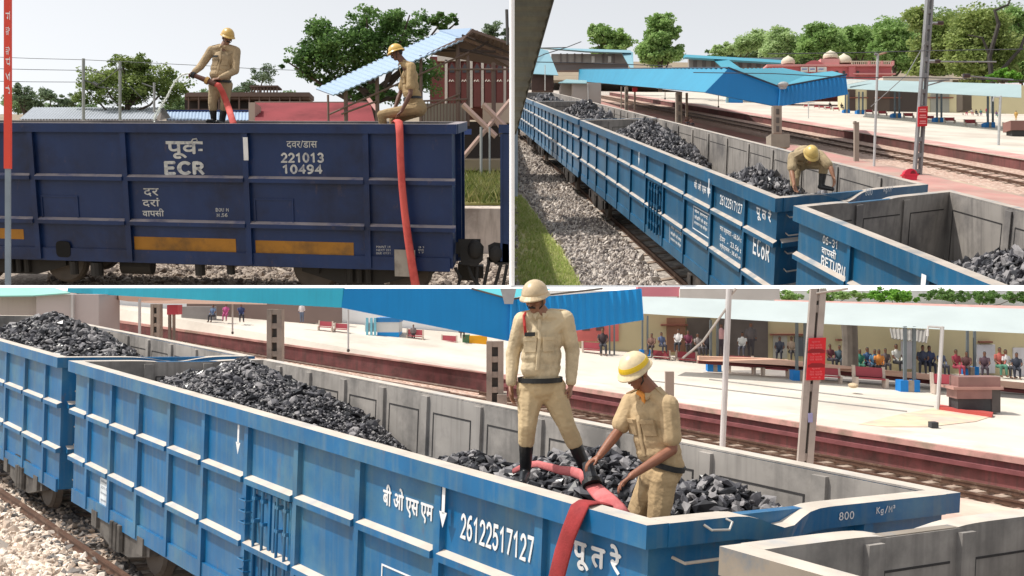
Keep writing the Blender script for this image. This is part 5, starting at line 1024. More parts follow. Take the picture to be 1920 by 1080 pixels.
b = thing('kiosk', 'small blue kiosk with white band below the canopy', 'kiosk', WORLD); p = pfz(1380, 193); z = FB.depth(p); pbox(1364, 182, 1393, 194, z, 8).build('lower_panel', cblue, b); pbox(1364, 180, 1393, 183, z - .5, 9).build('band', tone('white_notice', (206, 206, 202), .7), b); pbox(1362, 182, 1366, 194, z - .6, 2).build('post', pcyan, b)
b = thing('brown_stall', 'brown stone stall at the right end of the bench row', 'stall', WORLD); p = pfz(1905, 256); z = FB.depth(p); pbox(1895, 226, 1925, 244, z, 8).build('counter', tone('brown_stone', (130, 92, 84), .7, .12, .5), b); pbox(1898, 244, 1925, 256, z + .5, 6).build('plinth', tone('dark_plinth', (52, 50, 50), .8), b)
# masts, poles, bin
sg2 = tone('mast_steel', (134, 136, 138), .6, .15, .6, rgb2=(110, 106, 104), mix=.4)
mz = FB.depth(FB.at(1722, 328, w=.55))
mt = thing('overhead_line_mast', 'tall grey lattice mast carrying a red notice', 'mast', WORLD)
for d0 in (-7, 3.4): MB().prism([wpt(1722 + d0, 330, mz), wpt(1725.6 + d0, 330, mz), wpt(1749 + d0 * .8, -10, mz), wpt(1745.6 + d0 * .8, -10, mz)], (0, 2, 0)).build('leg_channel', sg2, mt)
for i in range(11): y = 322 - i * 30; x = 1720.5 + (330 - y) * .076; pbox(x - 5, y - 5, x + 5, y + 3, mz + .2, 1.6).build('batten', sg2, mt)
for P_, r in (([(1748, 43), (1762, 44)], .35), ([(1742, 115), (1760, 115)], .5), ([(1760, 115.5), (1868, 116)], .22), ([(1740, 152), (1780, 150)], .25), ([(1740, 160), (1775, 150)], .2), ([(1735, 80), (1700, 140), (1650, 185), (1633, 200)], .12)): bar([(*a_, mz) for a_ in P_], r, 6).build('bracket', sg2, mt)
for x, y, r in ((1763, 43, 5.5), (1757, 115, 5), (1812, 142, 6)): q = MB(); q.tube([wpt(x - r, y, mz), wpt(x + r, y, mz)], r * mz / FPX * .7, 10); q.build('insulator', tone('insulator_brown', (58, 44, 44), .35), mt)
bar([(1818, 143, mz), (1900, 150, mz)], .25, 6).build('bracket', sg2, mt)
nt_ = thing('red_notice', 'red notice board with white lines fixed on the lattice mast', 'sign', WORLD)
rn = tone('notice_red', (200, 26, 38), .55, .04, .5); MB().prism([wpt(1722.5, 200, mz - 1.2), wpt(1740, 199, mz - 1.2), wpt(1738.5, 236, mz - 1.2), wpt(1721.5, 237, mz - 1.2)], (0, .5, 0)).build('board', rn, nt_)
for i in range(3):
    for j in range(2): pbox(1725 - j, 204 + 11 * i + j * 4, 1736 + j, 206.4 + 11 * i + j * 4, mz - 1.4, .1).build('lettering', tone('pale_pink_letters', (226, 140, 140), .6), nt_)
tz = FB.depth(FB.at(1639, 312, w=.55)); b = thing('lamp_pole', 'thin white pole with a two armed head left of the mast', 'pole', WORLD); bar([(1638.5, 320, tz), (1646, 101, tz)], .38, 8).build('post', tone('white_pole', (176, 178, 178), .6), b); bar([(1646, 103, tz), (1640, 101, tz)], .4, 6).build('arm', sg2, b); bar([(1646, 103, tz), (1662, 98, tz)], .3, 6).build('arm', tone('arm_tan', (170, 140, 120), .6), b)
sz = FB.depth(FB.at(1605, 303, w=.55)); b = thing('short_post', 'short square concrete post on the island platform', 'post', WORLD); pbox(1602.5, 229, 1611, 304, sz, 1.2).build('shaft', conc, b); pbox(1602, 227, 1606, 231, sz - .2, 1.6).build('cap', conc, b)
b = thing('lamp_pole', 'white lamp post with a flat arm at the right', 'pole', WORLD); z = FB.depth(pfz(1873, 272)); bar([(1872, 272, z), (1876, 180, z)], .55, 8).build('post', tone('white_pole', (176, 178, 178), .6), b); bar([(1876, 182, z), (1863, 182, z), (1862, 190, z)], .3, 6).build('arm', tone('white_pole', (176, 178, 178), .6), b)
solo(bar([(1516, 193, FB.depth(pfz(1516, 222))), (1515.5, 224, FB.depth(pfz(1516, 222)))], .4, 8), 'drop_rod', tone('white_rod', (200, 200, 196), .6), WORLD, 'thin white rod standing on the platform near the canopy tip', 'rod')
bp = FB.at(1706, 338, w=.55); z = FB.depth(bp); binp = tone('bin_red', (214, 36, 66), .4, .05, 1); b = thing('litter_bin', 'bright red plastic litter bin with a domed lid past the wagon', 'bin', Frame(wpt(1708, 338, z), np.eye(3) * z / FPX, z / FPX))
q = MB(); q.prism([(-10, 0, 0), (11, 0, 0), (13, 0, 11), (-13, 0, 11)], (0, 14, 0)); q.build('body', binp, b); q = MB(); q.box((-14.5, -1, 9), (14.5, 15, 12)); q.build('rim', binp, b); q = MB(); q.prism([(12 * math.cos(t), 0, 12 + 10 * math.sin(t)) for t in np.linspace(0, math.pi, 13)], (0, 14, 0)); q.build('lid', binp, b); q = MB(); q.prism([(4 + 5 * math.cos(t), -.3, 12.5 + 6 * math.sin(t)) for t in np.linspace(0, math.pi, 9)], (0, .25, 0)); q.build('opening', tone('bin_inside', (120, 14, 30), .6), b)
for P_, lab in (([(1440, 101), (1600, 99), (1748, 95), (1925, 92)], 'wire crossing in front of the trees above the domes'), ([(1590, 145), (1740, 146), (1925, 151)], 'dark cable just above the long pale roof'), ([(1300, 136), (1450, 138), (1600, 146)], 'thin wire over the blue canopy top'), ([(1012, 90), (1062, 89), (1090, 78)], 'slanting wire by the far footbridge roof'), ([(985, 118), (1020, 102), (1062, 89)], 'slanting wire near the eave'), ([(985, 116), (1100, 118), (1260, 124)], 'low wire in front of the footbridge')):
    solo(bar([(x, y, 255) for x, y in P_], .11, 5), 'overhead_wire', mat('wire_dark', (70, 74, 80), .6, k=SA), WORLD, lab, 'wire', 'overhead wires')
# trees behind the station
tree(1150, [(1128, 68, 24, 22), (1155, 72, 22, 20), (1172, 80, 20, 16), (1110, 58, 14, 14), (1140, 95, 36, 16)], (1140, 150), 'sun', 'feathery tree behind the left footbridge', leaf=2.4, n=180, per=70, trunk=3)
tree(1050, [(1240, 45, 28, 22), (1236, 75, 34, 24), (1215, 92, 26, 22), (1262, 100, 26, 22), (1230, 110, 34, 20), (1260, 60, 20, 16)], (1238, 170), 'sun', 'tall dense round tree between the two footbridges', leaf=2.6, n=285, per=75, trunk=4)
tree(1250, [(1362, 95, 30, 14), (1395, 85, 30, 20), (1420, 78, 26, 22), (1345, 102, 18, 10)], (1380, 160), 'sunpale', 'pale hazy tree behind the right footbridge roof', leaf=2.4, n=165, per=65, trunk=3)
tree(1200, [(1465, 80, 28, 32), (1450, 95, 26, 26), (1488, 98, 18, 24)], (1465, 160), 'sunpale', 'light tree above the smallest dome', leaf=2.6, n=165, per=70)
tree(1180, [(1535, 72, 36, 28), (1520, 92, 34, 26), (1560, 90, 32, 26)], (1535, 160), 'sun', 'broad tree behind the round pediment', leaf=2.8, n=195, per=75)
tree(1220, [(1600, 72, 36, 26), (1625, 88, 34, 28), (1590, 95, 30, 20)], (1605, 160), 'sun', 'even green tree behind the larger domes', leaf=2.8, n=195, per=75)
tree(1160, [(1668, 62, 32, 32), (1690, 88, 36, 32), (1655, 98, 30, 24), (1700, 115, 40, 26)], (1675, 170), 'sun', 'taller tree left of the lattice mast', leaf=2.8, n=225, per=75)
tree(1000, [(1722, 40, 30, 28), (1745, 90, 40, 36), (1780, 60, 46, 40), (1770, 118, 50, 34), (1730, 130, 34, 22)], (1760, 180), 'sunolive', 'loose olive tree directly behind the lattice mast', leaf=3.0, n=285, per=70, limbs=[([(1735, 100, -30), (1722, 65, -30), (1728, 40, -30), (1714, 22, -30)], [2.4, 2, 1.4, .8])])
tree(960, [(1838, 50, 52, 40), (1870, 95, 56, 44), (1820, 110, 50, 40), (1850, 140, 60, 24), (1800, 85, 30, 30)], (1850, 190), 'sunolive', 'big gnarled tree with bare dark limbs at the right', leaf=3.0, n=345, per=70, bark=(62, 58, 54), limbs=[([(1835, 175, -60), (1828, 120, -60), (1845, 60, -60), (1838, 35, -60), (1862, 25, -60), (1868, 10, -60)], [5, 4.4, 3.6, 3, 2, 1.2]), ([(1828, 115, -60), (1815, 85, -60), (1790, 80, -60)], [3, 2, 1]), ([(1845, 150, -60), (1885, 105, -60), (1900, 60, -60)], [4, 3, 1.6])])
tree(1000, [(1905, 40, 24, 30), (1912, 90, 26, 40), (1915, 135, 26, 30)], (1915, 190), 'sun', 'green tree cut by the right picture edge', leaf=3.0, n=135, per=70)
tree(900, [(1880, 140, 22, 12), (1862, 146, 16, 9), (1900, 146, 16, 10)], (1880, 165), 'bright', 'low bright bush on the long pale roof line', leaf=2.4, n=75, per=60, name='bush', cat='bush')
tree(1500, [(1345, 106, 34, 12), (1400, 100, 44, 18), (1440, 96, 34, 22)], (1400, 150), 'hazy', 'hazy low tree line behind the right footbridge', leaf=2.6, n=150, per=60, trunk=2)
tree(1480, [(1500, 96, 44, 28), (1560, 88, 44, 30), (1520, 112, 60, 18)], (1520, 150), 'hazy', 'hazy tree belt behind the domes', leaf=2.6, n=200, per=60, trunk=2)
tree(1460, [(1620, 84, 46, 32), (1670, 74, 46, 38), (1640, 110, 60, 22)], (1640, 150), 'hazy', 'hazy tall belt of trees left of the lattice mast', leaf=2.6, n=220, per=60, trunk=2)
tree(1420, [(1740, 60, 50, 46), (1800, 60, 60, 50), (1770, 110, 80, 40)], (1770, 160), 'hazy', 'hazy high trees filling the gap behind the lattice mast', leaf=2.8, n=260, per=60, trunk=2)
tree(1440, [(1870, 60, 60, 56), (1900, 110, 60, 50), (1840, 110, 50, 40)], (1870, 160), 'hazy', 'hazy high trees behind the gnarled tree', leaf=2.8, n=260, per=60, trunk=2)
structure(MB().prism([wpt(964, 150, 1500), wpt(1990, 150, 1500), wpt(1990, 128, 2600), wpt(964, 112, 2600)], (0, 0, -4)), 'far_ground', mat('dusty_earth', (140, 126, 106), .95, .2, .05), WORLD)
# ================================================================== THE SAME STATION CLOSE TO (lower picture)
FC = yard((-700, 440), (4500, 640), None, (1218, 978), 8.8, 3.2, 1.0)
blue2 = mat('sunlit_blue_paint', (8, 98, 150), .4, .18, 1.3, rgb2=(66, 118, 148), mix=.42, streak=.5, streak_rgb=(92, 120, 136), bump=.05, bump_scale=3, rust=.35)
dust2 = mat('cream_dust_lit_ledge', (196, 186, 174), .9, .12, 3, rgb2=(176, 174, 172), mix=.35)
grey2 = mat('dusty_grey_plate', (164, 158, 152), .8, .14, 1.4, rgb2=(128, 124, 120), mix=.5, streak=.5, streak_rgb=(104, 100, 98), bump=.1, bump_scale=6)
seam2 = mat('seam_line', (58, 56, 56), .8, .3, 3); oil2 = mat('dusty_bogie', (96, 92, 88), .85, .25, 3, rgb2=(62, 58, 56), mix=.5)
MC = (blue2, dust2, grey2, seam2, oil2); wl2 = mat('white_letter_paint', (232, 234, 236), .6, .06, 8)
# ground
structure(MB().prism([FC.at(x, y, w=-.24) for x, y in ((-60, 1200), (1990, 1200), (1990, 700), (-60, 610))], (0, 0, -.2)), 'ballast_bed', stones('ballast_sunlit', [(134, 122, 112), (214, 200, 186), (172, 158, 146), (232, 220, 206), (104, 96, 92)], 9, 1.0), FC)
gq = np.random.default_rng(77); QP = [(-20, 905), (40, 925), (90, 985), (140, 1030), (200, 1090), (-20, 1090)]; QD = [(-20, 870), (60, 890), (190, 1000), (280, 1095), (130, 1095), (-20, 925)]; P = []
while len(P) < 2600:
    x, y = gq.uniform(-20, 200), gq.uniform(900, 1095)
    if inpoly(x, y, QP): P.append(FC.at(x, y, w=-.22))
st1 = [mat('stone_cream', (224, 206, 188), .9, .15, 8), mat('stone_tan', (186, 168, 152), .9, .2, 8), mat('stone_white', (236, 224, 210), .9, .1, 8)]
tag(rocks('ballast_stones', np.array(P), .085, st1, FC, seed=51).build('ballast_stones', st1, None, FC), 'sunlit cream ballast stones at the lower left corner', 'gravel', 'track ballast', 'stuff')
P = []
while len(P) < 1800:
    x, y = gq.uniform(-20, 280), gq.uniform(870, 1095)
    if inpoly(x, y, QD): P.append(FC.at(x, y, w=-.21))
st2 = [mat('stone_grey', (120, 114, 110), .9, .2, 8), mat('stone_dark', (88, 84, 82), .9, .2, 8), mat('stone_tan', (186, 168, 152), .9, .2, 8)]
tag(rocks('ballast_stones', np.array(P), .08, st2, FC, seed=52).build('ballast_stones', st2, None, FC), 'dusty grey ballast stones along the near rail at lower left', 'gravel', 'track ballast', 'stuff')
rail_track(FC, -2, 32, (-.12, 3.0), 'near track under the close blue wagons', 1.0, w=-.02, every=.62)
# strip between the wagons and the second track, second track, wall, far platform
vr0 = FC.at(1900, 941, w=0)[1]; vr1 = FC.at(1900, 921, w=0)[1]; vw = FC.at(1900, 905, w=0)[1]; vp = vw; wp_ = FC.at(1900, 856, v=vp)[2]
structure(MB().prism([(-12, 4.2, .25), (33, 4.2, .25), (33, vr0 - 2.0, .25), (-12, vr0 - 2.0, .25)], (0, 0, -.6)), 'island_platform', mat('pinkish_platform', (196, 166, 152), .9, .1, .5, rgb2=(214, 196, 178), mix=.5), FC)
bedm = stones('ballast_rusty', [(150, 116, 100), (206, 176, 158), (178, 146, 130), (226, 204, 188), (110, 80, 72)], 7, 1.0)
structure(MB().prism([(-12, vr0 - 2.0, -.22), (33, vr0 - 2.0, -.22), (33, vp, -.22), (-12, vp, -.22)], (0, 0, -.2)), 'track_bed', stones('ballast_rusty', [(150, 116, 100), (206, 176, 158), (178, 146, 130), (226, 204, 188), (110, 80, 72)], 7, 1.0), FC)
rail_track(FC, 0, 33, (vr0, vr1), 'rusty second track in front of the far platform', 1.0, w=.05, every=.66)
maroon = mat('maroon_brick', (122, 74, 74), .9, .25, 2, rgb2=(94, 64, 62), mix=.5, streak=.7, streak_rgb=(92, 72, 68))
structure(MB().prism([(-6, vp, -.3), (33, vp, -.3), (33, vp, wp_ - .02), (-6, vp, wp_ - .02)], (0, .3, 0)), 'platform_wall', maroon, FC)
structure(MB().prism([(-6, vp - .16, wp_ * .5), (33, vp - .16, wp_ * .5), (33, vp, wp_ * .5), (-6, vp, wp_ * .5)], (0, 0, -.12)), 'wall_footing', mat('maroon_footing', (124, 72, 74), .9, .2, 2), FC)
structure(MB().prism([(-6, vp - .1, wp_), (33, vp - .1, wp_), (33, vp, wp_), (-6, vp, wp_)], (0, 0, -.16)), 'coping_band', mat('worn_pink_coping', (196, 150, 142), .9, .2, 1.6, rgb2=(150, 130, 116), mix=.5), FC)
for_ = MB()
gp = FC.at
structure(MB().prism([(-6, vp, wp_ + .01), (33, vp, wp_ + .01), (33, 50, wp_ + .01), (-6, 50, wp_ + .01)], (0, 0, -.05)), 'far_platform', mat('bleached_platform', (210, 202, 190),   .9, .08, .4, rgb2=(194, 184, 172), mix=.5), FC)
structure(MB().prism([(-6, vp, wp_ + .016), (33, vp, wp_ + .016), (33, vp + 1.7, wp_ + .016), (-6, vp + 1.7, wp_ + .016)], (0, 0, -.004)), 'platform_edge_band', mat('faded_pink_edge', (226, 190, 178), .9, .08, .8, rgb2=(226, 212, 200), mix=.55), FC)
structure(MB().prism([gp(x, y, w=wp_ + .022) for x, y in ((1060, 668), (1310, 690), (1960, 752), (1960, 728), (1310, 672), (1060, 652))], (0, 0, -.004)), 'paving_shade', mat('paving_shade_grey', (150, 144, 140), .9, .1, 1), FC)  # shade along the benches, painted as a grey strip of paving
structure(MB().prism([gp(x, y, w=wp_ + .026) for x, y in ((1610, 795), (1680, 778), (1750, 765), (1860, 780), (1830, 790), (1740, 800), (1660, 800))], (0, 0, -.004)), 'worn_paving', mat('yellow_stain_paving', (208, 194, 164), .9, .12, 1.5, rgb2=(212, 178, 164), mix=.6), FC)
UE = 33.0
def bend(name, va, wa_, vb, wb_, ya, yb, m, xe=150, ze=56.0, t=.05, za=None):
    a, b_ = FC.pt((UE, va, wa_)), FC.pt((UE, vb, wb_))
    structure(MB().prism([a, wpt(xe, ya, ze), wpt(xe, yb, za or ze), b_], (0, 0, -t)), name, m, WORLD)
bend('far_platform', vp, wp_ + .01, vp + 24, wp_ + .01, 593, 566, MATS[('bleached_platform', 1.0, (210, 202, 190))], za=56.6)
bend('platform_wall', vp, wp_ - .02, vp, -.2, 594, 607, maroon)
bend('coping_band', vp - .1, wp_ + .015, vp + .9, wp_ + .015, 593.5, 590, MATS[('worn_pink_coping', 1.0, (196, 150, 142))])
bend('track_bed', vp - .05, -.2, vr0 - 2.0, -.2, 607, 628, bedm)
bend('island_platform', vr0 - 2.0, .25, 4.6, .25, 627, 662, MATS[('pinkish_platform', 1.0, (196, 166, 152))], za=52)
for vv, yy, nm in ((vr0, 621, 'near rail of the bending second track at the left'), (vr1, 613, 'far rail of the bending second track at the left')):
    solo(MB().tube([FC.pt((UE, vv, .03)), wpt(150, yy, 55.9)], .06, 6), 'rail', MATS[('rusty_rail', 1.0, (92, 66, 52))], WORLD, nm, 'rail', 'railway tracks')
# wagons
cpos = [FC.at(x, y, v=0)[0] for x, y in ((1021, 965), (831, 915), (680, 870), (564, 835), (470, 808), (389, 783), (324, 762), (266, 745), (215, 728), (172, 713))]
LC = FC.at(144, 679, v=0)[0]; WC = 3.6
v1 = wagon(FC, 0, LC, WC, 3.2, .62, cpos, [2.29, 1.42], 'close blue coal wagon carrying two men, lettered 26122517127', MC, 1.0, 'coal wagons', rail_h=.2, end_dent=(1.25, .13, .26, -.06), far_dent=(1.9, .08, .5, 0), proud=.07)
v0 = wagon(FC, -6.2, 5.25, WC, 3.2, .62, [1.6, 3.2], [2.29, 1.42], 'nearest coal wagon cut by the lower right corner, grey inside in view', (mat('rust_blue_paint', (142, 132, 120), .6, .2, 2, rgb2=(84, 108, 130), mix=.35), dust2, grey2, seam2, oil2), 1.0, 'coal wagons', rail_h=.22, far_dent=(1.75, .1, .36, .05), proud=.07, bogies=False)
v2 = wagon(FC, LC + .85, 14.3, WC, 3.2, .62, list(np.arange(.9, 14, 1.42)), [2.29, 1.42], 'blue coal wagon half full of coal, cut by the left picture edge', MC, 1.0, 'coal wagons', rail_h=.2, end_dent=(2.0, .1, .5, 0), proud=.07)
coal(FC, (0, 0, 0), 8.6, LC - .2, .25, WC - .25, 1.45, [(12.2, 2.1, 4.2, 2.9, 1.98), (10.8, 2.4, 3.6, 2.6, 1.7), (13.4, 1.7, 3.0, 2.6, 1.65)], 8500, .066, 'high heap of coal in the left part of the close blue wagon', 1.0, seed=61)
coal(FC, (0, 0, 0), .2, 7.0, .25, WC - .25, 1.55, [(3.4, 2.4, 3.6, 2.7, 1.62), (2.0, 2.7, 2.6, 2.3, 1.5), (5.0, 1.8, 2.8, 2.4, 1.35)], 4600, .082, 'heap of pale flat coal lumps behind the bending man', 1.0, seed=62)
coal(FC, (LC + .85, 0, 0), .2, 14, .25, WC - .25, 1.75, [(7.6, 2.0, 6.4, 3.0, 1.9), (3.6, 2.2, 3.6, 2.4, 1.2)], 6000, .09, 'heap of coal in the wagon at the left edge', 1.0, seed=63)
def ctext(t, p0, p1, h, body, bold=.006):
    a, c = FC.at(*p0, v=0), FC.at(*p1, v=0); side_text(t, FC, a[0], c[0], a[2], h, body, wl2, bold=bold)
ctext(v1, (719, 952), (812, 988), .27, 'बी ओ एस एम', .006); ctext(v1, (864, 1008), (1001, 1055), .26, '26122517127', .004); a = FC.at(1075, 1066, v=0); c = FC.at(1163, 1085, v=0); side_text(v1, FC, a[0], c[0], a[2] + .02, .3, 'पू त रे', wl2, bold=.009)
for x, y0, y1 in ((829, 910, 982), (445, 796, 846)):
    a, c = FC.at(x, y1, v=-.08), FC.at(x, y0, v=-.08); b = MB(); b.box((a[0] - .025, -.076, a[2] + .1), (a[0] + .025, -.072, c[2])); b.prism([(a[0] - .065, -.076, a[2] + .12), (a[0] + .065, -.076, a[2] + .12), (a[0], -.076, a[2] - .04)], (0, .004, 0)); b.build('arrow', wl2, v1)
a, c = FC.at(187, 945, v=0), FC.at(210, 905, v=0); marks(v1, FC, [(min(a[0], c[0]), a[2], max(a[0], c[0]), c[2])], mat('pasted_notice', (206, 214, 220), .7, .2, 6), v=-.006, name='notice')
for i in range(4): side_text(v1, FC, a[0] - .06, c[0] + .06, a[2] + .08 + .11 * i, .045, ('चलने की', 'मरम्मत 06', '221 014', 'लोडिंग')[i], mat('notice_ink', (70, 84, 110), .7), v=-.012, bold=.0)
a, c = FC.at(715, 1100, v=0), FC.at(815, 1058, v=0); marks(v1, FC, outline(a[0], a[2], c[0], FC.at(716, 1056, v=0)[2], .02), wl2)
a = FC.at(470, 960, v=0)[0]; c = FC.at(560, 960, v=0)[0]
for d0, d1 in ((a - .12, (a + c) / 2 + .03), ((a + c) / 2 - .03, c + .12)):
    b = MB()
    for q in outline(d0, .8, d1, 2.18, .06): b.box((q[0], -.035, q[1]), (q[2], 0, q[3]))
    b.build('door_frame', blue2, v1)
# latch rods of the door in the middle
for x in (486, 502, 530, 545):
    u_ = FC.at(x, 960, v=0)[0]; b = MB(); b.tube([(u_, -.07, .8), (u_, -.07, 2.22)], .02, 8); b.build('latch_rod', blue2, v1)
    for z in (.95, 1.35, 1.75, 2.05): MB().box((u_ - .04, -.085, z), (u_ + .04, 0, z + .04)).build('latch_bracket', blue2, v1)
for z in (.9, 1.05, 1.2, 1.7, 1.85, 2.0): u_ = FC.at(475, 960, v=0)[0]; MB().tube([(u_ - .02, 0, z), (u_ - .02, -.12, z), (u_ + .16, -.12, z), (u_ + .16, 0, z)], .012, 6).build('rung', blue2, v1)
def cend(p0, p1, h, body):
    a, c = FC.at(*p0, u=-.115), FC.at(*p1, u=-.115); V, Fc = text_verts(body); lo, hi = V.min(0), V.max(0); q = (V - lo) / (hi - lo); mb = MB(); mb.add([np.array((-.121, a[1] + (c[1] - a[1]) * x, a[2] + h * y)) for x, y in q], Fc); mb.build('lettering', wl2, v1)
cend((1572, 976), (1600, 974), .075, '800'); cend((1642, 967), (1677, 963), .085, 'Kg/M³')
a = FC.at(1340, 988, u=-.115); MB().tube([a + (0, -.12, .03), a + (-.05, -.08, -.01), a + (-.06, .1, -.02), a + (-.05, .14, .04), a + (0, .12, .06)], .011, 8).build('handle', mat('bare_steel', (200, 196, 190), .4, metal=.5), v1)
# the two men
O, S, c = mk(1012, 905, 10.75, 208)
J = dict(head=c(1004, 562, -.02), face=(-.42, -.82, -.22), headup=(-.05, -.1, 1), neck=c(1016, 588), shR=c(979, 601, -.03), shL=c(1060, 598, .02), chest=c(1018, 634, 0), waist=c(1014, 702, 0), front=(-.22, -.97, 0),
         elR=c(962, 664, .02), wrR=c(958, 722, -.04), elL=c(1074, 660, .05), wrL=c(1070, 722, -.02), handR=((.02, -.1, -1), (.5, -.2, 0), .45, 1), handL=((-.1, -.1, -1), (-.6, .2, 0), .6, -1),
         hipR=c(993, 728), hipL=c(1036, 728), knR=c(988, 796, -.1), knL=c(1062, 796, -.06), anR=c(985, 882, .02), anL=c(1104, 893, .0), toeR=c(979, 897, -.2), toeL=c(1112, 908, -.19))
fire_man('standing man with moustache in long sleeved khaki and black boots, red cord at his shoulder', O, S, J, 1.0, skin=(146, 104, 82), khaki=(204, 186, 154), trouser=(192, 170, 134), long_sleeve=True, helmet_rgb=(206, 184, 150), red_cord=True, girth=1.06, detail=1.15)
O, S, c = mk(1215, 1040, 10.0, 232)
J = dict(head=c(1193, 699, -.02), face=(-.62, -.55, -.46), headup=(-.14, -.12, 1), neck=c(1222, 735, .02), shR=c(1187, 758, .14), shL=c(1250, 757, -.1), chest=c(1224, 785, .02), waist=c(1244, 860, .02), front=(-.86, -.5, -.1),
         elL=c(1256, 838, -.14), wrL=c(1176, 880, -.3), elR=c(1160, 812, .06), wrR=c(1122, 851, -.1), handL=((-.75, -.25, -.5), (.3, -.2, -.85), .55, -1), handR=((-.8, -.2, -.45), (.2, -.1, -.9), .55, 1),
         hipR=c(1228, 895, .12), hipL=c(1242, 896, -.07), knR=c(1190, 985, .08), knL=c(1226, 1000, -.1), anR=c(1186, 1095, .18), anL=c(1230, 1100, .04), toeR=c(1160, 1112, .12), toeL=c(1205, 1116, -.02))
fire_man('bending man in half sleeved khaki and cream helmet with yellow band, arranging the hose', O, S, J, 1.0, skin=(140, 92, 70), khaki=(184, 160, 124), trouser=(182, 156, 118), helmet_rgb=(226, 206, 168), helmet_band=True, scarf=True, badge=False, moustache=False, girth=1.0, detail=1.15)
# hose: over the rim and along the coal, with its coupling
rh = mat('red_canvas_hose_near', (150, 48, 50), .85, .2, 5, rgb2=(122, 36, 40), mix=.4, bump=.15, bump_scale=50); ph = mat('pink_canvas_hose', (206, 116, 116), .8, .12, 5, rgb2=(184, 88, 90), mix=.4, bump=.15, bump_scale=50)
def fcd(x, y, v): return FC.at(x, y, v=v)
HP = [fcd(1150, 948, .42), fcd(1128, 944, .2), fcd(1104, 941, .02), fcd(1088, 947, -.14), fcd(1078, 970, -.19), fcd(1066, 1000, -.19), fcd(1054, 1040, -.19), fcd(1044, 1080, -.19), fcd(1034, 1130, -.19)]
solo(MB().tube(HP, [(.08, .012), (.085, .014), (.095, .014), (.09, .016), (.1, .014), (.092, .018), (.1, .016), (.098, .016), (.1, .016)], 12, flat=(1, 0, 0)), 'fire_hose', rh, FC, 'dark red flat hose hanging over the rim of the close blue wagon', 'hose', 'fire hoses', True)
H2 = [wpt(962, 884, 11.3), wpt(985, 872, 11.1), wpt(1008, 870, 10.9), wpt(1030, 876, 10.8), wpt(1052, 882, 10.7), wpt(1072, 884, 10.6), wpt(1088, 890, 10.4), wpt(1096, 902, 10.2)]
solo(MB().tube(H2, [(.03, .012), (.032, .012), (.035, .012), (.04, .014), (.045, .014), (.05, .018), (.055, .02), (.06, .03)], 10, flat=(0, .3, 1)), 'fire_hose', ph, WORLD, 'pale pink hose lying across the coal towards the standing man', 'hose', 'fire hoses', True)
solo(MB().tube([wpt(1110, 910, 9.95), wpt(1126, 926, 9.75), wpt(1140, 938, 9.6), wpt(1156, 955, 9.5), wpt(1168, 972, 9.45)], [(.07, .03), (.085, .022), (.085, .02), (.085, .02), (.085, .02)], 10, flat=(1, 0, .3)), 'fire_hose', ph, WORLD, 'short pink hose length below the black coupling', 'hose', 'fire hoses', True)
cp = thing('hose_coupling', 'black hose coupling in the hands of the bending man', 'coupling', Frame(wpt(1104, 890, 10.0), np.eye(3), 1))
def cpt(x, y, z=10.0): return wpt(x, y, z) - wpt(1104, 890, 10.0)
MB().tube([cpt(1102, 868, 10.05), cpt(1106, 888), cpt(1110, 904, 9.95)], [.055, .062, .07], 14).build('barrel', mat('black_rubber', (30, 34, 40), .4, .2, 9), cp); MB().tube([cpt(1109, 902, 9.96), cpt(1111, 910, 9.93)], .095, 14).build('flange', mat('black_leather', (22, 24, 26), .5, .2, 8), cp)

# ------------------------------------------------------------------ behind the close wagons
T1 = mat('cyan_sheet_near', (34, 160, 184), .45, .06, 1, streak=.15, streak_rgb=(30, 124, 150)); T2 = mat('bright_blue_near', (0, 142, 212), .45, .05, 1, streak=.12, streak_rgb=(0, 96, 164)); cc2 = mat('concrete_near', (160, 146, 134), .9, .15, 1.5, rgb2=(128, 118, 110), mix=.4); sl2 = mat('slot_shade', (92, 88, 84), .9, .1)
whp = mat('white_post', (196, 194, 192), .6, .08, 2)
cn = thing('platform_canopy', 'large bright blue canopy end hanging above the close coal wagon', 'canopy', WORLD)
corr(wpt(128, 540, 50), wpt(644, 540, 30), wpt(128, 549, 50), wpt(640, 577, 30), 62, .06, .04).build('side_sheet', T1, cn)
MB().prism([wpt(x, y, 29.9) for x, y in ((646, 541), (640, 577), (955, 640), (958, 561), (880, 541))], (0, .08, 0)).build('end_sheet', T2, cn)
corr(wpt(957, 561, 29.8), wpt(1203, 541, 29.8), wpt(954, 640, 29.8), wpt(1207, 600, 29.8), 17, .025, .04).build('end_sheet', T2, cn)
MB().prism([wpt(884, 541, 30.4), wpt(957, 560, 30.1), wpt(1040, 541, 31)], (0, .08, 0)).build('roof', mat('cyan_roof_near', (90, 186, 196), .5, .05, 1), cn)
q = MB(); q.tube([wpt(884, 541, 29.8), wpt(957, 561, 29.7), wpt(1130, 541, 29.8)], .03, 6); q.build('trim', sl2, cn)
q = MB(); q.prism([wpt(938, 541, 29.5), wpt(968, 541, 29.5), wpt(962, 570, 29.5), wpt(946, 570, 29.5)], (0, .25, 0)); q.build('floodlight', mat('lamp_grey', (170, 172, 172), .4), cn)
MB().prism([wpt(128, 549, 49.5), wpt(240, 565, 46), wpt(290, 569, 44), wpt(420, 570, 38), wpt(500, 571, 35), wpt(500, 560, 40), wpt(300, 548, 50)], (0, .03, 0)).build('soffit', mat('soffit_brown', (150, 120, 104), .9, .1, .5), cn)
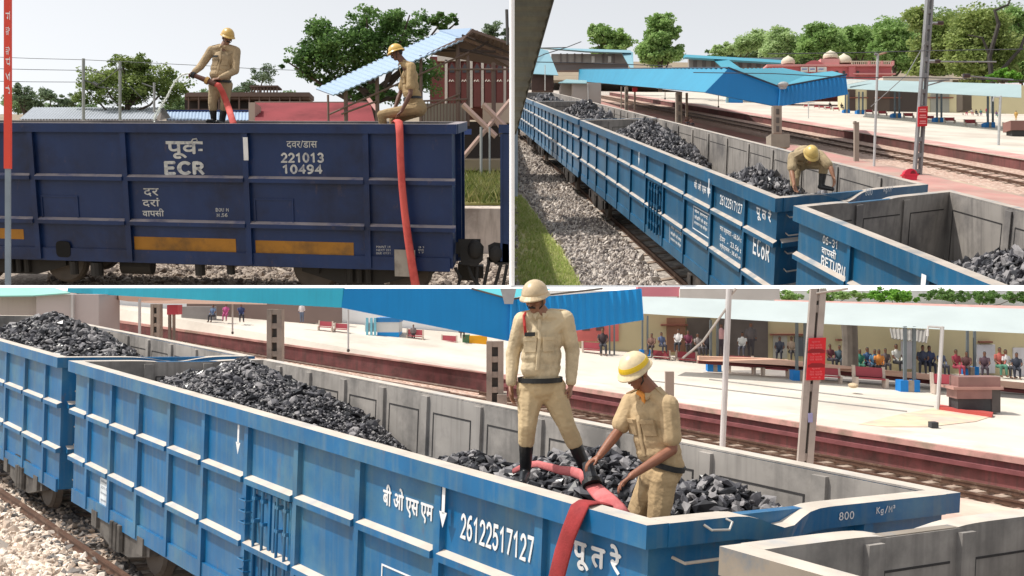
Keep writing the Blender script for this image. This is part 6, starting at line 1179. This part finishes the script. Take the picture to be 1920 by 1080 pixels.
for x0, x1, y0, y1, z, lab in ((500, 528, 580, 690, 33, 'broad slotted concrete column under the left part of the blue canopy end'), (912, 944, 640, 760, 29, 'slotted concrete column behind the standing man'), (282, 299, 570, 645, 42, 'far slotted concrete column left of the heap of coal')):
    co = thing('canopy_column', lab, 'column', WORLD, 'canopy columns'); k = z / FPX
    w_ = x1 - x0
    pbox(x0, y0, x0 + w_ * .32, y1, z, .4).build('flange', cc2, co); pbox(x1 - w_ * .32, y0, x1, y1, z, .4).build('flange', cc2, co)
    pbox(x0 + w_ * .32, y0, x1 - w_ * .32, y1, z + .16, .1).build('web', sl2, co)
    for i in range(5): yy = y0 + i * (y1 - y0) / 4.2; pbox(x0 + w_ * .3, yy, x1 - w_ * .3, yy + (y1 - y0) * .09, z + .03, .3).build('batten', cc2, co)
solo(pbox(932, 740, 950, 766, 28.9, 1), 'concrete_block', cc2, WORLD, 'low concrete block beside the column behind the standing man', 'block')
b = thing('indicator_box', 'red box on two slim posts beyond the far column', 'box', WORLD); pbox(313, 572, 333, 590, 43, .6).build('box', mat('faded_red_box', (206, 84, 98), .7, .06, 1), b); pbox(315, 590, 319.5, 646, 43.1, .15).build('leg', cc2, b); pbox(323, 590, 327, 646, 43.1, .15).build('leg', cc2, b)
for x, y0, y1, z, lab in ((259, 560, 632, 43.5, 'pale slim post left of the far concrete column'),): solo(pbox(x, y0, x + 4, y1, z, .1), 'canopy_post', whp, WORLD, lab, 'post', 'slim canopy posts')
for x, y0, y1, z, lab in ((436, 566, 622, 40, 'white drop rod under the left of the blue canopy end'), (653, 580, 655, 33, 'white drop rod under the middle of the blue canopy end')):
    b = thing('hanging_lamp', lab, 'lamp', WORLD, 'drop lamps'); bar([(x, y0, z), (x, y1, z)], .032, 6).build('rod', whp, b); q = MB(); q.ell(wpt(x, y1 + 2, z), (.05, .05, .06), None, 8, 6); q.build('shade', sl2, b)
b = thing('grey_shed', 'plain pale grey shed with a mint roof behind the left edge wagon', 'shed', WORLD); pbox(-20, 556, 68, 640, 45, 2).build('wall', mat('shed_wall', (176, 164, 158), .85, .06, .5, streak=.2, streak_rgb=(140, 126, 122)), b); pbox(68, 552, 185, 640, 44.6, 2.4).build('front_wall', mat('shed_front', (182, 172, 170), .85, .05, .5), b)
MB().prism([wpt(-20, 557, 44.3), wpt(60, 556, 44.3), wpt(132, 551, 44.3), wpt(100, 541, 46), wpt(-20, 541, 46)], (0, 0, .05)).build('roof', mat('mint_roof', (140, 196, 184), .6, .05, 1), b); pbox(133, 552, 137, 636, 44.4, .15).build('pipe', whp, b)
# far platform furniture
pC = lambda x, y: FC.at(x, y, w=wp_ + .02)
zf = lambda x, y: min(53.5, FC.depth(pC(x, y)))
b = thing('kiosk', 'white and blue kiosk standing in the middle of the far platform', 'kiosk', WORLD); z = zf(715, 640); pbox(707, 604, 748, 623, z, 1.6).build('upper_panel', mat('kiosk_white', (206, 206, 204), .7, .05, 1), b); pbox(707, 623, 748, 643, z, 1.6).build('lower_panel', T2, b); pbox(705, 596, 749, 604, z - .05, 1.8).build('top_band', mat('kiosk_top', (40, 120, 180), .6), b)
for x in (686, 694, 701): pbox(x, 596, x + 4, 640, z - .2, .15).build('post', mat('kiosk_post', (120, 190, 210), .6), b)
pbox(684, 605, 707, 622, z - .05, .1).build('side_panel', mat('kiosk_white', (206, 206, 204), .7, .05, 1), b)
b = thing('litter_bin', 'yellow bin with a green side on the far platform', 'bin', WORLD); z = zf(895, 655); pbox(880, 630, 913, 656, z, .7).build('body', mat('bin_yellow', (226, 160, 10), .6, .06, 1), b); pbox(867, 628, 880, 654, z + .02, .66).build('side', mat('bin_green', (80, 120, 84), .6), b)
benchr2 = mat('bench_maroon', (158, 62, 72), .6, .1, 2); bl2 = mat('bench_leg_concrete', (196, 180, 166), .9, .1, 2)
def cbench(x, y, wd, lab, proto=[None]):
    z = zf(x, y); O = wpt(x, y, z); s = wd * z / FPX / 1.5
    if proto[0] is None:
        fr = Frame(O, np.array([[.96, 0, 0], [-.28, 1, 0], [-.05, 0, 1]]) * s, s); t = thing('platform_bench', lab, 'bench', fr, 'maroon platform benches')
        MB().box((-.75, -.24, .42), (.75, .22, .5)).build('seat', benchr2, t); MB().hexa([(-.75, .2, .54), (.75, .2, .54), (.75, .26, .54), (-.75, .26, .54), (-.75, .3, 1.02), (.75, .3, 1.02), (.75, .36, 1.02), (-.75, .36, 1.02)]).build('backrest', benchr2, t)
        for q in (-.74, .74): MB().prism([(q - .07, -.26, 0), (q - .07, .3, 0), (q - .07, .44, 1.08), (q - .07, .28, 1.08), (q - .07, .18, .5), (q - .07, -.3, .5)], (.14, 0, 0)).build('leg', bl2, t)
        proto[0] = (t, s); return t
    c_ = copy_tree(proto[0][0], Vector(O), None, lab); f = s / proto[0][1]; c_.scale = (f, f, f); return c_
for x, y, w_, lab in ((610, 622, 28, 'maroon bench left of the tall drop rod, first of two'), (640, 626, 28, 'maroon bench left of the tall drop rod, second of two'), (778, 640, 32, 'stone grey seat right of the white and blue kiosk'), (842, 650, 30, 'maroon bench left of the yellow bin'), (1110, 667, 36, 'maroon bench with a sitter, at the canopy corner'), (1240, 681, 34, 'maroon bench right behind the cream helmet'), (1288, 686, 38, 'second maroon bench right of the cream helmet'), (1390, 700, 46, 'maroon bench just right of the white pole'), (1454, 706, 46, 'maroon bench left of the red notice'), (1555, 718, 40, 'maroon bench just right of the red notice'), (1632, 726, 54, 'maroon bench in the middle between notice and white lamp post'), (1780, 740, 54, 'maroon bench beside the brown stone stall')): cbench(x, y, w_, lab)
def ccol(x, y, wd, ytop, lab):
    z = zf(x, y); t = thing('roof_column', lab, 'column', WORLD, 'blue footed roof columns'); k = z / FPX
    pbox(x - wd * .5, y - wd * .6, x - wd * .1, y, z, wd * k * .8).build('base', mat('blue_foot', (10, 120, 196), .7, .08, 2), t); pbox(x + wd * .22, y - wd * .6, x + wd * .5, y, z, wd * k * .8).build('base', mat('blue_foot', (10, 120, 196), .7, .08, 2), t); pbox(x - wd * .1, y - wd * .58, x + wd * .22, y, z + .02, wd * k * .7).build('base_stripe', cc2, t)
    for dx in (-.34, .14): pbox(x + dx * wd, ytop, x + (dx + .16) * wd, y - wd * .55, z + .1, .12).build('leg_post', mat('column_slate', (104, 112, 116), .7, .1, 2), t)
ccol(1340, 697, 26, 600, 'blue footed roof column left of the white pole'); ccol(1503, 714, 32, 604, 'blue footed roof column hidden behind the lattice mast'); ccol(1707, 735, 36, 612, 'blue footed roof column nearest the white lamp post, on its left'); ccol(1822, 705, 28, 618, 'blue footed roof column at the white doors'); ccol(1148, 678, 18, 596, 'blue footed roof column left of the cream helmet'); ccol(1210, 668, 20, 592, 'pair of dark roof posts at the canopy corner')
# long roof and buildings
lr = thing('platform_roof', 'long white sheet roof over the far platform at the right', 'roof', WORLD)
MB().prism([wpt(1203, 556, 50), wpt(1455, 566, 49), wpt(1960, 580, 46), wpt(1960, 627, 43), wpt(1455, 603, 46.5), wpt(1203, 588, 48)], (0, .08, 0)).build('roof', mat('white_roof_sheet', (178, 188, 188), .6, .05, .6), lr)
MB().prism([wpt(1455, 562, 49.4), wpt(1960, 575, 46.4), wpt(1960, 580.5, 46.2), wpt(1455, 567, 49.2)], (0, .3, 0)).build('ridge', mat('pink_ridge', (196, 150, 142), .8), lr)
b = thing('station_building', 'pink wall above the white roof beside the canopy tip', 'building', WORLD); pbox(1196, 538, 1275, 556, 53.5, 1).build('wall', mat('pink_wall_near', (206, 128, 140), .85, .06, 1), b); pbox(1275, 541, 1462, 562, 53.2, 1).build('wing', mat('white_wing', (206, 200, 194), .85, .06, 1), b)
bw = thing('platform_building', 'cream building with white doors and dark bays behind the benches', 'building', WORLD)
cw = mat('cream_wall_shaded', (190, 178, 142), .85, .05, .6, streak=.15, streak_rgb=(180, 166, 136)); pbox(1080, 580, 1990, 705, 55, .9).build('wall', cw, bw)  # cream taken darker to paint the deep shade under the roof
for x0, x1, y0, y1, nm, cl in ((1250, 1285, 596, 660, 'bay', (136, 100, 80)), (1288, 1332, 596, 664, 'bay', (92, 84, 78)), (1345, 1440, 596, 672, 'bay', (100, 92, 88)), (1450, 1476, 628, 672, 'shutter', (168, 166, 156)), (1490, 1510, 632, 668, 'doorway', (96, 102, 108)), (1690, 1716, 640, 692, 'door', (186, 184, 190)), (1832, 1866, 646, 700, 'door', (196, 196, 202)), (1900, 1930, 652, 705, 'door', (190, 188, 192))):
    pbox(x0, y0, x1, y1, 54.9, .2).build(nm, mat('%s_%d' % (nm, x0), cl, .85, .2, 1), bw)
pbox(1080, 596, 1160, 640, 54.85, .2).build('shopfront', mat('pink_shop', (206, 110, 104), .8, .15, 1), bw)
for x in (1092, 1118): pbox(x, 598, x + 14, 620, 54.8, .1).build('window', mat('shop_window', (96, 74, 76), .4), bw)
for x0, x1, y in ((1240, 1290, 608), (1446, 1512, 626), (1570, 1580, 636), (1838, 1862, 640)): pbox(x0, y, x1, y + 3, 54.7, .3).build('lintel', mat('brown_lintel', (124, 76, 62), .8), bw)
corr(wpt(1668, 616, 54), wpt(1742, 618, 54), wpt(1672, 634, 52.6), wpt(1738, 642, 52.6), 10, .03, .04).build('awning', mat('awning_grey', (140, 136, 132), .7, .2, 1), bw)
solo(bar([(1594, 706, 51), (1594, 640, 51), (1592, 600, 51), (1584, 575, 51)], [.40, .36, .38, .46], 10), 'tree_bole', mat('trunk_bark', (112, 104, 96), .95, .2, 2), WORLD, 'thick grey tree trunk rising behind the red notice', 'tree')
# low wall line behind benches and brown stall
wb_ = thing('ledge_wall', 'long pale pink ledge with a dark red base behind the benches', 'wall', WORLD)
MB().prism([wpt(1310, 668, 50), wpt(1440, 672, 49.5), wpt(1700, 698, 47), wpt(1960, 722, 45), wpt(1960, 734, 45), wpt(1700, 708, 47), wpt(1440, 682, 49.5), wpt(1310, 676, 50)], (0, .4, 0)).build('top', mat('pale_pink_ledge', (222, 180, 158), .85, .08, 1), wb_)
MB().prism([wpt(1310, 676, 50.1), wpt(1440, 682, 49.6), wpt(1700, 708, 47.1), wpt(1960, 734, 45.1), wpt(1960, 742, 45.1), wpt(1700, 716, 47.1), wpt(1440, 690, 49.6), wpt(1310, 682, 50.1)], (0, .3, 0)).build('base', mat('dark_red_base', (112, 58, 58), .9, .15, 1), wb_)
b = thing('brown_stall', 'brown polished stone stall on a dark plinth at the right', 'stall', WORLD); z = FC.depth(pC(1830, 775)); pbox(1797, 707, 1876, 727, z, .8).build('upper_panel', mat('brown_stone', (140, 104, 98), .5, .15, 2), b); pbox(1788, 726, 1882, 731, z - .12, 1.1).build('top', mat('brown_stone_pale', (176, 134, 124), .5, .1, 2), b); pbox(1794, 731, 1860, 748, z - .02, .9).build('counter', mat('brown_stone', (140, 104, 98), .5, .15, 2), b); pbox(1796, 748, 1874, 774, z + .05, .8).build('plinth', mat('dark_plinth', (62, 62, 64), .8), b); pbox(1860, 731, 1876, 774, z + .01, .5).build('side', mat('dark_plinth_side', (84, 78, 76), .8), b)
for pts_ in ([(1200, 712), (1440, 741), (1700, 772)], [(1330, 712), (1520, 735), (1750, 763)], [(700, 668), (880, 684)], [(520, 640), (900, 664)]):
    structure(MB().tube([pC(x, y) + (0, 0, .012) for x, y in pts_], (.03), 5), 'paving_joint', mat('joint_grey', (150, 146, 142), .9), FC)
structure(MB().prism([pC(1758, 768), pC(1860, 783), pC(1862, 779), pC(1760, 764)], (0, 0, .12)), 'kerb', mat('red_kerb', (176, 74, 68), .8, .1, 1), FC)
solo(pbox(1747, 792, 1760, 803, FC.depth(pC(1752, 803)), .3), 'stone_block', mat('dark_plinth', (62, 62, 64), .8), WORLD, 'small dark stone block lying on the bleached platform', 'block')
# masts in front
z = 25.2; mt = thing('overhead_line_mast', 'thick pale lattice mast with a red notice, rising past the far platform', 'mast', WORLD); ms2 = mat('pale_mast_steel', (168, 160, 152), .65, .12, 2, rgb2=(140, 132, 126), mix=.4)
for d0 in (0, 17): MB().prism([wpt(1496 + d0, 870, z), wpt(1508 + d0, 870, z), wpt(1533 + d0, 541, z), wpt(1521 + d0, 541, z)], (0, .14, 0)).build('leg_channel', ms2, mt)
MB().prism([wpt(1507, 870, z + .1), wpt(1515, 870, z + .1), wpt(1540, 541, z + .1), wpt(1532, 541, z + .1)], (0, .05, 0)).build('web', sl2, mt)
for y in (550, 572, 640, 700, 720, 850): x = 1510 + (870 - y) * .075; pbox(x - 7, y, x + 8, y + 14, z + .04, .08).build('batten', ms2, mt)
bar([(1530, 550, z), (1590, 541, z)], .03, 6).build('bracket', ms2, mt); pbox(1516, 775, 1524, 792, z - .03, .03).build('plate', mat('plate_lilac', (150, 150, 190), .6), mt)
nt_ = thing('red_notice', 'bright red notice with three blocks of faded writing on the pale mast', 'sign', WORLD)
MB().prism([wpt(1517, 634, z - .06), wpt(1549, 633, z - .06), wpt(1546, 712, z - .06), wpt(1512, 713, z - .06)], (0, .03, 0)).build('board', mat('notice_bright_red', (206, 22, 36), .55, .05, 1), nt_)
pk = mat('faded_letters', (226, 120, 124), .6); dk = mat('notice_dark_red', (140, 12, 24), .6)
for i, y in enumerate((640, 662, 690)):
    for j in range(3 if i < 2 else 4): w_ = (8, 11, 12, 9)[j]; lettering(('सूचना', 'रेल पटरी', 'पार करना', 'मना है')[j], wpt(1530 - w_, y + j * 5.4 + 3.6, z - .068) - FR[nt_.name].O, (1, 0, .02), (0, 0, 1), 2 * w_ * z / FPX, 3.6 * z / FPX, pk, nt_)
for y in (654, 681): MB().prism([wpt(1515, y + 4, z - .064), wpt(1522, y, z - .064), wpt(1540, y, z - .064), wpt(1547, y + 3, z - .064), wpt(1546, y + 8, z - .064), wpt(1514, y + 8, z - .064)], (0, .002, 0)).build('stripe', dk, nt_)
b = thing('lamp_pole', 'slim white steel pole with a stay, right of the bending man', 'pole', WORLD); z = 26.9; bar([(1354.5, 842, z), (1367, 541, z)], .075, 10).build('post', whp, b); bar([(1362, 578, z), (1318, 640, z - .1), (1280, 672, z - .2)], .03, 6).build('stay', ms2, b); bar([(1367, 556, z), (1380, 541, z)], .04, 6).build('arm', ms2, b)
b = thing('lamp_pole', 'white lamp post on the far platform left of the brown stall', 'pole', WORLD); z = FC.depth(pC(1759, 768)); bar([(1758, 770, z), (1767, 612, z)], .075, 8).build('post', whp, b); bar([(1767, 614, z), (1740, 612, z), (1739, 630, z)], .05, 6).build('arm', whp, b)
solo(pbox(1248, 697, 1264, 760, 27.5, .15), 'short_post', cc2, WORLD, 'short square concrete post behind the cream helmet', 'post')
# people on the far platform
for i, (x, y, kd, ht, cs, cl, lab) in enumerate(((1594, 704, 'sit', 74, (170, 60, 100), (220, 130, 70), 'woman in pink and orange sitting by the tree trunk'), (1612, 702, 'sit', 48, (60, 130, 110), (60, 110, 90), 'person in green sitting right of the tree trunk'), (1626, 702, 'sit', 52, (60, 90, 130), (60, 60, 80), 'person in blue sitting two places right of the tree trunk'), (1640, 704, 'sit', 50, (70, 110, 140), (50, 60, 70), 'third sitter right of the tree trunk, in blue grey'), (1648, 706, 'sit', 52, (214, 140, 70), (60, 60, 66), 'person in orange at the end of the sitters by the trunk'), (1680, 698, 'sit', 54, (190, 190, 186), (40, 40, 44), 'person in white with a bent knee before the first white door'),
        (1730, 702, 'sit', 56, (60, 66, 86), (50, 50, 60), 'left one of two dark dressed sitters by the nearest column'), (1742, 703, 'sit', 56, (50, 60, 90), (40, 44, 60), 'right one of two dark dressed sitters by the nearest column'), (1792, 706, 'sit', 52, (140, 50, 66), (150, 60, 76), 'person in dark red sitting left of the white doors'), (1812, 706, 'sit', 48, (90, 60, 60), (70, 60, 60), 'person in brown sitting right against the column at the white doors'), (1874, 706, 'sit', 56, (170, 90, 80), (80, 130, 110), 'person in salmon and green sitting right of the white doors'), (1885, 708, 'sit', 54, (214, 210, 210), (60, 60, 66), 'person in white sitting right of the white doors'), (1906, 710, 'sit', 50, (50, 54, 66), (40, 44, 56), 'dark dressed person sitting at the right edge'),
        (1130, 666, 'sit', 52, (64, 52, 56), (60, 60, 66), 'dark dressed person on the bench at the canopy corner'), (1240, 662, 'sit', 40, (90, 100, 130), (60, 60, 70), 'person in blue grey in the bay above the cream helmet'), (1272, 660, 'sit', 44, (210, 206, 204), (60, 60, 66), 'person in white in the dark bay'), (1290, 662, 'sit', 44, (120, 60, 80), (60, 50, 56), 'person in plum in the dark bay'), (1352, 668, 'stand', 62, (196, 150, 150), (70, 60, 66), 'standing person in pink left of the white pole'), (1392, 668, 'sit', 46, (206, 206, 202), (80, 80, 90), 'person in white with grey legs right of the white pole'), (1408, 670, 'stand', 66, (90, 84, 84), (70, 66, 70), 'tall shaded person standing right of the white pole'),
        (864, 634, 'sit', 34, (110, 50, 56), (60, 50, 56), 'person in maroon on the bench by the yellow bin'), (400, 604, 'sit', 34, (90, 110, 140), (60, 60, 66), 'left one of the far sitters under the canopy'), (424, 602, 'sit', 34, (190, 90, 140), (170, 80, 120), 'person in pink among the far sitters under the canopy'), (452, 604, 'sit', 36, (60, 70, 110), (50, 50, 60), 'person in dark blue right among the far sitters'), (566, 606, 'stand', 40, (200, 190, 190), (90, 100, 120), 'pale dressed person standing right of the broad column'), (775, 642, 'stand', 34, (120, 110, 110), (70, 66, 70), 'person in grey standing just right of the kiosk'))):
    z = zf(x, y); bystander(kd, wpt(x, y, z), ht * z / FPX / (1.4 if kd == 'sit' else 1.75), .35 * ((i % 3) - 1), cs, cl, lab)
for i, (x, y, kd, ht, cs, cl, lab) in enumerate(((1462, 676, 'sit', 46, (70, 74, 86), (50, 50, 60), 'dark dressed person between the two shutters left of the red notice'), (1484, 676, 'sit', 46, (170, 150, 130), (70, 66, 66), 'person in beige just left of the lattice mast in the shade'), (1556, 690, 'sit', 46, (110, 60, 66), (56, 52, 60), 'person in maroon right of the red notice, low in the shade'), (1574, 694, 'sit', 48, (70, 90, 100), (50, 54, 64), 'person in slate blue between the red notice and the tree trunk'), (1660, 700, 'sit', 48, (90, 80, 80), (60, 56, 60), 'person in grey brown just right of the sitter in orange'), (1764, 704, 'sit', 50, (100, 110, 130), (60, 60, 70), 'person in pale blue grey left of the white lamp post'), (1846, 708, 'sit', 50, (80, 60, 70), (60, 50, 60), 'person in plum in front of the second white door'), (1326, 668, 'sit', 44, (70, 66, 72), (50, 48, 56), 'dark dressed person at the column left of the white pole'), (1308, 668, 'sit', 44, (150, 140, 136), (80, 76, 80), 'person in light grey two places left of the white pole'), (1222, 664, 'sit', 40, (120, 90, 80), (70, 60, 60), 'person in brown left of the sitter in blue grey'))):
    z = zf(x, y); bystander(kd, wpt(x, y, z), ht * z / FPX / 1.4, .35 * ((i % 3) - 1), cs, cl, lab)
b = thing('luggage_bag', 'dark travel bag lying by the sitters at the nearest column', 'bag', px(46)); MB().box((1752, 0, 716), (1764, .4, 724)).build('body', mat('dark_plinth', (62, 62, 64), .8), b); MB().tube([(1755, .2, 716), (1756, .2, 713), (1760, .2, 713), (1761, .2, 716)], .6, 6).build('handle', mat('black_strap', (30, 30, 32), .6), b)
b = thing('luggage_bag', 'pale sack lying by the maroon bench in the middle', 'bag', px(43)); MB().ell((1604, .3, 724), (9, .3, 5)).build('body', mat('pale_sack', (188, 168, 138), .9), b)
pbx = pbox(340, 575, 400, 600, 54, .6); solo(pbx, 'parked_cars_wall', mat('grey_fence', (150, 146, 144), .9, .2, 1), WORLD, 'low grey boundary wall under the far part of the canopy', 'wall')
solo(pbox(350, 566, 640, 606, 55.6, .3), 'dark_hoarding', mat('shaded_hoarding', (128, 110, 104), .9, .15, .4), WORLD, 'shaded brown hoarding behind the far sitters under the canopy', 'wall')
# greenery over the long roof
tree(55.2, [(1480, 556, 30, 14), (1540, 556, 36, 15), (1600, 554, 36, 13)], (1540, 600), 'sun', 'green tree tops over the white roof, left of the bright bush', leaf=2.4, n=90, per=60, trunk=2)
tree(54.8, [(1665, 554, 46, 14), (1700, 558, 30, 11)], (1680, 600), 'bright', 'bright light green bush over the white roof', leaf=2.6, n=70, per=60, trunk=2, name='bush', cat='bush')
tree(55.3, [(1770, 556, 50, 14), (1840, 558, 50, 14), (1910, 560, 40, 14)], (1830, 600), 'mid', 'darker green tree tops over the white roof at the right end', leaf=2.4, n=110, per=60, trunk=2)
